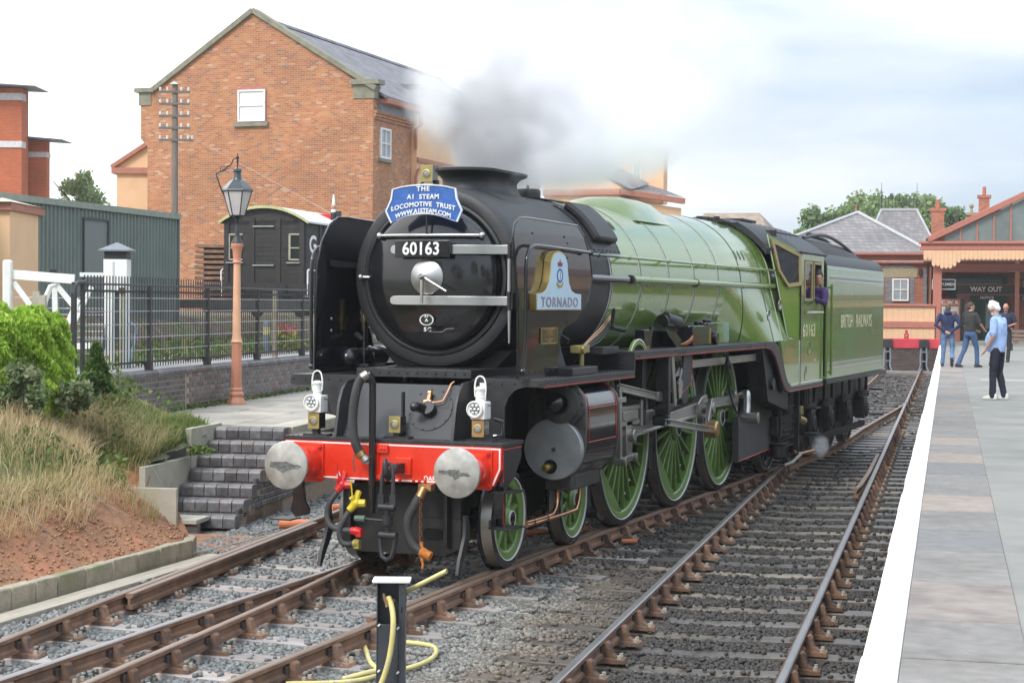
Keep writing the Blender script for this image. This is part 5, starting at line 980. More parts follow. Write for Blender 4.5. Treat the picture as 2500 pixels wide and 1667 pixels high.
# steam heating hose on the right with its chain
sh = ribbed([(.37, .30, .79), (.33, .27, .70), (.275, .25, .57), (.28, .25, .44), (.33, .26, .34), (.41, .27, .285)], .043, 'steam_heating_hose', rubber, loco, 34, .004)
b = MB(); b.cyl((.40, .34, .87), (.37, .30, .78), .038, .045, 12); b.box(.33, .46, .36, .46, .84, .90); b.build('hose_union', mat('heat_stained_brass', (.42, .26, .12), .45, .8, var=.3, scale=20), sh)
b = MB(); b.cyl((.40, .27, .29), (.475, .275, .255), .05, .04, 10); b.cyl((.475, .275, .255), (.50, .275, .245), .046, n=10); b.bar((.41, .265, .38), (.42, .265, .20), .02, .03); b.tube([(.42, .27, .20), (.43, .26, .16), (.42, .26, .13)], .012, 5); b.build('orange_end_coupling', mat('orange_rust', (.48, .16, .03), .8, var=.3, scale=30), sh)
b = MB()
for k in range(9):
    z = .76 - k * .045; c = V((.40, .26, z)); b.tube([c + V((math.cos(a) * .011 * (1 if k % 2 else .2), math.cos(a) * .011 * (.2 if k % 2 else 1), math.sin(a) * .028)) for a in np.linspace(0, 2 * PI, 9, False)], .0045, 4, close=True)
b.build('coupling_chain', mat('rusty_chain', (.25, .11, .04), .7, .4), sh)['kind'] = 'stuff'
# air hoses with red and yellow cocks
for (colr, nm, cock, hose, end) in (((.62, .02, .02), 'red', (-.46, .36, .86), [(-.50, .33, .79), (-.545, .28, .70), (-.565, .26, .58), (-.53, .25, .49), (-.44, .25, .45), (-.30, .25, .445)], (-.20, .24, .44)),
        ((.62, .48, .02), 'yellow', (-.285, .30, .70), [(-.34, .27, .62), (-.39, .24, .52), (-.42, .23, .42), (-.39, .23, .335), (-.32, .23, .315), (-.27, .23, .33)], (-.215, .23, .33))):
    mm = mat(nm + '_cock_paint', colr, .35, var=.15, scale=20); c = V(cock)
    b = MB(); b.sph(c, .05, 10, 7); b.cyl(c, c + V((.09, .02, -.0)), .04, .035, 8); b.cyl(c, V(hose[0]) + V((0, 0, .01)), .045, .034, 10); b.cyl(c + V((0, .0, .03)), c + V((.0, .06, .10)), .03, n=8); b.cyl(c, c + V((-.03, -.03, .06)), .03, n=8)
    ah = MB().tube(curve(hose, 6), .029, 10).build('air_brake_hose', rubber, loco); b.build('isolating_cock', mm, ah)
    b = MB(); hx = c + V((-.02, -.03, .04)); b.bar(hx, hx + V((-.015, -.01, .17)), .028, .012); b.build('cock_handle', mm, ah)
    e = V(end); b = MB(); h = V(hose[-1]); b.cyl(h, h.lerp(e, .5), .036, n=10); b.cyl(h.lerp(e, .4), e, .045, .035, 10); b.box(e.x - .04, e.x + .01, e.y - .03, e.y + .03, e.z - .045, e.z + .03); b.build('hose_end_coupling', mm if nm == 'red' else mat('dirty_yellow', (.30, .25, .05), .6, var=.4, scale=40), ah)
# electric marker lamps
def marker(x, y, z, post, face=brass, s=1):
    m = MB().box(x - .055 * s, x + .055 * s, y, y + .14, z - .075 * s, z + .075 * s).build('marker_lamp', black, loco, bevel=.004)
    MB().box(x - .060 * s, x + .060 * s, y - .006, y - .001, z - .078 * s, z + .078 * s).build('lamp_face', face, m, bevel=.002)
    MB().lathe([(.042, y - .007), (.042, y - .014), (.034, y - .016)], (x, 0, z), 'Y', 20).build('lens_ring', brass, m); MB().lathe([(.034, y - .009), (.02, y - .014), (0, y - .016)], (x, 0, z), 'Y', 16).build('lens', mat('grey_lens', (.25, .26, .25), .12, spec=.9), m)
    if post: b = MB(); b.box(x - .03, x + .03, y + .03, y + .09, post, z - .07); b.box(x - .12, x + .14, y + .01, y + .12, post, post + .02); b.build('lamp_bracket', rp_, m)
    return m
gilt = mat('lacquered_brass_face', (.38, .32, .13), .4, .6, var=.12)
marker(-.84, .50, 1.445, 1.30, gilt); marker(.01, .52, 1.435, 1.30, gilt); marker(.87, .50, 1.425, 1.30, mat('coppery_brass_face', (.52, .33, .15), .35, .8), 1)
m4 = marker(-.04, 1.33, 3.86, 0, gilt, 1.08); MB().bar((.02, 1.42, 3.70), (.02, 1.42, 3.80), .05, .05).build('lamp_bracket', blackm, m4); MB().tube([(-.1, 1.40, 3.79), (-.22, 1.47, 3.73), (-.42, 1.52, 3.63)], .012, 6).build('lamp_cable', blackm, m4)
MB().bar((.05, .62, 1.30), (.05, .62, 1.74), .05, .018).build('lamp_iron', blackm, loco)
b = MB(); b.tube([(1.0, .56, 1.36), (1.08, .58, 1.37), (1.085, .58, 1.50), (1.0, .57, 1.52)], .014, 8); b.build('front_grab_handle', black, loco)
# steps and brackets under the beam
for s_ in (-1, 1):
    if s_ < 0:
        g = MB().prism([(-.99, .90), (-1.10, .90), (-1.09, .70), (-1.12, .56), (-1.06, .50), (-.93, .53), (-.92, .58), (-.97, .66)], .56, .60, 'y').build('front_step_hanger', black, loco)
        MB().box(-1.28, -1.06, .44, .66, .475, .49).build('step_tread', blackm, g)
    else:
        g = MB().prism([(1.0, .90), (1.10, .90), (1.10, .48), (1.0, .48)], .60, .63, 'y').build('front_step_hanger', black, loco)
        for z in (.84, .505): MB().box(1.0, 1.25, .46, .74, z, z + .014).box(1.0, 1.02, .46, .74, z, z + .08).build('step_tread', blackm, g)
        MB().tube([(1.095, .598, .5), (1.095, .598, .88)], .004, 4).build('red_line', redl, g); MB().tube([(1.005, .598, .495), (1.095, .598, .495)], .004, 4).build('red_line', redl, g)
    YX([(.55, .60), (.62, .60), (.66, .40), (.60, .30), (.50, .18), (.42, .07), (.38, .07), (.42, .20), (.50, .33), (.55, .42)], s_ * .70, s_ * .735, 'guard_iron', blackm, bevel=.003)
# frames, bogie, stretchers
for s_ in (-1, 1):
    YX([(.62, .88), (2.0, .88), (2.0, 1.85), (12.9, 1.85), (12.9, .55), (11.6, .62), (9.9, .62), (5.9, .62), (4.6, .70), (3.6, .70), (3.4, .9), (.7, 1.0)], s_ * .53, s_ * .56, 'main_frame', under)
    YX([(.60, .30), (.85, .22), (1.2, .62), (2.0, .35), (2.9, .35), (3.6, .62), (4.0, .4), (4.0, .75), (.60, .78)], s_ * .49, s_ * .52, 'bogie_frame', under)
bp_ = MB().prism([(-.62, .84), (.62, .84), (.62, .27), (.45, .19), (-.45, .19), (-.62, .27)], .70, .73, 'y').build('bogie_front_plate', mat('grimy_bogie_plate', (.022, .021, .020), .5, var=.4, scale=6, bump=.1), loco)
MB().prism([(.335 + .10 * math.copysign(abs(math.cos(a)) ** .5, math.cos(a)), .395 + .055 * math.copysign(abs(math.sin(a)) ** .5, math.sin(a))) for a in np.linspace(0, 2 * PI, 24, False)], .692, .699, 'y').build('plate_opening', mat('deep_black', (.004, .004, .004), .9), bp_)
MB().box(.18, .62, .695, .72, .55, .80).build('stiffening_plate', under, bp_, bevel=.004)
MB().box(-.5, .5, 2.0, 12, .75, 1.8).build('inside_motion', under, loco)
MB().box(-.42, .42, .8, 4, .35, .7).build('bogie_stretcher', under, loco)
MB().prism([(-.5, 1.90), (.5, 1.90), (.72, 2.12), (-.72, 2.12)], 1.75, 4.1, 'y').build('smokebox_saddle', sooty, loco)
# wheels
def wheel(name, r, spokes, hub, mtg, x_in=.68, crank=None, weight=None, black_centre=False):
    """wheel about the x axis at the origin, outer face towards +x"""
    rim = MB().lathe([(r - .10, .70), (r - .075, .70), (r - .075, .79), (r - .085, .80), (r - .15, .80), (r - .17, .785), (r - .17, .70)], (0, 0, 0), 'X', 64)
    o = rim.build(name, mtg, None, origin=(0, 0, 0), ang=40)
    ty = MB().lathe([(r - .075, .68), (r + .028, .672), (r + .028, .692), (r + .004, .705), (r, .72), (r - .004, .81), (r - .018, .818), (r - .070, .815), (r - .075, .80)], (0, 0, 0), 'X', 96).build('tyre', [blackm if r > .9 else black, steelw], o, origin=(0, 0, 0), ang=40)
    tp = ty.data.polygons; 
    for p in tp:
        c = p.center
        if .70 < c.x < .80 and math.hypot(c.y, c.z) > r - .012: p.material_index = 1
    MB().lathe([(r - .080, .802), (r - .080, .818), (r - .0715, .820), (r - .0715, .802)], (0, 0, 0), 'X', 72).build('white_line', white, o, origin=(0, 0, 0))
    MB().lathe([(hub, .66), (hub, .80), (hub - .02, .822), (hub * .6, .83)], (0, 0, 0), 'X', 32, cap=False).build('hub', mtg, o, origin=(0, 0, 0))
    MB().lathe([(hub * .6, .82), (hub * .6, .845), (0, .85)], (0, 0, 0), 'X', 32).build('axle_end', black, o, origin=(0, 0, 0)); MB().lathe([(hub * .6, .838), (hub * .6, .848), (hub * .6 + .008, .848), (hub * .6 + .008, .83)], (0, 0, 0), 'X', 40).build('hub_line', white, o, origin=(0, 0, 0))
    for k in range(spokes):
        a = 2 * PI * (k + .5) / spokes; d = V((0, math.cos(a), math.sin(a)))
        b = MB(); w0, w1 = (.05, .034) if r > .9 else (.062, .05)
        b.bar(d * (hub - .03) + V((.745, 0, 0)), d * (r - .155) + V((.75, 0, 0)), w0, .075, up=(1, 0, 0), w1=w1, h1=.055); b.build('spoke', mtg, o, origin=(0, 0, 0), bevel=.010 if r > .9 else .014)
    if crank:
        a = crank; d = V((0, math.cos(a), math.sin(a))); p = d * .33
        MB().tube([V((.76, 0, 0)), V((.76, 0, 0)) + p], .1, 4); b = MB(); b.lathe([(.15, .70), (.15, .80), (.13, .82), (0, .825)], (0, p.y, p.z), 'X', 24); b.build('crank_boss', mtg, o, origin=(0, 0, 0))
    if weight is not None:
        a0, half_ = weight; pts = [((r - .16) * math.cos(a0 + t), (r - .16) * math.sin(a0 + t)) for t in np.linspace(-half_, half_, 20)]
        MB().prism(pts, .735, .795, 'x').build('balance_weight', mtg, o, origin=(0, 0, 0), bevel=.006)
    return o
def place(o, y, z, flip=False, first=False):
    c = o if first else o.copy()
    if not first:
        COL.objects.link(c)
        for ch in list(o.children):
            d = ch.copy(); COL.objects.link(d); d.parent = c
    c.parent = loco; c.location = V((0, y, z)) - wl(loco); c.rotation_euler = (0, 0, PI if flip else 0); return c
CRK = R(48)       # crank pins forward of top, as in the photograph
bw = wheel('bogie_wheel', .4825, 10, .12, greenw)
place(bw, 1.47, .4825, first=True)
for y, fl in ((1.47, 1), (3.37, 0), (3.37, 1)): place(bw, y, .4825, fl)
dw = wheel('driving_wheel', 1.016, 20, .17, greenw, crank=CRK, weight=(R(232), R(36)))
place(dw, 5.15, 1.016, first=True)
for y, fl in ((5.15, 1), (7.36, 0), (7.36, 1), (9.57, 1)): place(dw, y, 1.016, fl)
dw3 = wheel('driving_wheel', 1.016, 20, .17, greenw, crank=CRK, weight=(R(228), R(28))); place(dw3, 9.57, 1.016, first=True)
cw = wheel('trailing_wheel', .56, 12, .14, blackm); place(cw, 12.45, .56, first=True); place(cw, 12.45, .56, 1)
for y in (1.47, 3.37, 5.15, 7.36, 9.57, 12.45): MB().cyl((-.7, y, 1.016 if 5 < y < 10 else .4825 if y < 4 else .56), (.7, y, 1.016 if 5 < y < 10 else .4825 if y < 4 else .56), .09, n=12).build('axle', under, loco)
# brake hangers and blocks ahead of each driver
for y in (6.22, 8.43, 10.72, 4.12):
    for s_ in (-1, 1):
        b = MB(); b.bar((s_ * .72, y - .02, 1.25), (s_ * .72, y - .04, .22), .05, .07); b.prism([(y - .02, .95), (y + .10, .98), (y + .06, .62), (y + .02, .55), (y - .06, .6)], s_ * .66, s_ * .80, 'x'); b.cyl((s_ * .6, y - .04, .24), (s_ * .85, y - .04, .24), .04, n=8); b.bar((s_ * .80, y - .04, .24), (s_ * .80, y + .22, .16), .05, .04)
        b.build('brake_hanger', under, loco)
for s_ in (-1, 1): MB().bar((s_ * .5, 4.1, .22), (s_ * .5, 10.8, .22), .03, .05).build('brake_pull_rod', under, loco)
# --- cylinders
cylm = mat('worn_black_casting', (.06, .058, .056), .45, var=.4, scale=9, bump=.12, bscale=30)
discm = mat('bare_steel_cover', (.33, .34, .34), .42, .35, var=.14, scale=5, bump=.04)
for s_ in (1, -1):
    def c_(x, z): return (s_ * x, z)
    prof = [(1.06 + .30 * math.cos(R(a)), 1.13 + .31 * math.sin(R(a))) for a in range(-170, 1, 14)] + [(1.372, 1.2), (1.375, 1.52), (1.35, 1.64), (1.28, 1.72), (1.18, 1.752), (.86, 1.75), (.78, 1.6), (.76, 1.3)]
    cy = MB().prism([c_(*p) for p in prof], 2.14, 3.14, 'y').build('cylinder', black, loco, bevel=.01)
    fl = [(1.06 + (p[0] - 1.06) * 1.02, 1.3 + (p[1] - 1.3) * 1.02) for p in prof]
    for y0, y1 in ((2.09, 2.145), (3.135, 3.19)): MB().prism([c_(*p) for p in fl], y0, y1, 'y').build('cylinder_flange', cylm, cy, bevel=.008)
    # lined panel on the cladding
    for yy in (2.20, 3.09): MB().tube([(s_ * 1.379, yy, 1.22), (s_ * 1.381, yy, 1.5), (s_ * 1.355, yy, 1.648), (s_ * 1.28, yy, 1.728), (s_ * 1.18, yy, 1.76)], .004, 4).build('red_line', redl, cy)
    MB().tube([(s_ * 1.376, 2.20, 1.20), (s_ * 1.376, 3.09, 1.20)], .004, 4).build('red_line', redl, cy); MB().tube([(s_ * 1.379, 2.20, 1.54), (s_ * 1.379, 3.09, 1.54)], .004, 4).build('red_line', redl, cy)
    q = MB().lathe([(.312, 2.09), (.312, 2.03), (.30, 2.015), (.10, 2.01), (0, 2.01)], (s_ * 1.055, 0, 1.13), 'Y', 64).build('cylinder_end_cover', discm, cy)
    MB().cyl((s_ * 1.075, 2.01, 1.13), (s_ * 1.075, 1.985, 1.13), .022, n=6).build('centre_nut', cylm, q)
    hx, hz = s_ * 1.035, .955
    MB().lathe([(.072, 2.008), (0, 2.007)], (hx, 0, hz), 'Y', 24).build('valve_recess', MATS['deep_black'], q)
    MB().cyl((hx - .0, 2.03, hz), (hx - .02, 1.94, hz - .005), .038, .04, 10).cyl((hx - .02, 1.94, hz - .005), (hx - .03, 1.90, hz - .005), .032, n=6).build('relief_valve', brass, q)
    q = MB().lathe([(.245, 2.09), (.24, 2.05), (.20, 2.035), (.195, 2.0), (.13, 1.985), (.10, 1.985)], (s_ * 1.13, 0, 1.585), 'Y', 44).build('valve_cover', cylm, cy)
    MB().lathe([(.10, 1.99), (.095, 1.93), (.07, 1.87), (.03, 1.845), (0, 1.84)], (s_ * 1.10, 0, 1.60), 'Y', 28).build('valve_spindle_cover', black, q)
    rivets(q, [(s_ * 1.13 + .22 * math.cos(a), 2.045, 1.585 + .22 * math.sin(a)) for a in np.linspace(0, 2 * PI, 12, False)], (0, -1, 0), .016)
    b = MB(); b.box(min(s_ * .9, s_ * 1.2), max(s_ * .9, s_ * 1.2), 2.2, 3.1, .70, .86); b.build('drain_cock_box', cylm, cy, bevel=.02)
    if s_ > 0:
        for (y0, y1, zz) in ((2.33, 1.45, .455), (3.02, 1.45, .425)):
            MB().tube(curve([(1.0, y0, .80), (1.0, y0, .66), (1.0, y0 - .02, .56), (1.0, y0 - .10, zz + .03), (1.0, y0 - .25, zz), (1.0, y1, zz)], 5), .021, 10).build('drain_pipe', copper, cy); MB().cyl((1.0, y0, .74), (1.0, y0, .67), .034, n=6).build('pipe_union', MATS['heat_stained_brass'], cy)
        b = MB(); [b.tube([(1.0, yy, .38), (1.03, yy, .44), (1.0, yy, .50), (.97, yy, .44)], .008, 4, close=True) for yy in (1.62, 2.0)]; b.build('pipe_clip', blackm, cy)
# --- valve gear and rods, right side and its mirror
for s_ in (1, -1):
    def rod(name, pts, w, h, x, mt=steel, fl=True, parent=loco):
        b = MB()
        for (y0, z0), (y1, z1) in zip(pts, pts[1:]):
            b.bar((s_ * x, y0, z0), (s_ * x, y1, z1), w, h)
            if fl: b.bar((s_ * (x + w / 2 + .004), y0, z0), (s_ * (x + w / 2 + .004), y1, z1), .010, h * .25, up=(0, 0, 1)) if False else None
        return b.build(name, mt, parent, bevel=.006)
    pins = [(y + .33 * math.cos(CRK), 1.016 + .33 * math.sin(CRK)) for y in (5.15, 7.36, 9.57)]
    cr = MB()
    for (y0, z0), (y1, z1) in zip(pins, pins[1:]):
        cr.bar((s_ * .90, y0, z0), (s_ * .90, y1, z1), .035, .13)
        for dz in (-.055, .055): cr.bar((s_ * .92, y0, z0 + dz), (s_ * .92, y1, z1 + dz), .05, .024)
    cr.build('coupling_rod', steel, loco, bevel=.005)
    for y0, z0 in pins:
        MB().lathe([(.13, .86), (.13, .975), (.10, .985), (.06, 1.0), (0, 1.005)], (0, y0, z0), 'X', 24).build('rod_end', steelw, loco) if s_ > 0 else MB().lathe([(.13, -.86), (.13, -.975), (0, -1.0)], (0, y0, z0), 'X', 20).build('rod_end', steelw, loco)
    by, bzz = pins[1]; xh = (4.35, 1.13)
    b = MB(); b.bar((s_ * 1.05, xh[0], xh[1]), (s_ * 1.05, by, bzz), .03, .11, h1=.17)
    for dz in (-1, 1): b.bar((s_ * 1.065, xh[0], xh[1] + dz * .05), (s_ * 1.065, by, bzz + dz * .078), .06, .026)
    b.build('connecting_rod', steel, loco, bevel=.005)
    b = MB(); b.prism([(by - .22, bzz - .10), (by + .10, bzz - .14), (by + .17, bzz), (by + .12, bzz + .17), (by - .12, bzz + .15), (by - .3, bzz + .07)], s_ * 1.0, s_ * 1.12, 'x'); b.build('big_end', steelw, loco, bevel=.012)
    # return crank and eccentric rod
    rc = (by - .13, .99) if False else (7.28, 1.00)
    MB().bar((s_ * 1.20, by + .02, bzz + .10), (s_ * 1.20, rc[0] + .1, rc[1]), .06, .12).cyl((s_ * 1.1, by, bzz), (s_ * 1.25, by, bzz), .075, n=14).build('return_crank', steelw, loco, bevel=.01)
    MB().lathe([(.105, 1.20), (.11, 1.22), (.11, 1.34), (.09, 1.36), (0, 1.36)] if s_ > 0 else [(.105, -1.20), (.11, -1.34), (0, -1.36)], (0, rc[0] + .08, rc[1] - .0), 'X', 28).build('return_crank_bearing', MATS['coppery_brass_face'], loco)
    b = MB(); b.bar((s_ * 1.29, 5.22, 1.22), (s_ * 1.29, rc[0], rc[1]), .025, .085)
    for dz in (-.034, .034): b.bar((s_ * 1.305, 5.22, 1.22 + dz), (s_ * 1.305, rc[0], rc[1] + dz), .045, .018)
    b.build('eccentric_rod', steel, loco, bevel=.004)
    # expansion link with its bracket
    arcp = [(5.52 - .14 * math.cos(R(a)), 1.62 + .36 * math.sin(R(a))) for a in range(-80, 81, 16)]
    b = MB(); b.prism(arcp + [(p[0] + .10, p[1]) for p in arcp[::-1]], s_ * 1.16, s_ * 1.23, 'x'); b.build('expansion_link', steelw, loco, bevel=.006)
    b = MB(); b.bar((s_ * 1.2, 5.36, 1.30), (s_ * 1.2, 5.30, 1.20), .08, .12); b.cyl((s_ * 1.12, 5.28, 1.23), (s_ * 1.32, 5.28, 1.23), .06, n=12); b.build('link_foot', sooty, loco, bevel=.008)
    b = MB(); b.bar((s_ * 1.24, 5.27, 1.98), (s_ * 1.24, 5.27, 1.30), .10, .16); b.box(min(s_ * 1.14, s_ * 1.28), max(s_ * 1.14, s_ * 1.28), 5.18, 5.60, 1.36, 1.42); b.build('link_bracket', under, loco, bevel=.006)
    b = MB(); b.bar((s_ * 1.27, 5.52, 2.0), (s_ * 1.27, 5.66, 1.40), .03, .11); b.build('link_side_plate', steelw, loco, bevel=.006)
    # frame bracket lined in red
    outl = [(6.05, 1.985), (6.42, 1.985), (6.40, 1.78), (6.33, 1.62), (6.1, 1.56), (5.83, 1.50), (5.80, 1.58), (5.90, 1.70), (6.02, 1.82)]
    k = YX(outl, s_ * 1.24, s_ * 1.27, 'motion_bracket', MATS['grey_black_apron_paint'], bevel=.006)
    MB().tube([(s_ * 1.273, a, c) for a, c in outl[1:7]], .004, 4).build('red_line', redl, k)
    YX([(5.72, 1.46), (5.86, 1.46), (5.92, 1.66), (5.82, 1.74), (5.70, 1.66)], s_ * 1.22, s_ * 1.30, 'link_bearing', black, bevel=.015)
    # radius rod, combination lever, union link, crosshead and slide bars
    b = MB(); b.bar((s_ * 1.2, 3.62, 1.69), (s_ * 1.2, 5.12, 1.52), .03, .085)
    for dz in (-.036, .036): b.bar((s_ * 1.215, 3.62, 1.69 + dz), (s_ * 1.215, 5.12, 1.52 + dz), .045, .018)
    b.bar((s_ * 1.2, 5.05, 1.525), (s_ * 1.2, 5.42, 1.50), .09, .11); b.build('radius_rod', steelw, loco, bevel=.005)
    MB().bar((s_ * 1.22, 5.45, 1.48), (s_ * 1.22, 5.98, 1.82), .04, .06).bar((s_ * 1.25, 5.98, 1.82), (s_ * 1.25, 5.82, 1.45), .04, .05).build('lifting_link', steelw, loco, bevel=.004)
    MB().bar((s_ * 1.22, 3.66, 1.70), (s_ * 1.22, 3.70, .88), .045, .075).cyl((s_ * 1.16, 3.70, .88), (s_ * 1.30, 3.70, .88), .05, n=12).build('combination_lever', steelw, loco, bevel=.005)
    MB().bar((s_ * 1.24, 3.70, .88), (s_ * 1.24, 4.12, .90), .035, .07).cyl((s_ * 1.18, 4.12, .90), (s_ * 1.29, 4.12, .90), .045, n=10).build('union_link', steelw, loco, bevel=.004)
    b = MB()
    for z0 in (1.23, 1.40): b.box(min(s_ * .98, s_ * 1.14), max(s_ * .98, s_ * 1.14), 3.16, 4.75, z0, z0 + .055)
    b.box(min(s_ * .96, s_ * 1.16), max(s_ * .96, s_ * 1.16), 4.68, 4.75, 1.20, 1.50); b.build('slide_bar', steelw, loco, bevel=.006)
    b = MB(); b.box(min(s_ * .98, s_ * 1.15), max(s_ * .98, s_ * 1.15), 4.05, 4.60, 1.29, 1.40); b.box(min(s_ * 1.0, s_ * 1.14), max(s_ * 1.0, s_ * 1.14), 4.2, 4.42, .86, 1.32); b.cyl((s_ * .96, 4.33, 1.12), (s_ * 1.2, 4.33, 1.12), .07, n=14); b.cyl((s_ * 1.06, 3.18, 1.13), (s_ * 1.06, 4.3, 1.13), .04, n=12); b.build('crosshead', steelw, loco, bevel=.008)
    b = MB(); b.cyl((s_ * 1.06, 3.19, 1.13), (s_ * 1.06, 3.34, 1.13), .12, .10, 16); b.cyl((s_ * 1.13, 3.19, 1.585), (s_ * 1.13, 3.42, 1.585), .09, n=14); b.box(min(s_ * 1.0, s_ * 1.26), max(s_ * 1.0, s_ * 1.26), 3.42, 3.8, 1.52, 1.58); b.build('piston_gland', steelw, loco, bevel=.006)
    YX([(4.85, 1.98), (5.0, 1.98), (5.0, 1.2), (4.75, 1.2), (4.75, 1.5), (4.85, 1.6)], s_ * .85, s_ * 1.12, 'slide_bar_bracket', under, bevel=.01)
    # reversing reach rod
    k = MB().box(min(s_ * 1.13, s_ * 1.16), max(s_ * 1.13, s_ * 1.16), 6.3, 10.55, 1.80, 1.90).build('reach_rod', steelw, loco, bevel=.004)
    MB().box(min(s_ * 1.12, s_ * 1.175), max(s_ * 1.12, s_ * 1.175), 8.50, 8.60, 1.78, 1.92).box(min(s_ * 1.12, s_ * 1.175), max(s_ * 1.12, s_ * 1.175), 10.2, 10.4, 1.78, 1.92).build('rod_guide', blackm, k)
    b = MB(); b.cyl((s_ * .95, 6.5, 1.52), (s_ * 1.16, 6.5, 1.52), .17, n=20); b.build('spring_cover', blackm, loco, bevel=.01)
# speedometer drive from the trailing driver
b = MB(); b.tube(curve([(1.22, 8.32, 2.0), (1.24, 8.32, 1.72), (1.24, 8.32, 1.55), (1.26, 8.46, 1.3), (1.28, 8.75, 1.10), (1.26, 9.2, 1.05)], 6), .013, 8); b.sph((1.23, 8.32, 1.80), .05, 8, 6, (1, .8, 1.3)); b.build('speedometer_cable', blackm, loco)
b = MB(); b.tube(curve([(1.05, 9.57 + .33 * math.cos(CRK), 1.32), (1.15, 9.70, 1.36), (1.17, 9.66, 1.2), (1.18, 9.58, 1.02)], 5), [.05] * 15 + [.035], 10); b.bar((1.18, 9.58, 1.02), (1.2, 9.6, 1.02), .05, .05); b.build('speedometer_crank', steel, loco)
b = MB(); b.cyl((1.12, 9.57, 1.02), (1.36, 9.57, 1.02), .072, .078, 18); b.build('speedometer_drive', steelw, loco, bevel=.006)
# --- smoke deflectors with rails and plates
dp = [(.86, 1.872), (.84, 2.6), (.74, 3.05), (.70, 3.20), (.74, 3.32), (.84, 3.385), (1.0, 3.40), (2.50, 3.39), (2.72, 3.28), (2.90, 3.09), (2.99, 2.86), (2.84, 2.60), (2.5, 2.42), (2.12, 2.34), (2.02, 2.26), (1.95, 1.872)]
dq = [(.90, 1.872), (.93, 2.6), (.95, 2.95), (1.05, 3.18), (1.22, 3.36), (1.40, 3.44), (1.6, 3.45), (2.50, 3.43), (2.72, 3.30), (2.90, 3.09), (2.99, 2.86), (2.84, 2.60), (2.5, 2.42), (2.12, 2.34), (2.02, 2.26), (1.95, 1.872)]
for s_, d_ in ((1, dp), (-1, dq)):
    px_ = 1.115 if s_ > 0 else 1.045
    df = YX(d_, s_ * px_, s_ * (px_ + .013), 'smoke_deflector', black)
    MB().tube([(s_ * (px_ + .007), a, c) for a, c in d_[:12]], .013, 8).build('deflector_beading', black, df)
    b = MB(); b.tube(curve([(s_ * (px_ + .045), d_[0][0] + .02, 1.97), (s_ * (px_ + (.075 if s_ > 0 else .05)), d_[0][0] + .02, 2.3), (s_ * (px_ + (.075 if s_ > 0 else .05)), d_[0][0] + .02, 2.9), (s_ * (px_ + (.075 if s_ > 0 else .05)), d_[0][0] + .06, 3.05), (s_ * (px_ + (.075 if s_ > 0 else .05)), d_[0][0] + .18, 3.13), (s_ * (px_ + (.075 if s_ > 0 else .05)), d_[0][0] + .5, 3.14), (s_ * (px_ + (.075 if s_ > 0 else .05)), 2.75, 3.12)], 5), .019, 10)
    b.sph((s_ * (px_ + .045), d_[0][0] + .02, 1.95), .032, 8, 6); b.sph((s_ * (px_ + (.075 if s_ > 0 else .05)), 2.75, 3.12), .03, 8, 6); b.cyl((s_ * px_, 2.7, 3.12), (s_ * (px_ + (.075 if s_ > 0 else .05)), 2.7, 3.12), .014, n=6); b.build('deflector_handrail', black, df)
    b = MB(); b.bar((s_ * px_, d_[0][0] + .3, 2.98), (s_ * .86, 1.7, 2.95), .03, .06); b.bar((s_ * px_, 2.3, 2.2), (s_ * .9, 2.4, 2.3), .03, .06); b.build('deflector_stay', blackm, df)
    rivets(df, [(s_ * (px_ + .014), y, 3.26 if s_ > 0 else 2.0) for y in (1.2, 2.1)] + [(s_ * (px_ + .014), y, 1.93) for y in np.arange(1.0, 1.9, .16)] + [(s_ * (px_ + .014), 2.2, z) for z in (2.4, 2.85, 2.95, 3.05, 3.2)], (s_, 0, 0), .013)
    if s_ < 0: rivets(df, [(-1.044, 1.25, 2.42), (-1.044, 1.25, 2.30)], (1, 0, 0), .018, mt=steelw)
    # boxes on the running plate behind the deflector
    b = MB(); b.box(min(s_ * 1.0, s_ * 1.28), max(s_ * 1.0, s_ * 1.28), 1.97, 2.75, 1.872, 1.95); b.build('valve_chest_cover', rp_, loco, bevel=.008)
    YX([(1.96, 1.95), (2.25, 1.95), (2.10, 2.12), (2.0, 2.32), (1.96, 2.34)], s_ * .98, s_ * 1.11, 'deflector_gusset', MATS['grey_black_apron_paint'], bevel=.004)
b = MB(); b.box(1.02, 1.12, 2.62, 2.95, 2.08, 2.16); b.cyl((1.08, 2.8, 1.9), (1.08, 2.8, 2.1), .03, n=8); b.cyl((1.12, 2.72, 2.12), (1.15, 2.72, 2.12), .05, n=12); b.build('atomiser', MATS['lacquered_brass_face'], loco, bevel=.005)
b = MB(); b.lathe([(0, 1.26), (.03, 1.27), (.085, 1.31), (.10, 1.36), (.10, 1.72), (.115, 1.73), (.115, 1.80), (.10, 1.81), (.10, 2.1), (0, 2.12)], (-.90, 0, 2.03), 'Y', 24); b.box(-1.03, -.70, 1.4, 1.5, 1.945, 1.97); b.build('steam_drum', black, loco)
b = MB(); b.cyl((-.92, 1.75, 2.30), (-.92, 1.75, 2.62), .035, n=10); b.cyl((-.92, 1.75, 2.38), (-.92, 1.75, 2.44), .055, n=12); b.build('brass_whistle', brass, loco)
b = MB(); b.tube([(-.92, 1.75, 2.14), (-.92, 1.75, 2.32)], .02, 8); b.tube([(-.86, 1.62, 2.2), (-.97, 1.66, 2.26)], .03, 8); b.tube([(-.80, 1.5, 1.95), (-.80, 1.5, 2.35), (-.84, 1.5, 2.5)], .012, 6); b.build('whistle_pipe', sooty, loco)
b = MB(); b.cyl((1.05, 3.05, 1.87), (1.05, 3.05, 1.93), .10, n=18); b.build('oil_filler', rp_, loco)
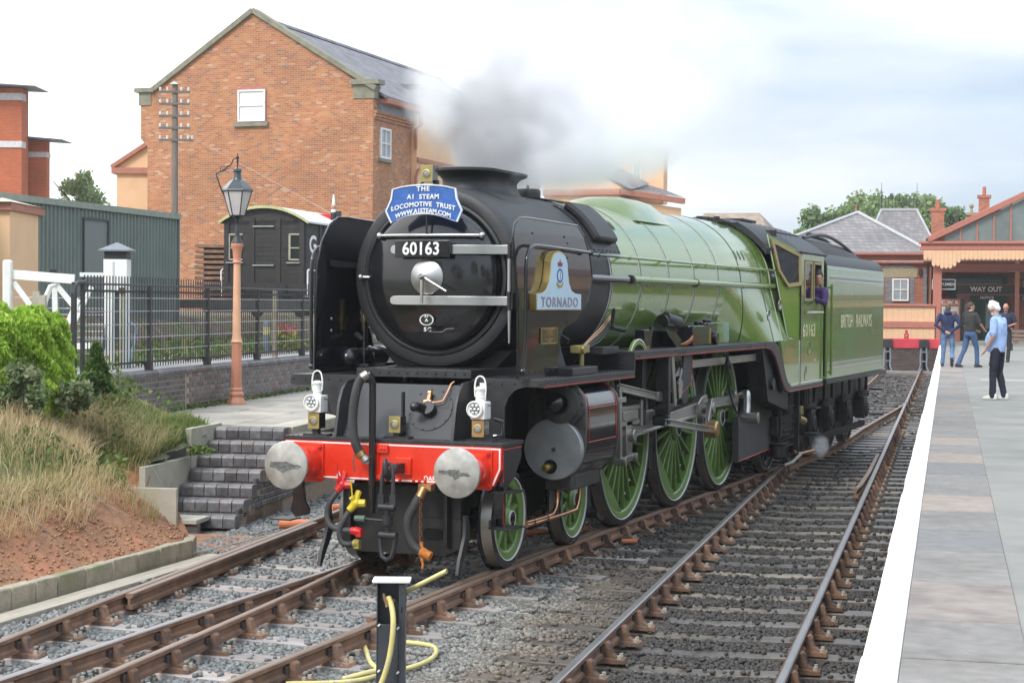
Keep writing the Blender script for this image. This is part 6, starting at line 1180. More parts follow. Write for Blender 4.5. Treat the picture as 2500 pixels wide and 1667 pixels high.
for k in range(5): MB().tube(curve([(1.02, 2.85 + .03 * k, 2.05 + .02 * k), (.98, 3.3, 2.12 + .02 * k), (.93, 3.9, 2.2 + .035 * k), (.9, 4.3, 2.34 + .03 * k)], 5), .008, 6).build('oil_pipe', copper if k > 2 else blackm, loco)
b = MB(); b.tube(curve([(.95, 4.2, 2.30), (.97, 4.15, 2.45), (1.0, 4.12, 2.54), (.98, 4.2, 2.5), (.93, 4.28, 2.36)], 4), .012, 6); b.cyl((.92, 4.3, 2.33), (1.0, 4.5, 2.30), .03, n=8); b.build('pipe_cluster', blackm, loco)
for s_ in (1, -1):      # wedge of the frame plate and gear on the raised running plate
    MB().lathe([(.40, s_ * 1.16), (.40, s_ * 1.19), (.34, s_ * 1.195), (.34, s_ * 1.16)], (0, 4.45, 1.80), 'X', 24, a0=R(42), a1=R(138)).build('splasher', green, loco); MB().lathe([(.403, s_ * 1.192), (.403, s_ * 1.196), (.390, s_ * 1.197), (.390, s_ * 1.192)], (0, 4.45, 1.80), 'X', 24, a0=R(42), a1=R(138)).build('splasher_line', white, loco)
    MB().box(min(s_ * 1.0, s_ * 1.15), max(s_ * 1.0, s_ * 1.15), 3.3, 3.85, 2.05, 2.13).build('toe_plate', rp_, loco, bevel=.004)
    b = MB(); b.box(min(s_ * 1.05, s_ * 1.17), max(s_ * 1.05, s_ * 1.17), 4.75, 5.0, 2.12, 2.30); b.build('lubricator_box', black, loco, bevel=.006)
    MB().cyl((s_ * 1.12, 5.02, 2.08), (s_ * 1.12, 5.02, 2.14), .035, n=8).build('lubricator_union', brass, loco)
    b = MB(); b.bar((s_ * 1.05, 5.75, 2.34), (s_ * 1.08, 6.25, 2.09), .18, .16); b.cyl((s_ * 1.07, 5.75, 2.38), (s_ * 1.15, 6.0, 2.36), .10, n=16); b.prism([(5.55, 2.075), (6.5, 2.075), (6.2, 2.30), (5.62, 2.33)], s_ * .95, s_ * 1.0, 'x'); b.build('reverser_bracket', black, loco, bevel=.008)
    MB().cyl((s_ * 1.10, 5.78, 2.42), (s_ * 1.20, 6.02, 2.36), .085, .085, 18).build('bracket_drum', blackm, loco)
    b = MB(); b.box(min(s_ * .98, s_ * 1.2), max(s_ * .98, s_ * 1.2), 6.7, 7.45, 2.08, 2.33); b.box(min(s_ * 1.0, s_ * 1.18), max(s_ * 1.0, s_ * 1.18), 7.5, 7.95, 2.10, 2.36); b.cyl((s_ * 1.1, 7.3, 2.33), (s_ * 1.1, 7.3, 2.38), .06, n=10); b.cyl((s_ * 1.1, 7.7, 2.36), (s_ * 1.1, 7.7, 2.40), .06, n=10); b.cyl((s_ * 1.18, 7.75, 2.16), (s_ * 1.24, 7.75, 2.16), .09, n=14); b.build('mechanical_lubricator', black, loco, bevel=.01)
    b = MB(); b.box(min(s_ * 1.19, s_ * 1.21), max(s_ * 1.19, s_ * 1.21), 7.44, 7.52, 2.10, 2.30); b.build('lubricator_sight_glass', brass, loco)
    for k in range(4): MB().tube(curve([(s_ * 1.21, 6.65, 2.16 + k * .015), (s_ * 1.18, 6.5, 2.10 + k * .012), (s_ * 1.1, 6.35, 2.11), (s_ * .98, 6.25, 2.2)], 4), .007, 5).build('oil_pipe', copper, loco)
    YX([(8.1, 2.08), (8.95, 2.08), (8.95, 2.36), (8.15, 2.36)], s_ * 1.05, s_ * 1.08, 'sandbox', green, bevel=.006)
# engine nameplate on the right deflector (left one out of sight gets the same)
npl = mat('pale_blue_nameplate', (.50, .66, .76), .45, var=.05); blue = mat('badge_blue', (.03, .16, .42), .4); npt = mat('nameplate_letter', (.34, .27, .36), .3, .3)
b_ = [(1.12, 2.525), (2.42, 2.525), (2.42, 2.685), (2.24, 2.69), (2.12, 2.72), (2.04, 2.80), (2.0, 2.93), (1.99, 3.0)] + [(1.75 + .24 * math.cos(R(a)), 2.98 + .13 * math.sin(R(a))) for a in range(10, 171, 20)] + [(1.51, 3.0), (1.50, 2.93), (1.46, 2.80), (1.38, 2.72), (1.26, 2.69), (1.12, 2.685)]
for s_ in (1,):
    pn = YX(b_, 1.13, 1.205, 'name_plate', brass, df.parent, bevel=.003); YX([(1.77 + (p[0] - 1.77) * .975, 2.72 + (p[1] - 2.72) * .955) for p in b_], 1.2052, 1.209, 'plate_face', npl, pn)
    text('engine_name', 'TORNADO', .135, basis((1.2095, 1.77, 2.600), (0, 1, 0), (0, 0, 1)), npt, pn, .004, .002, sx=1.42, space=1.18)
    rs_ = [[(x_, 1.76 + k * .085 * math.cos(a), 2.865 + k * .072 * math.sin(a)) for a in np.linspace(0, 2 * PI, 28, False)] for k, x_ in ((1, 1.209), (1, 1.213), (.66, 1.213), (.66, 1.209))]
    MB().rings(rs_, cap=False).build('badge_ring', blue, pn); MB().prism([(1.76 + .055 * math.cos(a), 2.865 + .047 * math.sin(a)) for a in np.linspace(0, 2 * PI, 24, False)], 1.209, 1.2115, 'x').build('badge_centre', white, pn)
    MB().bar((1.213, 1.76, 2.83), (1.213, 1.76, 2.90), .004, .014, up=(0, 1, 0)).build('badge_sword', blue, pn)
    MB().prism([(1.70, 2.955), (1.82, 2.955), (1.83, 2.985), (1.81, 3.0), (1.79, 2.985), (1.77, 3.01), (1.76, 3.03), (1.75, 3.01), (1.73, 2.985), (1.71, 3.0), (1.69, 2.985)], 1.209, 1.2125, 'x').build('badge_crown', mat('badge_crown_red', (.22, .05, .08), .5), pn)
    MB().prism([(1.66, 2.79), (1.69, 2.755), (1.76, 2.742), (1.83, 2.755), (1.86, 2.79), (1.84, 2.805), (1.81, 2.78), (1.76, 2.768), (1.71, 2.78), (1.68, 2.805)], 1.209, 1.2125, 'x').build('badge_scroll', brass, pn)
    pn2 = YX([(1.43, 2.20), (1.88, 2.20), (1.88, 2.35), (1.43, 2.35)], 1.129, 1.14, 'small_brass_plaque', mat('dark_bronze_plaque', (.10, .07, .03), .4, .5), loco)
    MB().rings([[(x_, 1.655 + k * .228, 2.275 + k2 * .078) for k, k2 in ((-1, -1), (1, -1), (1, 1), (-1, 1))] if False else [(x_, 1.655 + sg * h, 2.275 + sv * v_) for sg, sv in ((-1, -1), (1, -1), (1, 1), (-1, 1))] for x_, h, v_ in ((1.139, .23, .08), (1.144, .23, .08), (1.144, .218, .07), (1.139, .218, .07))], cap=False).build('plaque_border', brass, pn2)
    text('plaque_text', 'THIS LOCOMOTIVE\nWAS BUILT\nBY THE TRUST\nAT\nDARLINGTON\nWORKS', .024, basis((1.141, 1.655, 2.275), (0, 1, 0), (0, 0, 1)), brass, pn2, .001, .001, sx=1.3)
# --- cab
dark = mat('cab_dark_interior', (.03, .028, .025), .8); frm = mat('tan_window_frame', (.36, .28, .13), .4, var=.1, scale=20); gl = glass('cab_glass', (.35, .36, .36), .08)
for s_ in (1, -1):
    x0, x1 = s_ * 1.315, s_ * 1.335
    cb = YX([(12.36, 1.366), (14.10, 1.366), (14.10, 2.66), (12.36, 2.66)], x0, x1, 'cab_side', green, bevel=.002)
    for pts in ([(12.36, 2.661), (12.60, 2.661), (12.60, 3.30), (12.36, 3.30)], [(13.93, 2.661), (14.10, 2.661), (14.10, 3.30), (13.93, 3.30)], [(12.36, 3.301), (14.10, 3.301), (14.10, 3.42), (12.36, 3.42)]): YX(pts, x0, x1, 'cab_side', green)
    lw = YX([(11.72, 1.366), (12.355, 1.366), (12.355, 2.10), (11.0, 2.075), (11.14, 1.85), (11.32, 1.62), (11.5, 1.46)], s_ * 1.29, s_ * 1.333, 'lower_cab_side', green, bevel=.002)
    for l_ in ([(12.37, 1.40), (14.08, 1.40)], [(12.37, 1.40), (12.37, 3.40)], [(11.74, 1.40), (12.30, 1.40), (12.30, 2.06)]): MB().tube([(s_ * 1.337, a, c) for a, c in l_], .006, 4).build('white_line', white, cb)
    MB().tube([(s_ * 1.337, a, c) for a, c in [(12.335, 1.385), (12.335, 3.40)]], .012, 4).build('black_line', black, cb)
    # angled front sheet with the spectacle window
    o0, o1, o2 = V((s_ * 1.33, 12.355, 3.42)), V((s_ * 1.33, 12.355, 2.10)), V((s_ * 1.21, 12.0, 2.10)); i0, i1 = V((s_ * .98, 11.55, 3.66)), V((s_ * 1.10, 11.72, 2.95))
    b = MB(); th = V((-s_ * .02, .02, 0)); f5 = [o0, o1, o2, i1, i0]; b.add(f5 + [p + th for p in f5], [(0, 1, 2, 3, 4), (9, 8, 7, 6, 5)] + [(i, (i + 1) % 5, 5 + (i + 1) % 5, 5 + i) for i in range(5)]); fs2 = b.build('cab_front_sheet', green, loco)
    def on(u, v):      # point on the front sheet: u 0 inner..1 outer, v height
        a = i1.lerp(i0, (v - 2.95) / .71) if v > 2.95 else o2.lerp(i1, (v - 2.10) / .85); o = V((s_ * 1.33, 12.355, v)); return a.lerp(o, u)
    nn = (o0 - i1).cross(V((0, 0, 1))).normalized(); nn = nn if nn.y < 0 else -nn
    q_ = [(.10, 3.56), (.93, 3.36), (.95, 2.93), (.42, 2.90), (.15, 3.12)]
    P_ = [on(*p) for p in q_]; c = sum(P_, V()) / 5
    outer = [c + (p - c) * 1.10 + nn * .03 for p in P_]; inner = [c + (p - c) * .90 + nn * .03 for p in P_]
    b = MB(); b.rings([[p - nn * .03 for p in outer], outer, inner, [p - nn * .028 for p in inner]], cap=False); b.build('spectacle_frame', frm, fs2)
    b = MB(); b.add([c + (p - c) * .93 + nn * .012 for p in P_], [tuple(range(5))]); b.build('spectacle_glass', mat('dark_tinted_glass', (.025, .027, .03), .25, spec=.35), fs2, fix=False)
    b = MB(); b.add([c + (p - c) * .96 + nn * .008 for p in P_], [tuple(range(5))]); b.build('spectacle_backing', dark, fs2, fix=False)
    MB().tube([p + nn * .006 for p in (i0, i1, o2, o2 + V((s_ * .10, .12, -.02)))], .007, 4).build('white_line', white, fs2)
    rivets(fs2, [o0.lerp(o1, t) + nn * .02 - V((s_ * .03, 0, 0)) for t in (.1, .5)], nn, .03, 'hinges')
    # side window frames
    b = MB()
    for y0, y1 in ((12.61, 13.20), (13.30, 13.92)):
        for k, (a, c_2, d, e) in enumerate(((y0, y1, 2.67, 2.71), (y0, y1, 3.25, 3.29), (y0, y0 + .05, 2.71, 3.25), (y1 - .05, y1, 2.71, 3.25))):
            if y0 > 13.2 and k in (3,): continue
            b.box(min(s_ * 1.32, s_ * 1.345), max(s_ * 1.32, s_ * 1.345), a, c_2, d, e)
    b.build('window_frame', frm, cb)
    MB().box(min(s_ * 1.325, s_ * 1.329), max(s_ * 1.325, s_ * 1.329), 12.66, 13.15, 2.71, 3.25).build('window_glass', gl, cb)
    MB().box(min(s_ * 1.335, s_ * 1.37), max(s_ * 1.335, s_ * 1.37), 12.5, 13.93, 2.655, 2.668).build('window_sill', green, cb)
    b = MB(); b.tube([(s_ * 1.37, y, 2.49) for y in (12.62, 13.9)], .019, 8); [b.cyl((s_ * 1.33, y, 2.49), (s_ * 1.37, y, 2.49), .016, n=6) for y in (12.64, 13.88)]; b.build('cab_handrail', green, cb)
    b = MB(); b.tube([(s_ * 1.38, 14.13, z) for z in (1.40, 2.9)], .021, 8); [b.cyl((s_ * 1.33, 14.12, z), (s_ * 1.38, 14.13, z), .018, n=6) for z in (1.42, 2.85)]; b.build('cab_grab_rail', green, cb)
    text('cab_number', '60163', .28, basis((s_ * 1.3365, 13.0, 2.195), (0, s_, 0), (0, 0, 1)), cream, cb, .001, .001, sx=1.28, space=1.08)
    for (yy, zz, ry, rz_) in ((13.07, 1.92, .12, .075), (12.78, 1.55, .075, .12)): MB().lathe([(1, 0), (1, .012), (.72, .014), (.70, .004), (0, .003)], (0, 0, 0), 'X', 24).build('side_plate', steelw if zz < 1.8 else mat('oval_cast_plate', (.35, .27, .16), .5, .3), cb) .matrix_world
    text('route_mark', 'RA 9', .07, basis((s_ * 1.3365, 13.45, 1.72), (0, s_, 0), (0, 0, 1)), cream, cb, .001, .001)
for o in list(bpy.data.objects):
    if o.name.startswith('side_plate'):
        side = 1 if o.parent.name in ('cab_side', 'cab_side.001', 'cab_side.002', 'cab_side.003') else -1
        low = o.data.materials[0] == steelw
        o.scale = (side, .075 if low else .12, .12 if low else .10); o.location = V((side * 1.336, 12.75 if low else 13.0, 1.55 if low else 1.93)) - wl(o.parent)
# roof, gutters, rear and floor
ra = math.degrees(math.asin(1.35 / 1.99)); rz0 = 3.935 - 1.99
def roof_pt(a, y, dr=0): return ((1.99 + dr) * math.sin(R(a)), y, rz0 + (1.99 + dr) * math.cos(R(a)))
b = MB(); aa = np.linspace(-ra, ra, 25)
b.rings([[roof_pt(a, y) for a in aa] + [roof_pt(a, y, -.03) for a in aa[::-1]] for y in (12.36, 14.25)]); b.build('cab_roof', sooty, loco, ang=40)
b = MB(); rs = []
for t in (0, .5, 1):
    rs.append([(p[0] * lerp(1, .74, t), lerp(12.36, 11.5 - .0, t) + 0 * abs(a), p[2] + (lerp(0, .05, t) if abs(a) > 20 else 0)) for a in aa for p in (roof_pt(a, 0),)] + [(p[0] * lerp(1, .72, t), lerp(12.36, 11.5, t), p[2] - .04) for a in aa[::-1] for p in (roof_pt(a, 0),)])
b.rings(rs); b.build('cab_roof_front', sooty, loco, ang=40)
for s_ in (1, -1):
    MB().tube([roof_pt(s_ * ra * .995, y, .012) for y in (12.2, 14.25)], .013, 5).build('roof_gutter', sooty, loco); MB().tube([roof_pt(s_ * ra * .62, y, .01) for y in (12.2, 14.2)], .010, 5).build('roof_strip', sooty, loco)
b = MB(); b.box(-.35, .35, 12.6, 13.5, 3.92, 3.96); b.build('roof_ventilator', sooty, loco, bevel=.01)
rivets(loco, [roof_pt(a, y, .002) for a in (12, 22, 30) for y in np.linspace(12.4, 14.2, 6)], (.3, 0, 1), .014)
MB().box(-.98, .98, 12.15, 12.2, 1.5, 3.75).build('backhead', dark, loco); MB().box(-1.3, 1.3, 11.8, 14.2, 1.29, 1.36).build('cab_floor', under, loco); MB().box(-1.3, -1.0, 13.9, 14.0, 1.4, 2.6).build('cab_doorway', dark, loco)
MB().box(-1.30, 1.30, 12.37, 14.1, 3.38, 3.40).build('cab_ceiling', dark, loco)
b = MB(); b.cyl((0, 11.3, 3.84), (0, 11.3, 3.93), .05, n=10); b.cyl((.28, 11.25, 3.8), (.28, 11.25, 3.92), .05, n=10); b.box(-.1, .45, 11.1, 11.4, 3.83, 3.86); b.build('safety_valve', sooty, loco)
# trailing truck frame, ashpan, injectors and pipes under the cab
for s_ in (1, -1):
    YX([(9.95, .36), (12.0, .40), (12.0, 1.25), (10.7, 1.25), (10.3, 1.0), (9.95, 1.0)], s_ * .88, s_ * .98, 'ash_pan', mat('dusty_ash_pan', (.07, .068, .066), .55, var=.3, scale=4), bevel=.01)
    MB().tube([(s_ * .985, 9.97, .37), (s_ * .985, 12.0, .41)], .008, 4).build('red_line', redl, loco)
    b = MB(); b.box(min(s_ * 1.0, s_ * 1.1), max(s_ * 1.0, s_ * 1.1), 11.85, 12.9, .62, .9); [b.cyl((s_ * 1.05, 12.02 + .0, z), (s_ * 1.05, 12.9, z), .025, n=6) for z in (.45, .58, 1.0, 1.15)]; b.bar((s_ * 1.1, 12.0, 1.3), (s_ * 1.1, 12.0, .3), .06, .06); b.bar((s_ * 1.12, 13.05, 1.3), (s_ * 1.12, 13.05, .12), .05, .12); b.cyl((s_ * 1.08, 12.0, .28), (s_ * 1.08, 12.0, .46), .13, n=16); b.cyl((s_ * 1.08, 12.0, .47), (s_ * 1.08, 12.0, .50), .15, n=16)
    b.build('truck_gear', under, loco, bevel=.006)
    b = MB(); b.cyl((s_ * 1.15, 13.15, .8), (s_ * 1.2, 13.35, .75), .06, n=10); b.box(min(s_ * 1.1, s_ * 1.2), max(s_ * 1.1, s_ * 1.2), 13.1, 13.3, .86, 1.0); b.build('injector_body', MATS['lacquered_brass_face'], loco, bevel=.01)
    b = MB(); b.tube(curve([(s_ * 1.12, 12.9, .3), (s_ * 1.16, 13.2, .24), (s_ * 1.2, 13.6, .24), (s_ * 1.24, 13.95, .24)], 4), .03, 10); b.build('injector_overflow_pipe', copper, loco)
    b = MB(); b.tube([(s_ * 1.1, 12.35, .12), (s_ * 1.15, 12.7, .14), (s_ * 1.2, 13.1, .24)], .028, 8); b.build('injector_pipe', steelw, loco)
    for k in range(6): MB().bar((s_ * 1.08, 12.25, .42 + k * .12), (s_ * 1.08, 12.95, .42 + k * .12), .10, .018).build('spring_leaf', under, loco)
    b = MB(); b.cyl((s_ * 1.02, 12.95, .5), (s_ * 1.02, 12.95, 1.25), .09, n=12); b.build('sand_pipe', under, loco)
# ================================================================ tender
tn = thing('tender', 'green tender lettered in cream coupled behind the engine cab', 'tender', (0, 17, 0))
tg = mat('tender_green_paint', (.12, .205, .038), .24, var=.06, scale=3, coat=.6)
sec = [(-1.335, 1.37), (1.335, 1.37), (1.335, 3.20)] + [(1.035 + .30 * math.cos(R(a)), 3.20 + .28 * math.sin(R(a))) for a in range(12, 91, 13)] + [(-1.035 - .30 * math.cos(R(a)), 3.20 + .28 * math.sin(R(a))) for a in range(90, 0, -13)] + [(-1.335, 3.20)]
b = MB(); b.prism(sec, 14.38, 19.93, 'y'); b.m = [0] * len(b.f); tk = b.build('tank', [tg, sooty], tn, bevel=.02, ang=50)
for p in tk.data.polygons:
    if p.center.z + WL[tk.name].z > 3.235 or abs(p.normal.y) > .9: p.material_index = 1
b = MB(); rs = []
bk = [(.98, 3.40), (.96, 3.60), (.88, 3.70), (.6, 3.80), (.2, 3.84), (-.2, 3.84), (-.6, 3.80), (-.88, 3.70), (-.96, 3.60), (-.98, 3.40)]
for y, k in ((14.45, 1), (16.4, 1), (18.0, .92), (19.0, .75), (19.6, .45)): rs.append([(x, y, 3.40 + (z - 3.40) * k) for x, z in bk])
b.rings(rs, cap=True); b.build('coal_bunker', sooty, tn, ang=40)
b = MB(); b.tube(curve([(.9, 14.5, 3.72), (.93, 16.0, 3.82), (.93, 17.5, 3.74), (.9, 19.2, 3.55)], 5), .03, 6); b.tube(curve([(.5, 16.8, 3.86), (.55, 18.0, 3.80), (.5, 19.4, 3.62)], 5), .05, 6); b.build('bunker_rim', sooty, tn)
for s_ in (1, -1):
    for z, w_, mt_ in ((3.215, .006, white), (3.06, .028, black), (3.10, .005, white), (3.02, .005, white), (1.60, .028, black), (1.64, .005, white), (1.56, .005, white)):
        MB().bar((s_ * 1.3365, 14.62, z), (s_ * 1.3365, 19.75, z), .004, w_).build('tender_lining', mt_, tn)
    text('tender_lettering', 'BRITISH   RAILWAYS', .32, basis((s_ * 1.3372, 17.1, 2.32), (0, s_, 0), (0, 0, 1)), cream, tn, .001, .0015, sx=1.04)
    b = MB(); b.tube([(s_ * 1.39, 14.5, z) for z in (1.45, 2.95)], .021, 8); [b.cyl((s_ * 1.33, 14.5, z), (s_ * 1.39, 14.5, z), .018, n=6) for z in (1.5, 2.9)]; b.build('tender_grab_rail', green, tn)
    MB().box(min(s_ * 1.0, s_ * 1.36), max(s_ * 1.0, s_ * 1.36), 14.30, 20.1, 1.30, 1.368).build('footplate', under, tn, bevel=.006)
    YX([(14.35, 1.30), (20.0, 1.30), (20.0, 1.0), (19.6, .85), (19.4, .95), (18.3, .95), (18.0, .62), (17.6, .95), (16.7, .95), (16.4, .62), (16.1, .95), (15.2, .95), (14.9, .6), (14.45, .55)], s_ * 1.0, s_ * 1.035, 'tender_frame', under)
    for y in (14.25, 15.75, 17.4, 19.1):
        k = MB().box(min(s_ * .98, s_ * 1.16), max(s_ * .98, s_ * 1.16), y - .17, y + .17, .48, .88).cyl((s_ * 1.1, y, .66), (s_ * 1.20, y, .66), .15, .13, 16).build('axle_box', under, tn, bevel=.01)
        for dy_ in (-.36, .36): MB().bar((s_ * 1.1, y + dy_, 1.3), (s_ * 1.1, y + dy_ * .9, .92), .05, .06).cyl((s_ * 1.1, y + dy_ * .9, .88), (s_ * 1.1, y + dy_ * .9, .98), .06, n=8).build('spring_hanger', under, k)
        for j in range(4): MB().bar((s_ * 1.1, y - .42 + j * .06, .90 + j * .03), (s_ * 1.1, y + .42 - j * .06, .90 + j * .03), .09, .02).build('spring_leaf', under, k)
    b = MB(); b.bar((s_ * 1.05, 14.4, .36), (s_ * 1.05, 19.5, .36), .04, .12); b.build('brake_beam', under, tn); b = MB(); b.box(min(s_ * 1.05, s_ * 1.32), max(s_ * 1.05, s_ * 1.32), 13.72, 14.10, .5, .53); b.box(min(s_ * 1.05, s_ * 1.32), max(s_ * 1.05, s_ * 1.32), 13.72, 14.10, .92, .95); b.bar((s_ * 1.08, 13.74, 1.3), (s_ * 1.08, 13.74, .5), .04, .1); b.bar((s_ * 1.08, 14.08, 1.3), (s_ * 1.08, 14.08, .5), .04, .1); b.build('footsteps', under, tn, bevel=.004)
    for z in (.50, .98): MB().box(min(s_ * 1.1, s_ * 1.35), max(s_ * 1.1, s_ * 1.35), 19.75, 20.05, z, z + .03).build('rear_step', under, tn)
tw = wheel('tender_wheel', .635, 12, .14, under)
tw.parent = tn; tw.location = V((0, 14.25, .635)) - wl(tn)
for y, fl in ((14.25, 1), (15.75, 0), (15.75, 1), (17.4, 0), (17.4, 1), (19.1, 0), (19.1, 1)):
    c = tw.copy(); COL.objects.link(c)
    for ch in list(tw.children): d = ch.copy(); COL.objects.link(d); d.parent = c
    c.parent = tn; c.location = V((0, y, .635)) - wl(tn); c.rotation_euler.z = PI if fl else 0
for o in bpy.data.objects:
    if o.parent and o.parent.name.startswith(('tender_wheel', 'trailing_wheel')) and o.name.startswith(('white_line', 'hub_line')):
        if o.data.materials[0] is white: o.data.materials[0] = under
MB().box(-.95, .95, 14.4, 19.8, .5, 1.28).build('inner_frame', under, tn)
# ================================================================ things hung on the engine
hb = thing('headboard', 'blue curved headboard with white letters over the smokebox door', 'headboard', (0, 1.2, 3.5))
edge = [(-.335, 3.70)] + [(x, 3.745 - .16 * x * x * 2.3) for x in np.linspace(-.25, .25, 9)] + [(.345, 3.70), (.36, 3.60), (.415, 3.485), (.40, 3.45), (.365, 3.375)] + [(x, 3.455 - .7 * x * x) for x in np.linspace(.30, -.30, 11)] + [(-.345, 3.365), (-.385, 3.44), (-.405, 3.485), (-.35, 3.60)]
MB().prism(edge, 1.16, 1.185, 'y').build('board', mat('headboard_blue', (.035, .12, .40), .45, var=.15, scale=14, bump=.1, col2=(.10, .20, .48), c2s=25, c2t=.66), hb)
n_ = len(edge); ce = V((0, 3.55)); E2 = [V(p) for p in edge]
def inset(d): return [(p.x - (p - ce).normalized().x * d, p.y - (p - ce).normalized().y * d) for p in E2]
MB().rings([[(a, yy, c) for a, c in inset(d)] for d, yy in ((-.002, 1.172), (-.002, 1.152), (.014, 1.152), (.014, 1.172))], cap=False).build('raised_border', mat('border_white', (.7, .72, .74), .4), hb)
for s_, sz, z, sx_, sp in (('THE', .066, 3.698, 1, 1.25), ('A1  STEAM', .064, 3.620, 1, 1.15), ('LOCOMOTIVE  TRUST', .064, 3.548, 1.0, 1.1), ('WWW.A1STEAM.COM', .062, 3.484, .94, 1.02)):
    t_ = text('headboard_line', s_, sz, basis((0, 1.156, z), (1, 0, 0), (0, 0, 1)), white, hb, .004, .0016, sx=sx_, space=sp)
    if len(s_) > 12:
        c = WL[t_.name]
        for v in t_.data.vertices: v.co.z -= (.62 if 'WWW' in s_ else .4) * (v.co.x + c.x) ** 2
def head_lamp(x, y, z, label):
    t_ = thing('head_lamp', label, 'lamp', (x, y, z), 0, 'white lamps on the front of the engine'); wm = whitew
    MB().box(x - .06, x + .085, y - .02, y + .13, z, z + .165).build('lamp_body', wm, t_, bevel=.008)
    MB().lathe([(.078, y - .0), (.080, y - .045), (.070, y - .05), (.066, y - .035), (0, y - .032)], (x - .01, 0, z + .095), 'Y', 32).build('lens_hood', wm, t_)
    lens = MB().lathe([(.064, y - .034), (0, y - .036)], (x - .01, 0, z + .095), 'Y', 24).build('lens_panel', mat('led_panel_grey', (.10, .11, .11), .25), t_)
    for k in range(7):
        a = k * PI / 3; rr_ = 0 if k == 6 else .037; MB().sph((x - .01 + rr_ * math.cos(a), y - .038, z + .095 + rr_ * math.sin(a)), .016, 10, 6, (1, .5, 1)).build('led_lens', mat('clear_led', (.75, .78, .78), .1, .6), lens)
    MB().lathe([(.045, z + .165), (.042, z + .20), (.048, z + .205), (.040, z + .21), (.040, z + .27), (.050, z + .275), (.050, z + .29), (.02, z + .305), (0, z + .305)], (x + .01, y + .05, 0), 'Z', 20).build('chimney', wm, t_)
    MB().tube(curve([(x - .04, y + .05, z + .21), (x - .045, y + .05, z + .30), (x - .03, y + .05, z + .375), (x + .01, y + .05, z + .40), (x + .05, y + .05, z + .375), (x + .065, y + .05, z + .30), (x + .06, y + .05, z + .21)], 4), .008, 6).build('carrying_handle', wm, t_)
    MB().tube(curve([(x + .08, y + .05, z + .13), (x + .12, y + .06, z + .12), (x + .14, y + .08, z + .0), (x + .2, y + .12, z - .03)], 4), .006, 5).build('lamp_cable', blackm, t_)
head_lamp(-.84, .50, 1.525, 'white oil-style lamp above the left buffer, standing on a brass-faced marker lamp'); head_lamp(.86, .50, 1.51, 'white oil-style lamp above the right buffer beside the yellow warning label')
# ================================================================ right side: station end, buffer stop, canopy
PS = lambda s, t, z=0: TF @ V((s, t, z))
def tb(s0, s1, t0, t1, z0, z1, name, mt, par, bev=0, **k): return MB(TF).box(s0, s1, t0, t1, z0, z1).build(name, mt, par, bevel=bev, fix=False, **k)
slate2 = brickmat('grey_brown_slate', [(0, (.19, .18, .18)), (.5, (.235, .22, .22)), (1, (.28, .26, .255))], (.10, .095, .095), AT, bw=.28, bh=.17, mw=.022, rough=.6, bump=.7)
stb = brickmat('station_red_brick', [(0, (.34, .095, .05)), (.5, (.42, .13, .065)), (1, (.48, .17, .09))], (.38, .24, .18), AT, mw=.012)
blb = brickmat('station_blue_brick', [(0, (.13, .13, .15)), (.5, (.18, .18, .20)), (1, (.24, .23, .25))], (.34, .30, .28), AT, mw=.014)
sal2 = mat('station_salmon_paint', (.42, .15, .105), .55, var=.08); buf = mat('station_cream_board', (.74, .46, .27), .7, var=.05); stn = mat('ochre_stone_lintel', (.34, .28, .17), .85, var=.12)
bs = thing('buffer_stop', 'red timber buffer stop at the end of the platform track', 'buffer stop', PS(3.4, 62, -.1))
tb(2.2, 4.76, 62, 62.3, .82, 1.24, 'buffer_beam', mat('faded_red_beam', (.55, .04, .06), .6, var=.12, scale=3), bs, .02)
for s_ in (2.62, 4.14):
    tb(s_ - .20, s_ + .22, 61.86, 61.99, .84, 1.22, 'bearing_block', under, bs, .02)
    b = MB(TF); [b.tube([(s_ + a, 61.9, .86), (s_ + a * 1.25, 61.8, .45), (s_ + a * 1.1, 61.7, .1), (s_ + a * 1.9, 61.5, -.15)], .035, 6) for a in (-.11, .11)]; [b.box(s_ - .12, s_ + .12, 61.8, 61.86, z, z + .06) for z in (.25, .65)]; b.build('rail_strut', mat('grey_blue_iron', (.16, .19, .22), .5), bs)
    MB(TF).bar((s_, 62.1, 1.1), (s_, 64.2, -.1), .12, .12).build('back_strut', under, bs)
ln_ = thing('buffer_stop_lamp', 'small red lamp standing on top of the red buffer-stop beam', 'lamp', PS(3.41, 62.1, 1.24)); rl = mat('lamp_red_paint', (.55, .03, .05), .4)
tb(3.31, 3.51, 62.03, 62.2, 1.24, 1.46, 'lamp_body', rl, ln_, .01); MB(TF).cyl((3.41, 62.11, 1.46), (3.41, 62.11, 1.6), .05, .06, 10).build('lamp_top', rl, ln_); MB(TF).lathe([(.05, 62.02), (0, 62.01)], (3.41, 0, 1.36), 'Y', 12).build('lens', MATS['grey_lens'], ln_)
ew = thing('end_wall', 'low sooty brick wall across the track end behind the buffer stop', 'wall', PS(2, 64.6, -.3)); dbk = brickmat('sooty_shaded_brick', [(0, (.06, .045, .04)), (.5, (.09, .065, .06)), (1, (.12, .08, .07))], (.13, .11, .10), AT)
tb(-3, 4.9, 64.6, 65, -.5, .82, 'wall_face', dbk, ew); tb(-3, 4.9, 64.5, 65.05, .82, .88, 'wall_top', flag, ew)
tb(-3, 4.6, 60.6, 60.9, -.24, -.10, 'timber_sill', wood, ew, .01)
sc_ = thing('timber_screen', 'tall cream boarded screen with salmon rails behind the buffer stop', 'fence', PS(3, 66, .8))
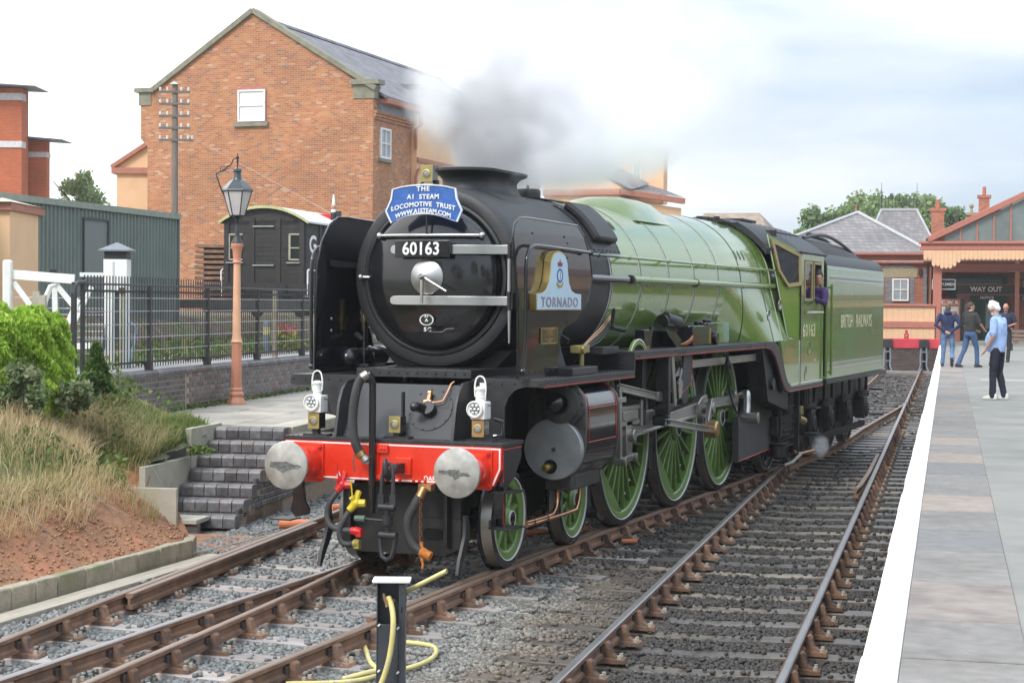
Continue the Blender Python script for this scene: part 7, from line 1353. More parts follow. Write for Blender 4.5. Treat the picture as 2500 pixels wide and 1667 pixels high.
tb(-1.0, 4.55, 66, 66.1, .88, 2.62, 'boarding', buf, sc_); tb(-1.0, 4.78, 65.93, 65.99, 1.66, 1.94, 'mid_rail', sal2, sc_, .01); tb(-1.0, 4.62, 65.88, 66.15, 2.62, 2.72, 'top_rail', sal2, sc_, .02); tb(-1, 4.7, 65.93, 65.99, .88, 1.0, 'bottom_rail', sal2, sc_, .01); tb(4.60, 4.80, 65.9, 66.12, .88, 2.82, 'end_post', sal2, sc_, .01)
for k in range(20): tb(-.8 + k * .27, -.795 + k * .27, 65.992, 66.0, .9, 2.6, 'board_joint', mat('board_joint_shadow_gap', (.30, .15, .09), .8), sc_)
# brick block with hipped slate roof
sh_ = thing('station_building', 'red and blue brick station block with hipped slate roof and white sash window', 'building', PS(1, 82, .9))
tb(-4.5, 4.05, 78, 90, -.4, 4.9, 'wall', stb, sh_); tb(-4.7, 4.2, 77.85, 78, 4.98, 5.30, 'eaves_band', mat('terracotta_band', (.42, .12, .06), .7), sh_); tb(-4.9, 4.3, 77.75, 78, 4.84, 4.92, 'eaves_course', mat('terracotta_band', (.42, .12, .06), .7), sh_)
for a, c in ((1.95, 2.28), (3.18, 3.42), (3.86, 4.04), (1.0, 1.25)): tb(a, c, 77.96, 77.995, .9, 4.55, 'blue_brick_quoin', blb, sh_)
tb(1.5, 3.55, 77.95, 77.998, 4.12, 4.58, 'stone_lintel', stn, sh_); tb(1.9, 3.4, 77.94, 77.996, 4.58, 4.72, 'blue_brick_quoin', blb, sh_)
MB(TF).add([(-4.9, 77.6, 5.35), (4.3, 77.6, 5.35), (4.3, 90, 5.35), (-4.9, 90, 5.35), (.39, 80.5, 7.55), (.39, 90, 7.55)], [(0, 1, 4), (1, 2, 5, 4), (0, 4, 5, 3)]).build('roof', slate2, sh_, flat=True, fix=False)
hp = mat('pale_lead_hip', (.42, .43, .44), .6); MB(TF).cyl((-4.9, 77.6, 5.38), (.39, 80.5, 7.6), .10, n=6).build('hip_flashing', hp, sh_); MB(TF).cyl((4.3, 77.6, 5.38), (.39, 80.5, 7.6), .10, n=6).build('hip_flashing', hp, sh_); MB(TF).bar((-4.9, 77.55, 5.33), (4.3, 77.55, 5.33), .12, .12).build('gutter', sal2, sh_)
def tsash(par, *a, **k): return sash(par, TF, *a, **k)
tsash(sh_, 2.30, 3.14, 77.93, 2.90, 4.06, 2, 2, .08, gm=wg); tsash(sh_, 1.1, 1.85, 77.93, 2.90, 4.06, 2, 2, .08, gm=wg)
tb(3.62, 3.80, 77.8, 77.96, 4.25, 4.6, 'wall_lamp', under, sh_, .02)
# second slated roof with ridge cresting
cr2 = thing('crested_roof_block', 'station block with flat-topped slate roof carrying iron cresting', 'building', PS(2, 95, .9))
MB(TF).add([(-.4, 94.5, 5.2), (4.9, 94.5, 5.2), (4.9, 104, 5.2), (-.4, 104, 5.2), (1.0, 97, 8.62), (3.15, 97, 8.62), (3.15, 102, 8.62), (1.0, 102, 8.62)], [(0, 1, 5, 4), (1, 2, 6, 5), (2, 3, 7, 6), (3, 0, 4, 7), (4, 5, 6, 7)]).build('roof', slate2, cr2, flat=True, fix=False)
tb(-.2, 4.7, 94.7, 104, .9, 5.2, 'wall', stb, cr2); tb(.92, 3.25, 96.9, 97.05, 8.55, 8.70, 'lead_kerb', hp, cr2); [MB(TF).cyl(a, b_, .07, n=6).build('hip_flashing', hp, cr2) for a, b_ in (((-.4, 94.5, 5.2), (1.0, 97, 8.62)), ((4.9, 94.5, 5.2), (3.15, 97, 8.62)))]
b = MB(TF)
for k in range(11): x = 1.02 + k * .212; b.cyl((x, 97, 8.7), (x, 97, 9.42), .016, n=4); b.sph((x, 97, 9.45), .04, 5, 4)
for z in (8.85, 9.28): b.bar((1.0, 97, z), (3.15, 97, z), .02, .03)
for x in (1.0, 3.15): b.cyl((x, 97, 8.7), (x, 97, 10.0), .04, .015, 6); b.cyl((x, 97, 10.0), (x, 97, 10.3), .012, n=4); b.bar((x - .15, 97, 9.7), (x + .15, 97, 9.7), .02, .02)
b.build('iron_cresting', ironm, cr2)['kind'] = 'stuff'
for nm, s_, t_, z0, z1, w_, lab in (('chimney_stack', 4.47, 88, 5.0, 8.3, .36, 'red-brick chimney with one pot between the crested roof and the canopy'), ('chimney_stack', -.3, 92, 7.2, 8.3, .13, 'thin dark chimney on the hip ridge left of the crested roof'), ('chimney_stack', 7.05, 90, 6.5, 9.15, .30, 'red-brick chimney above the canopy gable'), ):
    ck = thing(nm, lab, 'chimney', PS(s_, t_, z0), 0, 'chimneys over the station roofs'); tb(s_ - w_, s_ + w_, t_, t_ + .7, z0, z1 - .25, 'stack', stb if w_ > .2 else dbk, ck); tb(s_ - w_ * 1.3, s_ + w_ * 1.3, t_ - .06, t_ + .76, z1 - .25, z1 - .08, 'cap', stb if w_ > .2 else dbk, ck); MB(TF).cyl((s_, t_ + .3, z1 - .08), (s_, t_ + .3, z1 + .4), w_ * .38, w_ * .34, 10).build('chimney_pot', mat('terracotta_pot', (.40, .13, .08), .7), ck)
pb = thing('brick_parapet_block', 'red-brick block with stone ball behind the canopy gable', 'building', PS(6.9, 90, 6)); tb(6.15, 8.6, 90.8, 92, 5, 7.95, 'wall', stb, pb); tb(6.1, 8.7, 90.7, 92.1, 7.95, 8.1, 'coping', stn, pb); b = MB(TF); b.cyl((6.35, 90.9, 8.1), (6.35, 90.9, 8.35), .12, .06, 8); b.sph((6.35, 90.9, 8.48), .14, 8, 6); b.build('stone_ball', stn, pb)
# canopy with glazed gable and scalloped valance
cn = thing('station_canopy', 'salmon glazed-gable platform canopy with cream scalloped valance', 'canopy', PS(6, 66, .9))
tb(3.85, 14.5, 66, 66.25, 5.14, 5.30, 'fascia_beam', sal2, cn, .02); tb(3.80, 14.5, 65.9, 66.25, 5.42, 5.54, 'fascia_moulding', sal2, cn, .02); tb(3.9, 14.5, 66.02, 66.2, 5.30, 5.42, 'fascia_beam', sal2, cn)
slope = (7.54 - 5.6) / (8.31 - 4.3)
MB(TF).bar((4.2, 66.0, 5.60), (11.6, 66.0, 5.60 + 7.4 * slope), .30, .26).build('barge_board', sal2, cn, bevel=.02); MB(TF).bar((11.6, 66.0, 5.60 + 7.4 * slope), (19, 66.0, 5.6), .30, .26).build('barge_board', sal2, cn)
glass('canopy_glass', (.72, .76, .74), .12)
glz = mat('grey_gable_glazing', (.17, .20, .19), .12, var=.2, scale=1.2, spec=.6)
for k in range(9):
    a, c = 4.9 + k * .72, 4.9 + (k + 1) * .72; za, zc = 5.56 + (a - 4.3) * slope - .1, 5.56 + (c - 4.3) * slope - .1
    MB(TF).add([(a + .03, 66.1, 5.55), (c - .03, 66.1, 5.55), (c - .03, 66.1, zc), (a + .03, 66.1, za)], [(0, 1, 2, 3)]).build('glass_pane', glz, cn, fix=False); tb(c - .035, c + .035, 66.03, 66.12, 5.55, zc + .08, 'glazing_bar', sal2, cn)
for s_ in (1, -1):
    a = (4.1, 5.62) if s_ > 0 else (19.1, 5.62); MB(TF).add([(a[0], 65.9, a[1]), (11.6, 65.9, a[1] + 7.5 * slope), (11.6, 110, a[1] + 7.5 * slope), (a[0], 110, a[1])], [(0, 1, 2, 3)]).build('roof_slope', MATS['canopy_glass'], cn, fix=False)
# valance boards with pointed scallops; deeper at the left
k = 0; s_ = 4.02
while s_ < 13:
    d_ = 4.72 - (.38 if .55 < (s_ - 4.02) < 1.2 else .28 if .35 < (s_ - 4.02) < 1.35 else .12 if (s_ - 4.02) < 1.6 and s_ > 4.2 else 0)
    MB(TF).prism([(s_ + .004, 5.13), (s_ + .176, 5.13), (s_ + .176, d_ + .05), (s_ + .13, d_), (s_ + .09, d_ - .035), (s_ + .05, d_), (s_ + .004, d_ + .05)], 65.96, 65.99, 'y').build('valance_board', buf, cn, fix=False, flat=True); s_ += .18
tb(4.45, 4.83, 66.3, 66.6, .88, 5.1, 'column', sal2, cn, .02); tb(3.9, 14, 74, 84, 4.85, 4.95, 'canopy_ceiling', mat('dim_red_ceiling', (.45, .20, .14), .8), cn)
for s_ in (8.3, 12): tb(s_ - .1, s_ + .1, 72, 72.2, .88, 4.9, 'column', sal2, cn)
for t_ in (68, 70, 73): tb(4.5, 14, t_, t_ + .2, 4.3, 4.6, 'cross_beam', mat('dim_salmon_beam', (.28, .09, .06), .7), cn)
gsn = thing('hanging_sign', 'black GENTLEMEN sign with white border hung behind the salmon column', 'sign', PS(4.9, 67, 3.6)); tb(4.38, 5.45, 66.9, 66.98, 3.37, 3.88, 'sign_board', mat('sign_black', (.02, .02, .022), .4), gsn)
for a in ((4.40, 5.43, 3.83, 3.86), (4.40, 5.43, 3.39, 3.42), (4.40, 4.43, 3.39, 3.86), (5.40, 5.43, 3.39, 3.86)): tb(a[0], a[1], 66.88, 66.9, a[2], a[3], 'border', white, gsn)
text('sign_text', 'GENTLEMEN', .17, basis(PS(4.915, 66.88, 3.625), (ca, -sa, 0), (0, 0, 1)), white, gsn, .002, .004, sx=.98)
# back of the concourse: brick wall, green doors, ticket gate with WAY OUT
cw_ = thing('concourse_wall', 'dim red-brick concourse wall with green doors under the canopy', 'building', PS(9, 84, .9)); tb(4.2, 16, 84, 84.5, .8, 6, 'wall', stb, cw_); dg = mat('dark_green_joinery', (.02, .10, .06), .5)
tb(5.2, 8.2, 83.8, 83.98, .9, 4.3, 'door_surround', dg, cw_); tb(5.45, 7.9, 83.75, 83.8, 3.5, 4.15, 'fanlight', mat('fanlight_glass', (.14, .20, .20), .1), cw_); tb(8.6, 11.8, 83.9, 83.98, 4.2, 4.45, 'stone_lintel', stn, cw_); tb(9.0, 11.2, 83.85, 83.95, 3.0, 4.1, 'shop_window', mat('lit_shop_glass', (.35, .42, .42), .1), cw_)
tg_ = thing('ticket_gate', 'black ticket barrier with WAY OUT in white letters over it', 'barrier', PS(7, 76, .9)); tb(5.55, 8.4, 76, 76.2, 3.25, 3.72, 'name_beam', mat('beam_black', (.03, .025, .025), .5), tg_); tb(8.4, 12.5, 76.5, 76.7, 3.2, 3.62, 'name_beam', MATS['beam_black'], tg_)
for z in (3.72, 3.22): tb(5.5, 12.5, 75.97, 76.1, z, z + .04, 'red_edge', sal2, tg_)
text('way_out', 'WAY OUT', .34, basis(PS(6.95, 75.97, 3.50), (ca, -sa, 0), (0, 0, 1)), white, tg_, .003, .012, sx=.95); text('notice', 'NOTICE', .18, basis(PS(7.0, 75.97, 3.08), (ca, -sa, 0), (0, 0, 1)), white, tg_, .003, .004)
for k in range(9): tb(5.56 + k * .07, 5.59 + k * .07, 76, 76.05, .9, 3.2, 'railing_bar', sal2, tg_)
for k in range(16): tb(8.6 + k * .09, 8.63 + k * .09, 76, 76.05, .9, 2.6, 'railing_bar', sal2, tg_)
tb(5.52, 5.9, 75.95, 76.05, .9, 3.0, 'notice_case', MATS['beam_black'], tg_); tb(8.28, 8.5, 76, 76.1, .9, 3.25, 'gate_pillar', MATS['beam_black'], tg_)
pd = thing('poster_board', 'white poster board headed C. W. R. behind the man in the blue hooded top', 'notice board', PS(5.2, 74, .9)); tb(4.75, 5.70, 74, 74.08, .9, 3.0, 'frame', sal2, pd); tb(4.82, 5.62, 73.95, 74, 1.6, 2.62, 'poster', mat('poster_white', (.65, .66, .63), .6), pd); text('heading', 'C. W. R.', .24, basis(PS(5.22, 73.98, 2.82), (ca, -sa, 0), (0, 0, 1)), white, pd, .003, .004); tb(5.15, 5.55, 73.93, 73.95, 1.9, 2.4, 'poster_picture', mat('poster_orange', (.55, .22, .10), .6), pd); tb(4.9, 5.1, 73.93, 73.95, 2.1, 2.5, 'poster_picture', mat('poster_blue_print', (.2, .3, .4), .6), pd)
for a, t_, lab, c_p in ((6.05, 80, 'glazed green-framed doorway left of the ticket hall', dg), (7.3, 80, 'second glazed doorway under the WAY OUT lettering', dg)):
    kk = thing('doorway', lab, 'door', PS(a, t_, .9)); tb(a - .4, a + .5, t_, t_ + .08, .9, 3.0, 'door_leaf', c_p, kk); tb(a - .28, a + .38, t_ - .03, t_, 1.5, 2.8, 'door_glass', mat('pale_door_glass', (.30, .42, .46), .15), kk)
pbn = thing('platform_bench', 'slatted timber bench at the right edge under the canopy', 'bench', PS(8.4, 58, .9))
for k in range(3): tb(7.45, 9.3, 57.9, 57.96, 1.28 + k * .16, 1.39 + k * .16, 'backrest_slat', mat('grey_brown_slat', (.20, .15, .12), .7), pbn); 
for k in range(3): tb(7.45, 9.3, 57.4 + k * .15, 57.53 + k * .15, 1.18, 1.22, 'seat_slat', MATS['grey_brown_slat'], pbn)
for s_ in (7.6, 9.1): tb(s_ - .04, s_ + .04, 57.45, 57.9, .9, 1.18, 'leg', ironm, pbn)
# small hipped roof seen over the cab
hr = thing('distant_cottage', 'tiled roof of a distant building just above the cab', 'building', PS(-5, 72, .9)); tb(-6.6, -3.5, 70.2, 76, -.4, 6.3, 'wall', stb, hr); MB(TF).add([(-6.9, 70, 6.3), (-3.3, 70, 6.3), (-3.3, 76, 6.3), (-6.9, 76, 6.3), (-3.9, 71.5, 7.12), (-6.6, 71.5, 7.12)], [(0, 1, 4, 5), (1, 2, 4), (2, 3, 5, 4), (3, 0, 5)]).build('roof', brickmat('brown_tile', [(0, (.26, .20, .15)), (.5, (.32, .25, .19)), (1, (.36, .29, .22))], (.16, .12, .10), AT, bw=.2, bh=.12), hr, flat=True, fix=False)
# --- station buildings along the right-hand platform, beside the photographer (they show in the paintwork)
sb2 = thing('platform_building', 'long red-brick and cream platform building to the right of the photographer', 'building', PS(12, 10, .9))
tb(12.5, 20, -30, 52, .9, 3.3, 'wall', dbk, sb2); tb(12.44, 12.495, -30, 52, .9, 2.0, 'dado', mat('brown_dado_paint', (.07, .04, .03), .6), sb2); tb(12.42, 12.49, -30, 52, 2.95, 3.25, 'cream_band', buf, sb2); tb(12.2, 12.5, -30, 52, 3.3, 3.38, 'awning', sal2, sb2)  # awning shade is put into the wall's dark brick, so it reflects weakly
MB(TF).prism([(12.1, 3.4), (20, 3.4), (16, 4.5)], -30, 52, 'y').build('roof', slate2, sb2, fix=False)
for k in range(14): tb(12.38, 12.49, -27 + k * 5.6, -25.6 + k * 5.6, 1.8, 2.85, 'window', wdk, sb2); tb(12.37, 12.48, -24.4 + k * 5.6, -23.3 + k * 5.6, .9, 2.9, 'door', dg, sb2)
for k in range(9):
    pk = thing('planter', 'brick planter of red flowers along the platform building behind the photographer', 'planter', PS(11.9, -20 + k * 7, .9), 0, 'planters along the platform building')
    tb(11.6, 12.1, -21 + k * 7, -18.2 + k * 7, .9, 1.35, 'trough', stb, pk); b = MB(TF)
    for j in range(150): b.sph((rnd.uniform(11.4, 12.1), rnd.uniform(-22, -16) + k * 7, rnd.uniform(1.2, 2.0)), .14, 5, 4)
    b.mi = 0; b.m = [int((i // 20) % 5 > 0) for i in range(len(b.f))]; b.build('flowers', [mat('red_flower', (.42, .015, .03), .6), mat('planter_leaf', (.06, .13, .03), .7)], pk, fix=False)['kind'] = 'stuff'
# ================================================================ foreground hydrant post and hose
hp_ = thing('hose_post', 'dark grey steel channel post with white cap and hose connector between the tracks', 'post', (2.03, -3.85, -.2))
dgy = mat('dark_slate_paint', (.05, .056, .066), .4, var=.15, scale=6, coat=.15)
PF = MX.Translation((2.035, -3.83, 0)) @ MX.Rotation(R(21.4), 4, 'Z')
def pb_(x0, x1, y0, y1, z0, z1, name, mt, bev=.002): return MB(PF).box(x0, x1, y0, y1, z0, z1).build(name, mt, hp_, bevel=bev)
pb_(-.096, -.088, -.05, .09, -.25, .70, 'channel_flange', dgy); pb_(.055, .098, -.052, .09, -.25, .70, 'channel_flange', dgy); pb_(-.088, .055, .07, .09, -.25, .70, 'channel_web', dgy); pb_(-.090, .052, -.045, -.03, -.25, .42, 'lower_cover', dgy)
pb_(-.125, .13, -.07, .10, .702, .722, 'cap_plate', whitew, .004)
for x, z in ((-.083, .41), (.045, .39), (-.083, .10), (.045, .09)): MB(PF).cyl((x, -.052, z), (x + .012, -.056, z + .014), .007, n=6).build('fixing_bolt', whitew, hp_)
pb_(.070, .078, -.0535, -.05, .50, .54, 'slot', MATS['deep_black'], 0)
b = MB(PF); b.tube([(-.052, -.02, .625), (-.04, -.03, .59), (-.03, -.035, .565), (-.02, -.04, .54)], [.010, .016, .013, .020], 8); b.tube([(.02, .0, .57), (-.02, -.03, .56)], [.02, .018], 8); b.build('hose_tap', mat('tarnished_bronze', (.20, .15, .09), .5, .6, var=.3), hp_)
yh = mat('pale_yellow_hose', (.62, .54, .20), .5, var=.12, scale=8, col2=(.50, .45, .25), c2s=9)
hs = thing('garden_hose', 'pale yellow hose looping on the ballast and hanging down the grey post', 'hose', (1.6, -3, -.18))
MB().tube(curve([(2.03, -3.862, .60), (2.07, -3.90, .55), (2.10, -3.935, .46), (2.10, -3.955, .32), (2.075, -3.965, .17), (2.03, -3.98, .03), (1.95, -4.0, -.12), (1.85, -4.0, -.165), (1.5, -3.9, -.165), (.9, -3.75, -.165)], 8), .019, 10).build('hanging_hose', yh, hs)
MB().tube(curve([(1.0, -3.4, -.165), (1.35, -3.19, -.165), (1.47, -2.92, -.165), (1.40, -2.72, -.16), (1.22, -2.47, -.16), (1.03, -2.14, -.16), (.90, -1.90, -.16), (.92, -1.74, -.165), (1.03, -1.66, -.165), (1.2, -1.63, -.165), (1.40, -1.70, -.165), (1.54, -1.95, -.165), (1.60, -2.25, -.165), (1.575, -2.55, -.165), (1.52, -2.75, -.15), (1.46, -2.90, -.13), (1.30, -3.1, -.165)], 7), .019, 10).build('hose_loop', yh, hs)
MB().cyl((2.04, -3.87, .585), (2.055, -3.885, .565), .023, n=10).build('jubilee_clip', mat('orange_clip', (.5, .15, .03), .5), hs)
t_ = tag(MB().rings([[V(p) + V((0, .014 * k * math.cos(a), .014 * k * math.sin(a))) for a in np.linspace(0, 2 * PI, 12, False)] for p, k in (((2.05, -3.72, .60), 1.35), ((2.35, -3.62, .765), 1.35), ((2.35, -3.62, .765), 1.0), ((2.30, -3.635, .74), .95))]).build('hose_end', yh), 'cut end of a yellow hose poking out behind the cap of the grey post', 'hose')
om = mat('orange_plastic_duct', (.62, .20, .08), .5, var=.1)
for a, c, r_, lab in (((-3.25, 4.2, -.10), (-2.72, 4.55, -.10), .055, 'short salmon-orange plastic duct lying at the foot of the platform wall'), ((-3.35, 5.75, -.08), (-3.1, 6.3, -.08), .055, 'second orange duct end farther along the left platform wall'), ((-.55, 5.0, -.17), (.1, 5.9, -.17), .035, 'orange-red pipe lying between the wheels under the engine'), ((.85, 4.95, -.165), (1.02, 5.02, -.165), .03, 'small orange pipe stub beside the rail chair by the second bogie wheel')):
    tag(MB().cyl(a, c, r_, n=14).build('plastic_duct', om), lab, 'pipe', 'orange plastic ducts by the track')
tag(MB().tube(curve([(-3.05, 1.7, -.15), (-2.95, 2.3, -.12), (-3.0, 3.2, -.14), (-3.1, 4.3, -.15), (-3.3, 5.6, -.14)], 6), .008, 6).build('cable', mat('pale_cable', (.42, .40, .34), .6)), 'pale cable trailing over the edging board beside the left rail', 'cable')
tag(MB().bar((-.02, 2.6, -.16), (.35, 4.4, -.15), .10, .06).build('timber_baulk', wood), 'loose pale timber lying between the rails under the engine', 'timber')
# ================================================================ people
skin = mat('fair_skin', (.50, .27, .19), .55, var=.08, scale=20); skin2 = mat('ruddy_skin', (.52, .24, .17), .55, var=.1, scale=20)
TS = bpy.data.scenes.new('scratch')
def remesh(b, name, mt, parent, vox, T):
    """join overlapping limbs into one continuous surface"""
    me = bpy.data.meshes.new(name); me.from_pydata(b.v, [], b.f); bm = bmesh.new(); bm.from_mesh(me); bmesh.ops.recalc_face_normals(bm, faces=bm.faces); bm.to_mesh(me); bm.free()
    o = bpy.data.objects.new(name, me); TS.collection.objects.link(o); md = o.modifiers.new('r', 'REMESH'); md.mode = 'VOXEL'; md.voxel_size = vox; sm_ = o.modifiers.new('s', 'SMOOTH'); sm_.iterations = 3; sm_.factor = .5
    TS.view_layers[0].update(); m2 = bpy.data.meshes.new_from_object(o.evaluated_get(TS.view_layers[0].depsgraph)); bpy.data.objects.remove(o)
    if 'body' not in name:
        for v_ in m2.vertices: q_ = v_.co; v_.co = q_ + v_.normal * (.010 * noise.noise((q_.x * 9, q_.y * 9, q_.z * 4)) + .006 * noise.noise((q_.x * 20, q_.y * 20, q_.z * 16)))
    m2.transform(T); c = sum((v.co for v in m2.vertices), V()) / max(1, len(m2.vertices)); m2.transform(MX.Translation(-c)); m2.materials.clear(); m2.materials.append(mt); m2.name = name
    m2.polygons.foreach_set('use_smooth', [True] * len(m2.polygons)); o = bpy.data.objects.new(name, m2); COL.objects.link(o); o.parent = parent; o.location = c - wl(parent); WL[o.name] = c; return o
def loft(b, secs, n=16):
    """elliptical sections (cx, cy, cz, rx, ry)"""
    return b.rings([[(c[0] + c[3] * math.cos(2 * PI * k / n), c[1] + c[4] * math.sin(2 * PI * k / n), c[2]) for k in range(n)] for c in secs])
def limb(b, pts, rs, n=10):
    b.tube(pts, rs, n)
    for p, r_ in zip(pts, rs): b.sph(p, r_ * .99, 8, 6)
def hand(b, wr_, d, side, curl=.4):
    """palm, four bent fingers and a thumb, along direction d"""
    d = V(d).normalized(); u = d.cross(V((0, 1, 0))); u = u.normalized() if u.length > .2 else V((1, 0, 0)); q = d.cross(u).normalized(); w_ = V(wr_)
    b.bar(w_, w_ + d * .09, .045, .03, up=q, w1=.075, h1=.026)
    for k, L_ in enumerate((.068, .078, .072, .055)):
        p = w_ + d * .085 + u * (k - 1.5) * .019; m_ = p + d * L_ * .5 - q * .008; e = m_ + (d * (1 - curl) - q * curl).normalized() * L_ * .5; b.tube([p, m_, e], [.0095, .009, .0075], 6)
    b.tube([w_ + d * .025 + u * .03 * side, w_ + d * .06 + u * .058 * side, w_ + d * .095 + u * .062 * side], [.012, .011, .009], 6)
def person(label, loc, rz, J, top, trouser, shoe, hair, opts=()):
    """pose J: joint name -> (x right, y forward, z up) in metres, standing figure about 1.76 m"""
    P = dict(pel=(0, 0, .95), wa=(0, .0, 1.10), ch=(0, 0, 1.32), nk=(0, -.01, 1.50), hd=(0, .02, 1.645), sL=(-.19, 0, 1.44), sR=(.19, 0, 1.44), eL=(-.25, -.02, 1.15), eR=(.25, -.02, 1.15), wL=(-.26, .08, .90), wR=(.26, .08, .90),
             hL=(-.10, 0, .93), hR=(.10, 0, .93), kL=(-.11, .02, .50), kR=(.11, .02, .50), aL=(-.12, -.02, .09), aR=(.12, -.02, .09), look=(0, 1, 0), belly=0, short=True, scale=1, tw=1)
    P.update(J); o = dict(beard=False, bald=False, glasses=False, hood=False, bag=False, legs=True); o.update(opts)
    t = thing('person', label, 'person', loc, 0); sc = P['scale']; vx = .014 if 'white-haired' in label else .021; T = MX.Translation(loc) @ MX.Rotation(rz, 4, 'Z') @ MX.Scale(sc, 4)
    g = lambda k: V(P[k]); hd = g('hd'); lk = V(P['look']).normalized(); rt_ = lk.cross(V((0, 0, 1))).normalized(); up = rt_.cross(lk)
    b = MB()     # one body: head, face, neck, arms with hands, and legs
    HM = basis(hd, rt_, lk, up); hb_ = MB(HM); hb_.sph((0, -.01, .025), .088, 16, 12, (.86, 1.06, 1.12)); hb_.sph((0, .018, -.045), .066, 14, 10, (.88, 1.0, 1.0)); hb_.sph((0, .05, -.082), .026, 8, 6, (1.1, .9, .8))
    hb_.bar((0, .085, .02), (0, .108, -.022), .018, .018, w1=.028, h1=.020); hb_.sph((0, .082, -.055), .018, 8, 6, (1.4, .6, .5)); hb_.sph((-.083, -.012, -.008), .026, 8, 6, (.35, .7, 1.15)); hb_.sph((.083, -.012, -.008), .026, 8, 6, (.35, .7, 1.15)); hb_.bar((-.04, .085, .035), (.04, .085, .035), .02, .018)
    b.v += hb_.v; b.f += [f for f in hb_.f]; b.m += hb_.m
    b.tube([g('nk') - V((0, 0, .08)), g('nk').lerp(hd, .4), hd - up * .05], [.075, .058, .056], 12)
    loft(b, [(*(g('pel') - V((0, 0, .05))), .15, .10), (*g('wa'), .13, .09), (*g('ch'), .15, .10), (*(g('nk') - V((0, 0, .04))), .09, .06)])
    for s_ in 'LR':
        limb(b, [g('s' + s_), g('e' + s_), g('w' + s_)], [.050, .040, .029]); hand(b, g('w' + s_), P.get('hd' + s_, g('w' + s_) - g('e' + s_)), -1 if s_ == 'L' else 1)
        if o['legs']: limb(b, [g('h' + s_), g('k' + s_), g('a' + s_)], [.075, .052, .038])
    body = remesh(b, 'body', skin if not o['bald'] else skin2, t, vx, T)
    b = MB(); be = P['belly']; wa_ = g('wa'); ch_ = g('ch'); nk_ = g('nk')    # shirt with sleeves
    hem = g('pel') - V((0, 0, P.get('hem', .0)))
    loft(b, [(hem.x, hem.y + be * .5, hem.z, .182, .130 + be * .5), (*(g('pel').lerp(wa_, .6) + V((0, be * .7, 0))), .180 + be * .2, .130 + be), (*(wa_ + V((0, be * .5, .04))), .178 + be * .2, .13 + be * .8), (*(ch_ - V((0, 0, .04))), .188, .135), (*(ch_ + V((0, 0, .07))), .190, .125), (nk_.x, nk_.y, nk_.z - .055, .155, .095), (nk_.x, nk_.y, nk_.z - .012, .088, .075), (nk_.x, nk_.y, nk_.z + .01, .066, .064)], 20)
    for s_ in 'LR':
        e, w_ = g('e' + s_), g('w' + s_)
        if P['short']: limb(b, [g('s' + s_), g('s' + s_).lerp(e, .78)], [.072, .070]) ; b.tube([g('s' + s_).lerp(e, .7), g('s' + s_).lerp(e, .82)], [.068, .072], 12)
        else: limb(b, [g('s' + s_), e, w_], [.075, .062, .046])
    if o['hood']: b.sph(nk_ + V((0, -.07, .02)), .10, 10, 8, (1.2, .8, .6)); b.lathe([(.08, 0), (.10, .03), (.085, .06)], nk_ - V((0, .01, .02)), 'Z', 14)
    remesh(b, 'shirt' if P['short'] else 'jacket', top, t, vx, T)
    if not o['hood']: MB(T).lathe([(.066, nk_.z - .0), (.072, nk_.z + .012), (.074, nk_.z + .035), (.064, nk_.z + .035)], (nk_.x, nk_.y + .0, 0), 'Z', 16).build('collar', top, t)
    if o['legs']:
        b = MB(); pe = g('pel'); loft(b, [(*(pe - V((0, 0, .10))), .165, .120), (*(pe - V((0, 0, .02))), .166, .122), (*(pe + V((0, 0, .06))), .155, .110)], 18)
        for s_ in 'LR': h, k, a = g('h' + s_), g('k' + s_), g('a' + s_); limb(b, [h - V((0, 0, .02)), h.lerp(k, .5), k, k.lerp(a, .5), a - V((0, 0, .02))], [.098, .086, .070, .064, .062], 12)
        remesh(b, 'trousers', trouser, t, vx, T)
        MB(T).lathe([(.166, 0), (.169, .035)], (pe.x, pe.y, pe.z + .03), 'Z', 20).build('belt', MATS['black_satin_paint'], t) if False else None
        for s_ in 'LR':
            a = g('a' + s_); f = V(P.get('f' + s_, (0, 1, 0))).normalized(); sd = f.cross(V((0, 0, 1))).normalized(); u_ = sd.cross(f)
            b = MB(T @ basis(a, sd, f, u_)); b.rings([[(x * w_, y, z) for x, z in ((-1, -.085), (1, -.085), (1, -.085 + h * .6), (.6, -.085 + h), (-.6, -.085 + h), (-1, -.085 + h * .6))] for y, w_, h in ((-.085, .028, .07), (-.06, .036, .11), (.03, .038, .10), (.09, .044, .065), (.15, .042, .05), (.185, .026, .035))]); b.build('shoe', shoe, t, bevel=.006)
    hM = MB(T @ HM)
    hcol, style = hair
    if style == 'short': b = MB(); hq = MB(HM); hq.sph((0, -.022, .040), .098, 14, 10, (.88, 1.05, 1.08)); hq.sph((0, -.05, .0), .082, 12, 8, (.95, .9, 1.1)); cutb = hq
    elif style == 'fluffy':
        hq = MB(HM); hq.sph((0, -.03, .048), .098, 14, 10, (.93, 1.08, .98)); hq.sph((0, -.07, -.02), .075, 12, 8, (1.05, .8, 1.1))
        for k in range(26): a = k * 2.4; z_ = .01 + .14 * (k / 26); hq.sph((.085 * math.cos(a) * (1 - k / 40), -.035 + .09 * math.sin(a) * (1 - k / 40) - .01, z_), .024, 6, 5)
    else: hq = None
    if hq is not None: remesh(hq, 'hair', mat(hcol[0], hcol[1], .8, var=.25, scale=60), t, .010 if vx < .02 else .014, T)
    if o['bald']: q = MB(HM); [q.sph((sx * .078, -.045, .0), .028, 8, 6, (.5, 1.2, .9)) for sx in (-1, 1)]; remesh(q, 'side_hair', mat('cropped_grey_hair', (.22, .18, .16), .8), t, .009, T)
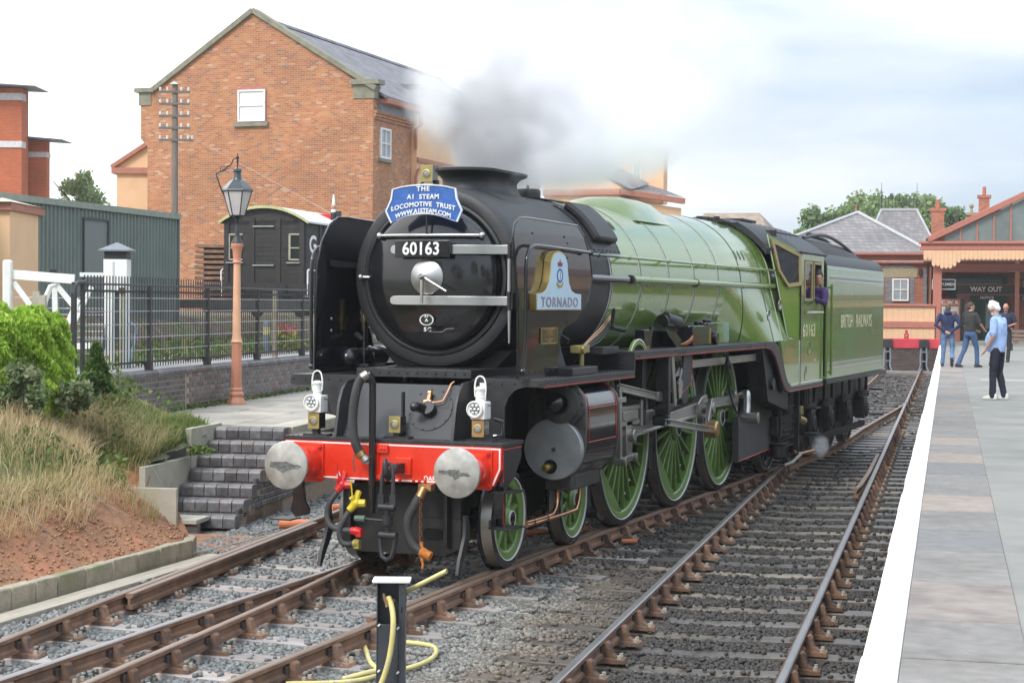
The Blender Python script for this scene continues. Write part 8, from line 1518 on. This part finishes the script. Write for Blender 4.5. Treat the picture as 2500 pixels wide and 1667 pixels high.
    if o['beard']: q = MB(HM); q.sph((0, .045, -.075), .055, 12, 8, (1.05, .85, 1.0)); q.sph((0, .085, -.045), .022, 8, 6, (1.7, .5, .6)); remesh(q, 'beard', mat('white_beard', (.72, .70, .68), .85), t, .009, T)
    e = MB(T @ HM); [e.sph((sx * .032, .083, .012), .0085, 8, 6) for sx in (-1, 1)]; e.build('eyes', mat('dark_eyes', (.03, .02, .015), .2), t)['kind'] = 'stuff'
    m_ = MB(T @ HM); m_.sph((0, .0985, -.056), .010, 8, 5, (2.2, .4, .45)); 
    if not o['beard']: m_.build('mouth', mat('lip_colour', (.36, .12, .10), .5), t)
    if o['glasses']: q = MB(T @ HM); [q.tube([(sx * .032 + .022 * math.cos(a), .098, .012 + .018 * math.sin(a)) for a in np.linspace(0, 2 * PI, 10, False)], .003, 4, close=True) for sx in (-1, 1)]; q.build('glasses', ironm, t)['kind'] = 'stuff'
    if o['bag']: q = MB(T); q.sph((.30, -.05, .95), .2, 12, 9, (.55, 1.0, 1.15)); q.tube([(.28, 0, 1.1), (.22, .02, 1.3), (.1, .05, 1.47)], .018, 6); q.build('shoulder_bag', mat('black_bag', (.02, .02, .025), .5), t)
    return t
jean = mat('blue_denim', (.10, .18, .33), .85, var=.18, scale=9, bump=.2, col2=(.17, .26, .40), c2s=4); jean2 = mat('dark_blue_denim', (.055, .10, .21), .85, var=.18, scale=9, bump=.2)
navy = mat('navy_cloth', (.018, .03, .085), .85, var=.2, scale=8, bump=.2); navt = mat('navy_tshirt', (.02, .024, .05), .85, var=.2, scale=8, bump=.2); blt = mat('black_tshirt', (.03, .03, .03), .85, var=.2, scale=8, bump=.2)
sky_s = mat('light_blue_shirt', (.33, .46, .74), .85, var=.1, scale=9, bump=.25); dkt = mat('dark_navy_trousers', (.014, .016, .03), .8, var=.25, scale=8, bump=.25); ws = mat('white_shoe', (.66, .65, .60), .6); bs_ = mat('brown_black_shoe', (.035, .025, .022), .5)
ppl = (lambda x, y: (x, y, .90))
# toward-camera bearing at the right of the picture is about -y; rz turns the figure (0 = facing +y, away)
person('white-haired bearded man in a light blue shirt looking down at the platform', ppl(3.60, 18.95), R(72), dict(scale=1.0, hd=(0, .10, 1.66), nk=(0, .03, 1.53), look=(0, .72, -.66), belly=.07, hem=.08, wa=(0, -.0, 1.12), ch=(0, -.02, 1.34), sL=(-.20, .0, 1.45), sR=(.20, .0, 1.45), eL=(-.27, -.02, 1.16), wL=(-.25, .12, .93), eR=(.24, .03, 1.16), wR=(.22, .16, .95), aL=(-.10, .05, .09), aR=(.11, -.08, .09), kL=(-.10, .05, .50)), sky_s, dkt, ws, (('white_hair', (.80, .78, .77)), 'fluffy'), dict(beard=True))
person('man in a navy hooded top and jeans seen from behind, hands clasped at his back', ppl(.33, 36.8), R(8), dict(scale=1.01, short=False, hem=-.02, sL=(-.21, 0, 1.44), sR=(.21, 0, 1.44), eL=(-.33, -.10, 1.17), eR=(.33, -.10, 1.17), wL=(-.09, -.17, 1.0), wR=(.09, -.17, .98), hdL=(1, -.2, -.3), hdR=(-1, -.2, -.4), aR=(.13, -.22, .20), kR=(.13, .04, .52), fR=(.1, .35, -1), aL=(-.14, 0, .09)), navy, jean, bs_, (('brown_grey_hair', (.11, .075, .055)), 'short'), dict(hood=True))
person('man in a black polo shirt and dark jeans turning to look right', ppl(.98, 36.6), R(-38), dict(scale=1.03, look=(.5, .85, -.1), hem=-.03, sL=(-.19, -.03, 1.44), eR=(.28, .10, 1.18), wR=(.22, .32, 1.03), eL=(-.25, .02, 1.16), wL=(-.05, .26, 1.02), aL=(-.15, -.30, .09), kL=(-.12, -.08, .50), aR=(.13, .14, .09), kR=(.11, .14, .52), pel=(0, -.02, .95)), blt, jean2, bs_, (('dark_brown_hair', (.07, .045, .035)), 'short'))
person('bald man with glasses in a navy T-shirt walking toward the camera', ppl(1.38, 42.2), R(176), dict(scale=1.03, look=(-.1, .9, -.42), hem=-.04, eL=(-.30, .0, 1.17), wL=(-.10, .22, 1.08), eR=(.30, .02, 1.17), wR=(.08, .24, 1.06), hdL=(1, .2, -.2), hdR=(-1, .2, -.2), aL=(-.10, .12, .09), aR=(.10, -.12, .11)), navt, mat('black_jeans', (.022, .020, .024), .85, var=.2), bs_, (None, 'none'), dict(bald=True, glasses=True))
person('person in a dark jacket with a black bag half hidden behind the white-haired man', ppl(1.43, 38.6), R(-60), dict(scale=.98, short=False, look=(-.2, .9, -.1), eR=(.30, .12, 1.2), wR=(.30, .34, 1.12), wL=(-.2, .2, 1.0)), mat('plum_navy_jacket', (.035, .03, .06), .85, var=.2), dkt, bs_, (('dark_grey_hair', (.06, .05, .05)), 'short'), dict(bag=True))
person('person at the cab side window in a purple-navy top leaning out', (1.04, 13.60, 1.40), R(184), dict(scale=1.0, short=False, look=(-.25, .95, -.12), hd=(-.32, .12, 1.63), nk=(-.25, .04, 1.50), ch=(-.17, .0, 1.33), wa=(-.08, 0, 1.12), sL=(-.40, .02, 1.43), sR=(-.04, 0, 1.43), eL=(-.42, .12, 1.24), wL=(-.30, .26, 1.30), eR=(.05, .05, 1.17)), mat('purple_navy_top', (.055, .03, .12), .8, var=.15), dkt, bs_, (('dark_short_hair', (.05, .035, .03)), 'short'))
# ================================================================ planting
def leafmat(name, c1, c2, c3, sss=.25, rough=.6):
    m = bpy.data.materials.new(name); MATS[name] = m; m.use_nodes = True; t = m.node_tree; n = t.nodes.new; l = t.links.new; b = t.nodes['Principled BSDF']
    a = n('ShaderNodeAttribute'); a.attribute_name = 'rv'; rp = n('ShaderNodeValToRGB')
    for i, (p, c) in enumerate(((0, c1), (.5, c2), (1, c3))):
        e = rp.color_ramp.elements[i] if i < 2 else rp.color_ramp.elements.new(p)
        e.position = p; e.color = (*c, 1)
    l(a.outputs['Fac'], rp.inputs[0]); l(rp.outputs[0], b.inputs['Base Color']); b.inputs['Roughness'].default_value = rough; b.inputs['Specular IOR Level'].default_value = .3
    tr = n('ShaderNodeBsdfTranslucent'); l(rp.outputs[0], tr.inputs[0]); mx = n('ShaderNodeMixShader'); mx.inputs[0].default_value = sss; l(b.outputs[0], mx.inputs[1]); l(tr.outputs[0], mx.inputs[2]); l(mx.outputs[0], t.nodes['Material Output'].inputs[0]); return m
def leaves(name, pts, size, mt, parent, rv, elong=1.6, updir=.0, seed=0):
    r = np.random.RandomState(seed); n = len(pts); d = r.normal(size=(n, 3)); d[:, 2] = d[:, 2] * (1 - updir) + updir * 2.0; d /= np.linalg.norm(d, axis=1)[:, None]
    q = r.normal(size=(n, 3)); u = np.cross(d, q); u /= np.linalg.norm(u, axis=1)[:, None]; s = (size * r.uniform(.6, 1.4, n))[:, None]
    v = np.stack([pts - d * s * elong * .5, pts + u * s * .5, pts + d * s * elong * .5, pts - u * s * .5], 1).reshape(-1, 3)
    o = npmesh(name, v, np.arange(4 * n).reshape(-1, 4), mt, None, parent=parent); at = o.data.attributes.new('rv', 'FLOAT', 'POINT'); at.data.foreach_set('value', np.repeat(rv, 4).astype(np.float32)); return o
def clumps(c, rad, n, k, seed, squash=.8, sub=.35):
    """points spread through lumps inside an ellipsoid"""
    r = np.random.RandomState(seed); cc = r.normal(size=(k, 3)); cc /= np.linalg.norm(cc, axis=1)[:, None]; cc *= (r.uniform(.25, 1, k) ** .5)[:, None] * np.array([rad, rad, rad * squash]) * .85
    i = r.randint(0, k, n); p = r.normal(size=(n, 3)); p /= np.linalg.norm(p, axis=1)[:, None]; p *= (r.uniform(0, 1, n) ** .45)[:, None] * rad * sub * r.uniform(.7, 1.2, n)[:, None]
    kv = r.uniform(0, 1, k); return cc[i] + p + np.array(c), np.clip(kv[i] * .5 + r.uniform(0, .6, n), 0, 1)
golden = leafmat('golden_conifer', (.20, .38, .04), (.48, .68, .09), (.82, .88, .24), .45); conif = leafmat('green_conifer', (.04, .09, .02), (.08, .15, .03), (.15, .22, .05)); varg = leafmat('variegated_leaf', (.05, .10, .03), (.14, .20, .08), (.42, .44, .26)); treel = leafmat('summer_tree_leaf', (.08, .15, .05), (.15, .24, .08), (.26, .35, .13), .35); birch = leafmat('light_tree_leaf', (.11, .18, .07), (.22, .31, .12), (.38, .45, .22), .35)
bark = mat('grey_bark', (.12, .10, .08), .9, var=.3, bump=.4)
for (x, y, h0, h1, w_, lab, sd) in ((-6.05, 2.35, 1.1, 2.50, .36, 'golden-green conifer column at the extreme left edge', 1), (-5.93, 2.95, 1.1, 2.46, .33, 'middle golden conifer of the hedge on the bank', 2), (-6.0, 3.45, 1.1, 2.38, .28, 'right-hand golden conifer of the hedge beside the timber posts', 3)):
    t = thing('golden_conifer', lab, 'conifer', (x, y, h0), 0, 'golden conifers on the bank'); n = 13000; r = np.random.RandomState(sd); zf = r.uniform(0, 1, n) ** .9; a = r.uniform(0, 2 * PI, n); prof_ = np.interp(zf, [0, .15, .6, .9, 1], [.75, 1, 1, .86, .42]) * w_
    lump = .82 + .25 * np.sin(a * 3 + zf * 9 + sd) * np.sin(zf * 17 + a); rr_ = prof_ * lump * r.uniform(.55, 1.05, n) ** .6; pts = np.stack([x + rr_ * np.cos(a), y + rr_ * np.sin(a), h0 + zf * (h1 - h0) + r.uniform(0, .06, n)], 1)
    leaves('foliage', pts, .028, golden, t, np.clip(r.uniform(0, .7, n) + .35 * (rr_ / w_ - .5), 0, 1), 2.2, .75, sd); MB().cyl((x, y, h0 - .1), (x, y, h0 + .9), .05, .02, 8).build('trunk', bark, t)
t = thing('dwarf_conifer', 'small dark green cone-shaped conifer in front of the railing end post', 'conifer', (-6.30, 4.72, 1.35)); n = 4500; r = np.random.RandomState(5); zf = r.uniform(0, 1, n) ** 1.3; a = r.uniform(0, 2 * PI, n); rr_ = .24 * (1 - zf * .88) * r.uniform(.5, 1.1, n) ** .5 * (.85 + .2 * np.sin(a * 4 + zf * 12)); leaves('foliage', np.stack([-6.25 + rr_ * np.cos(a), 4.75 + rr_ * np.sin(a), 1.40 + zf * .62], 1), .035, conif, t, r.uniform(0, 1, n), 2.2, .5, 5); MB().cyl((-6.25, 4.75, 1.3), (-6.25, 4.75, 1.8), .03, .01, 6).build('trunk', bark, t)
for (x, y, z, rd, lab, mt_, sd, n) in ((-5.60, 2.35, 1.55, .34, 'variegated bush in front of the golden conifers', varg, 11, 2200), (-5.45, 3.2, 1.45, .24, 'low variegated bush at the right foot of the hedge', varg, 12, 1500), (-6.2, 4.45, 1.45, .2, 'rounded green shrub at the left foot of the dwarf conifer', conif, 13, 1400)):
    t = thing('bush', lab, 'bush', (x, y, z - rd)); p, v = clumps((x, y, z), rd, n, 14, sd, .9, .4); leaves('foliage', p, .05, mt_, t, v, 1.4, 0, sd); MB().cyl((x, y, z - rd), (x, y, z), .02, .01, 6).build('stem', bark, t)
for (x, y, sd, lab) in ((-12.15, 20.6, 21, 'yellow-green flowering plant with red blooms beside the bollard light'), (-11.9, 23.4, 22, 'yellow-green flowering plant with red blooms near the smoke deflector')):
    t = thing('flowering_plant', lab, 'plant', (x, y, 1.45), 0, 'flowering plants behind the railing'); p, v = clumps((x, y, 1.72), .34, 1100, 14, sd, .75, .4); leaves('foliage', p, .06, leafmat('lime_leaf' + str(sd), (.22, .30, .03), (.40, .45, .05), (.6, .6, .10)), t, v, 1.6, .3, sd); p, v = clumps((x, y, 1.95), .30, 160, 12, sd + 5, .35, .4); leaves('flowers', p, .05, mat('pink_red_bloom', (.60, .06, .10), .6), t, v, 1, 0, sd)
# rough grass, weeds and straw on the bank
gm_ = leafmat('bank_grass_blade', (.10, .20, .035), (.32, .31, .12), (.72, .56, .34), .3)
def blades(n, seed, region, hgt, wd, tone, lean=(0, 0), patch=None):
    r = np.random.RandomState(seed); x = r.uniform(region[0], region[1], n * 3); y = r.uniform(region[2], region[3], n * 3); d = bank_d(x, y)
    c_, s_ = math.cos(LT), math.sin(LT); ls = x * c_ - y * s_; lt = x * s_ + y * c_
    ok = (d > region[4] + .12 * np.sin(x * 3 + y * 5) + .1 * np.sin(y * 2.1)) & ~((ls > -4.02) & (lt > 4.35)) & ~((ls > -5.72) & (lt > 6.84)) & ~((y > 1.9) & (lt < 4.4) & (d < 1.25))
    if patch is not None: ok &= patch(x, y, r)
    x, y, d = x[ok][:n], y[ok][:n], d[ok][:n]; n = len(x); z = np.interp(d, [0, .25, .75, 1.5, 2.3, 3.2, 60], [-.02, .12, .47, .80, 1.12, 1.42, 1.5]) - .02
    h = hgt * r.uniform(.4, 1.2, n); a = r.uniform(0, 2 * PI, n); lx = lean[0] + r.normal(0, .38, n); ly = lean[1] + r.normal(0, .38, n); w_ = wd * r.uniform(.6, 1.3, n)
    cx, cy = np.cos(a) * w_, np.sin(a) * w_; P0 = np.stack([x, y, z], 1); L1 = np.stack([lx * h * .35, ly * h * .35, h * .62], 1); L2 = np.stack([lx * h, ly * h, h * (.95 - .25 * (lx ** 2 + ly ** 2))], 1); W = np.stack([cx, cy, 0 * cx], 1)
    v = np.stack([P0 - W, P0 + W, P0 + L1 + W * .75, P0 + L1 - W * .75, P0 + L2 + W * .15, P0 + L2 - W * .15], 1).reshape(-1, 3); f = (np.array([(0, 1, 2, 3), (3, 2, 4, 5)])[None] + (np.arange(n) * 6)[:, None, None]).reshape(-1, 4)
    pn_ = np.sin(x * 1.7 + 1) * np.cos(y * 1.3) * .5 + np.sin(x * 4.1 + y * 3.3) * .25; rv = np.clip(tone + pn_ * .35 + r.normal(0, .16, n), 0, 1); return v, f, np.repeat(rv, 6)
PG = [blades(30000, 31, (-7.2, -3, -6.5, 6.9, .95), .11, .005, .26), blades(9000, 32, (-6.8, -3, -6.5, 6.9, 1.05), .18, .004, .60, (.2, -.15)),
      blades(9000, 33, (-6.2, -4.0, .4, 4.8, 1.1), .34, .0035, .88, (.22, -.1), lambda x, y, r: r.uniform(0, 1, len(x)) < np.exp(-((x + 5.15) ** 2 + ((y - 3.4) * .7) ** 2) * .9)),
      blades(12000, 34, (-5.6, -3.9, 3.2, 6.9, .8), .19, .006, .28, (.1, 0)), blades(7000, 35, (-5.2, -3.4, -6.5, 4.6, .50), .30, .0035, .9, (.5, -.3), lambda x, y, r: bank_d(x, y) < 1.2)]
off = 0; cs = []; fs_ = []; rv = []
for c_, f_, r_ in PG: cs.append(c_); fs_.append(f_ + off); rv.append(r_); off += len(c_)
ob = npmesh('bank_grass', np.concatenate(cs), np.concatenate(fs_), gm_, 'stuff', 'tangled straw-coloured grass and green weeds covering the bank'); at = ob.data.attributes.new('rv', 'FLOAT', 'POINT'); at.data.foreach_set('value', np.concatenate(rv).astype(np.float32))
r = np.random.RandomState(41); n = 26000; y = r.uniform(-6.5, 6.3, n); d = r.uniform(.3, 3.6, n); x = kx(y) * 0 - 3.0 - .1 * y - d; d = bank_d(x, y); lump = np.sin(x * 2.3 + 2) * np.sin(y * 1.9) + .5 * np.sin(x * 5 + y * 4); c_, s_ = math.cos(LT), math.sin(LT); ls = x * c_ - y * s_; lt = x * s_ + y * c_; ok = (d > .8) & (lump > -.25) & ~((ls > -4.05) & (lt > 4.2)) & (ls > -5.6)
x, y, d, lump = x[ok], y[ok], d[ok], lump[ok]; z = np.interp(d, [0, .25, .75, 1.5, 2.3, 3.2, 60], [-.02, .12, .47, .80, 1.12, 1.42, 1.5]) + r.uniform(0, .20, len(x)) * (lump + .6); o = leaves('bank_weeds', np.stack([x, y, z], 1), .045, varg if False else leafmat('weed_leaf', (.05, .11, .02), (.12, .20, .04), (.30, .24, .10)), None, np.clip(r.uniform(0, .9, len(x)) + .1 * lump, 0, 1), 1.4, .1, 42); tag(o, 'broad-leaved green weeds mixed through the grass on the bank', None, None, 'stuff')
# roots and dead stalks hanging over the red soil
b = MB(); r2 = random.Random(8)
for k in range(46):
    y = r2.uniform(-4.5, 3.2); d = r2.uniform(.75, 1.0); p = V((kx(y) - d, y, bank_z(kx(y) - d, y) + .03)); pts = [p.copy()]
    for j in range(4): p = p + V((r2.uniform(.06, .16), r2.uniform(-.14, .05), 0)); p.z = bank_z(p.x, p.y) + .02; pts.append(p.copy())
    b.tube(pts, [r2.uniform(.006, .014)] * 2 + [.006, .004, .002], 4)
tag(b.build('dead_roots', mat('grey_dead_root', (.30, .24, .18), .9, var=.2), fix=False), 'grey roots and dead stalks trailing over the red soil', None, None, 'stuff')
# soil crumbs
r = np.random.RandomState(51); n = 4200; y = r.uniform(-6.5, 3.4, n); d = r.uniform(.02, .85, n); x = kx(y) - d; z = np.interp(d, [0, .25, .75, 1.5], [-.02, .12, .47, .80]) + .01; base = np.array([(i, j, k) for i in (-1, 1) for j in (-1, 1) for k in (-1, 1)], float); v = base[None] * r.uniform(.4, 1, (n, 8, 3)) * (.0075 * r.uniform(.4, 1.5, n) ** 2)[:, None, None] + np.stack([x, y, z], 1)[:, None]
q4 = np.array([(0, 1, 3, 2), (4, 6, 7, 5), (0, 4, 5, 1), (2, 3, 7, 6), (0, 2, 6, 4), (1, 5, 7, 3)]); npmesh('soil_crumbs', v.reshape(-1, 3), (q4[None] + (np.arange(n) * 8)[:, None, None]).reshape(-1, 4), mat('pale_soil_crumb', (.40, .22, .13), .95, var=.3, scale=30), 'stuff', 'small stones and crumbs on the red soil')
# platform weeds along the left wall and steps
r = np.random.RandomState(61); n = 900; t__ = r.uniform(7, 20, n); P_ = [LF @ V((-5.68 + abs(r.normal(0, .05)), a, .905 + abs(r.normal(0, .03)))) for a in t__]; P_ += [LF @ V((-3.88 + abs(r.normal(0, .12)), 5.85 + r.normal(0, .08), .63 + r.uniform(0, .1))) for _ in range(260)]; o = leaves('joint_weeds', np.array([tuple(p) for p in P_]), .035, MATS['weed_leaf'], None, r.uniform(0, 1, len(P_)), 1.6, .4, 62); tag(o, 'weeds growing in the joints of the left platform and steps', None, None, 'stuff')
# yard vegetation
r = np.random.RandomState(71); n = 9000; s1 = r.uniform(-13, -7.7, n); t1 = r.uniform(8, 30, n); k_ = (np.sin(s1 * 2) + np.sin(t1 * 1.1) > -.1); s1, t1 = s1[k_], t1[k_]; M_ = np.array(LF); P_ = np.stack([s1, t1, 1.46 + r.uniform(0, .18, len(s1)), np.ones(len(s1))], 1) @ M_.T; o = leaves('yard_weeds', P_[:, :3], .09, MATS['weed_leaf'], None, r.uniform(0, 1, len(s1)), 1.8, .4, 72); tag(o, 'weeds around the overgrown yard track', None, None, 'stuff')
# trees
def tree(label, x, y, z0, ztop, rad, mt_, sd, n=6000, leaf=.35, sq=1.0, group='trees behind the station'):
    t = thing('tree', label, 'tree', (x, y, z0), 0, group); b = MB(); r = random.Random(sd); h = ztop - z0; cz = ztop - rad * sq
    b.tube([(x, y, z0), (x + .1, y, z0 + h * .3), (x - .1, y, z0 + h * .6), (x, y, ztop - rad * .3)], [.28, .22, .14, .05], 8)
    for k in range(9): a = r.uniform(0, 2 * PI); zz = z0 + h * r.uniform(.35, .75); b.tube([(x, y, zz), (x + math.cos(a) * rad * .45, y + math.sin(a) * rad * .45, zz + h * .12), (x + math.cos(a) * rad * .8, y + math.sin(a) * rad * .8, zz + h * .2)], [.10, .06, .02], 6)
    b.build('trunk', bark, t); p, v = clumps((x, y, cz), rad, n, 34, sd, sq, .33); leaves('crown', p, leaf, mt_, t, v, 1.3, 0, sd)
for i, (s_, zt, rd, T__, m_, lab) in enumerate(((-5.9, 8.8, 2.2, 125, treel, 'lowest tree at the left end of the row behind the hipped roof'), (-3.9, 11.0, 2.9, 128, treel, 'rounded tree behind the left slope of the hipped roof'), (-1.6, 12.0, 3.0, 131, birch, 'tall tree directly behind the hip ridge'), (.9, 12.1, 2.8, 133, treel, 'tallest tree behind the iron cresting, left half'), (3.2, 11.6, 2.7, 130, birch, 'pale tree behind the right end of the iron cresting'), (5.6, 10.9, 2.4, 128, treel, 'tree right of the red-brick chimney'), (-.2, 10.5, 3.2, 126, birch, 'broad lower tree between the two slate roofs'))):
    p = PS(s_, T__); tree(lab, p.x, p.y, 0, zt, rd, m_, 100 + i, 7500, .26, 1.1)
p = VF @ V((-22.2, 85, 0)); tree('airy pale-leaved tree between the office block and the gabled building', -49.4, 65.7, 1, 9.6, 1.75, birch, 120, 5200, .17, 1.15, 'trees on the left')
for i, (x, y, zt) in enumerate(((16, -46, 11), (24, -44, 9), (5, -52, 12), (-8, -55, 10), (33, -40, 12), (-20, -50, 11))): tree(('broad tree %s the photographer by the approach road' % ('behind', 'right of', 'far behind', 'left of', 'farthest right of', 'farthest left of')[i]), x, y, 0, zt, 4.2, treel, 140 + i, 3500, .7, .9, 'trees behind the photographer')
# ================================================================ smoke and steam
def puff(name, c, rad, col, dens, lab, nscale=1.6, seed=0, rot=0, thr=.42, aniso=.2):
    m = bpy.data.materials.new(name + '_vapour'); m.use_nodes = True; t = m.node_tree; n = t.nodes.new; l = t.links.new; [t.nodes.remove(x) for x in list(t.nodes)]
    o = n('ShaderNodeOutputMaterial'); v = n('ShaderNodeVolumePrincipled'); v.inputs['Color'].default_value = (*col, 1); v.inputs['Anisotropy'].default_value = aniso; l(v.outputs[0], o.inputs['Volume'])
    tcn = n('ShaderNodeTexCoord'); s = n('ShaderNodeVectorMath'); s.operation = 'MULTIPLY_ADD'; s.inputs[1].default_value = (2, 2, 2); s.inputs[2].default_value = (-1, -1, -1); l(tcn.outputs['Generated'], s.inputs[0]); ln = n('ShaderNodeVectorMath'); ln.operation = 'LENGTH'; l(s.outputs[0], ln.inputs[0])
    nz = n('ShaderNodeTexNoise'); nz.inputs['Scale'].default_value = nscale; nz.inputs['Detail'].default_value = 5; nz.inputs['Roughness'].default_value = .55; g = n('ShaderNodeNewGeometry'); ad = n('ShaderNodeVectorMath'); ad.inputs[1].default_value = (seed * 3.1, seed * 1.7, seed); l(tcn.outputs['Object'], ad.inputs[0]); l(ad.outputs[0], nz.inputs[0])
    def ma(op, *v_):
        q = n('ShaderNodeMath'); q.operation = op
        for i, x in enumerate(v_):
            if isinstance(x, (int, float)): q.inputs[i].default_value = x
            else: l(x, q.inputs[i])
        return q.outputs[0]
    # ragged edge: the noise eats into a soft ball, so lobes and gaps form
    f = ma('SUBTRACT', 1.0, ln.outputs['Value']); e = ma('MULTIPLY_ADD', ma('SUBTRACT', nz.outputs[0], thr + .06), 4.2, ma('MULTIPLY', f, .72)); q = n('ShaderNodeMapRange'); q.inputs[1].default_value = .10; q.inputs[2].default_value = .85; l(e, q.inputs[0])
    k = n('ShaderNodeMapRange'); k.inputs[1].default_value = 0; k.inputs[2].default_value = .28; k.interpolation_type = 'SMOOTHSTEP'; l(f, k.inputs[0]); l(ma('MULTIPLY', ma('MULTIPLY', q.outputs[0], k.outputs[0]), dens), v.inputs['Density'])
    ob = MB().sph((0, 0, 0), 1, 20, 14, rad).build(name, m, fix=True, origin=(0, 0, 0)); ob.location = c; ob.rotation_euler = rot if rot else (0, 0, 0); tag(ob, lab, None, None, 'stuff'); return ob
puff('chimney_smoke', (0, 2.70, 4.32), (.62, 1.0, .72), (.64, .635, .635), 2.5, 'dense grey smoke just above the chimney', 3.2, 1, thr=.42)
puff('chimney_smoke', (-.05, 3.25, 4.70), (.9, 1.6, .85), (.70, .70, .71), 1.8, 'grey smoke cloud spreading above the smokebox', 2.4, 2, thr=.46)
puff('white_steam', (-.25, 2.0, 4.75), (.35, .55, .60), (.99, .99, .99), 2.6, 'white steam wisp at the left edge of the smoke', 1.7, 3, thr=.42)
puff('white_steam', (-.1, 4.6, 4.25), (.8, 2.2, .50), (.99, .99, .995), 3.6, 'white steam rolling low over the boiler behind the chimney', 1.8, 4, thr=.40)
puff('white_steam', (-.3, 7.4, 4.95), (1.3, 4.4, 1.0), (.99, .99, .995), 2.0, 'thin white steam drifting back over the green boiler', 1.0, 5, rot=(R(12), 0, 0), thr=.42)
puff('chimney_smoke', (-.1, 4.7, 4.95), (1.0, 1.9, .75), (.84, .84, .86), 1.7, 'paler smoke thinning out to the right of the grey core', 1.7, 8, thr=.42)
puff('white_steam', (-1.2, 11.5, 6.2), (2.4, 6.5, 1.5), (.98, .985, .99), .45, 'faint vapour trail high above the cab', .6, 6, rot=(R(12), 0, 0), thr=.42)
puff('injector_steam', (1.3, 14.15, .30), (.16, .34, .22), (.98, .98, .98), 3.2, 'small puff of steam at the injector overflow pipe', 7, 7, thr=.35)
# thin summer haze over the whole place
hm_ = bpy.data.materials.new('summer_haze'); hm_.use_nodes = True; t = hm_.node_tree; [t.nodes.remove(x) for x in list(t.nodes)]; o = t.nodes.new('ShaderNodeOutputMaterial'); v = t.nodes.new('ShaderNodeVolumePrincipled'); v.inputs['Color'].default_value = (.93, .96, 1, 1); v.inputs['Density'].default_value = .00045; v.inputs['Anisotropy'].default_value = .3; t.links.new(v.outputs[0], o.inputs['Volume'])
bpy.data.scenes.remove(TS)
hz = MB().box(-120, 60, -70, 190, -2.4, 24).build('haze', hm_, fix=True, flat=True); tag(hz, 'thin bright haze in the air over the station', None, None, 'stuff')
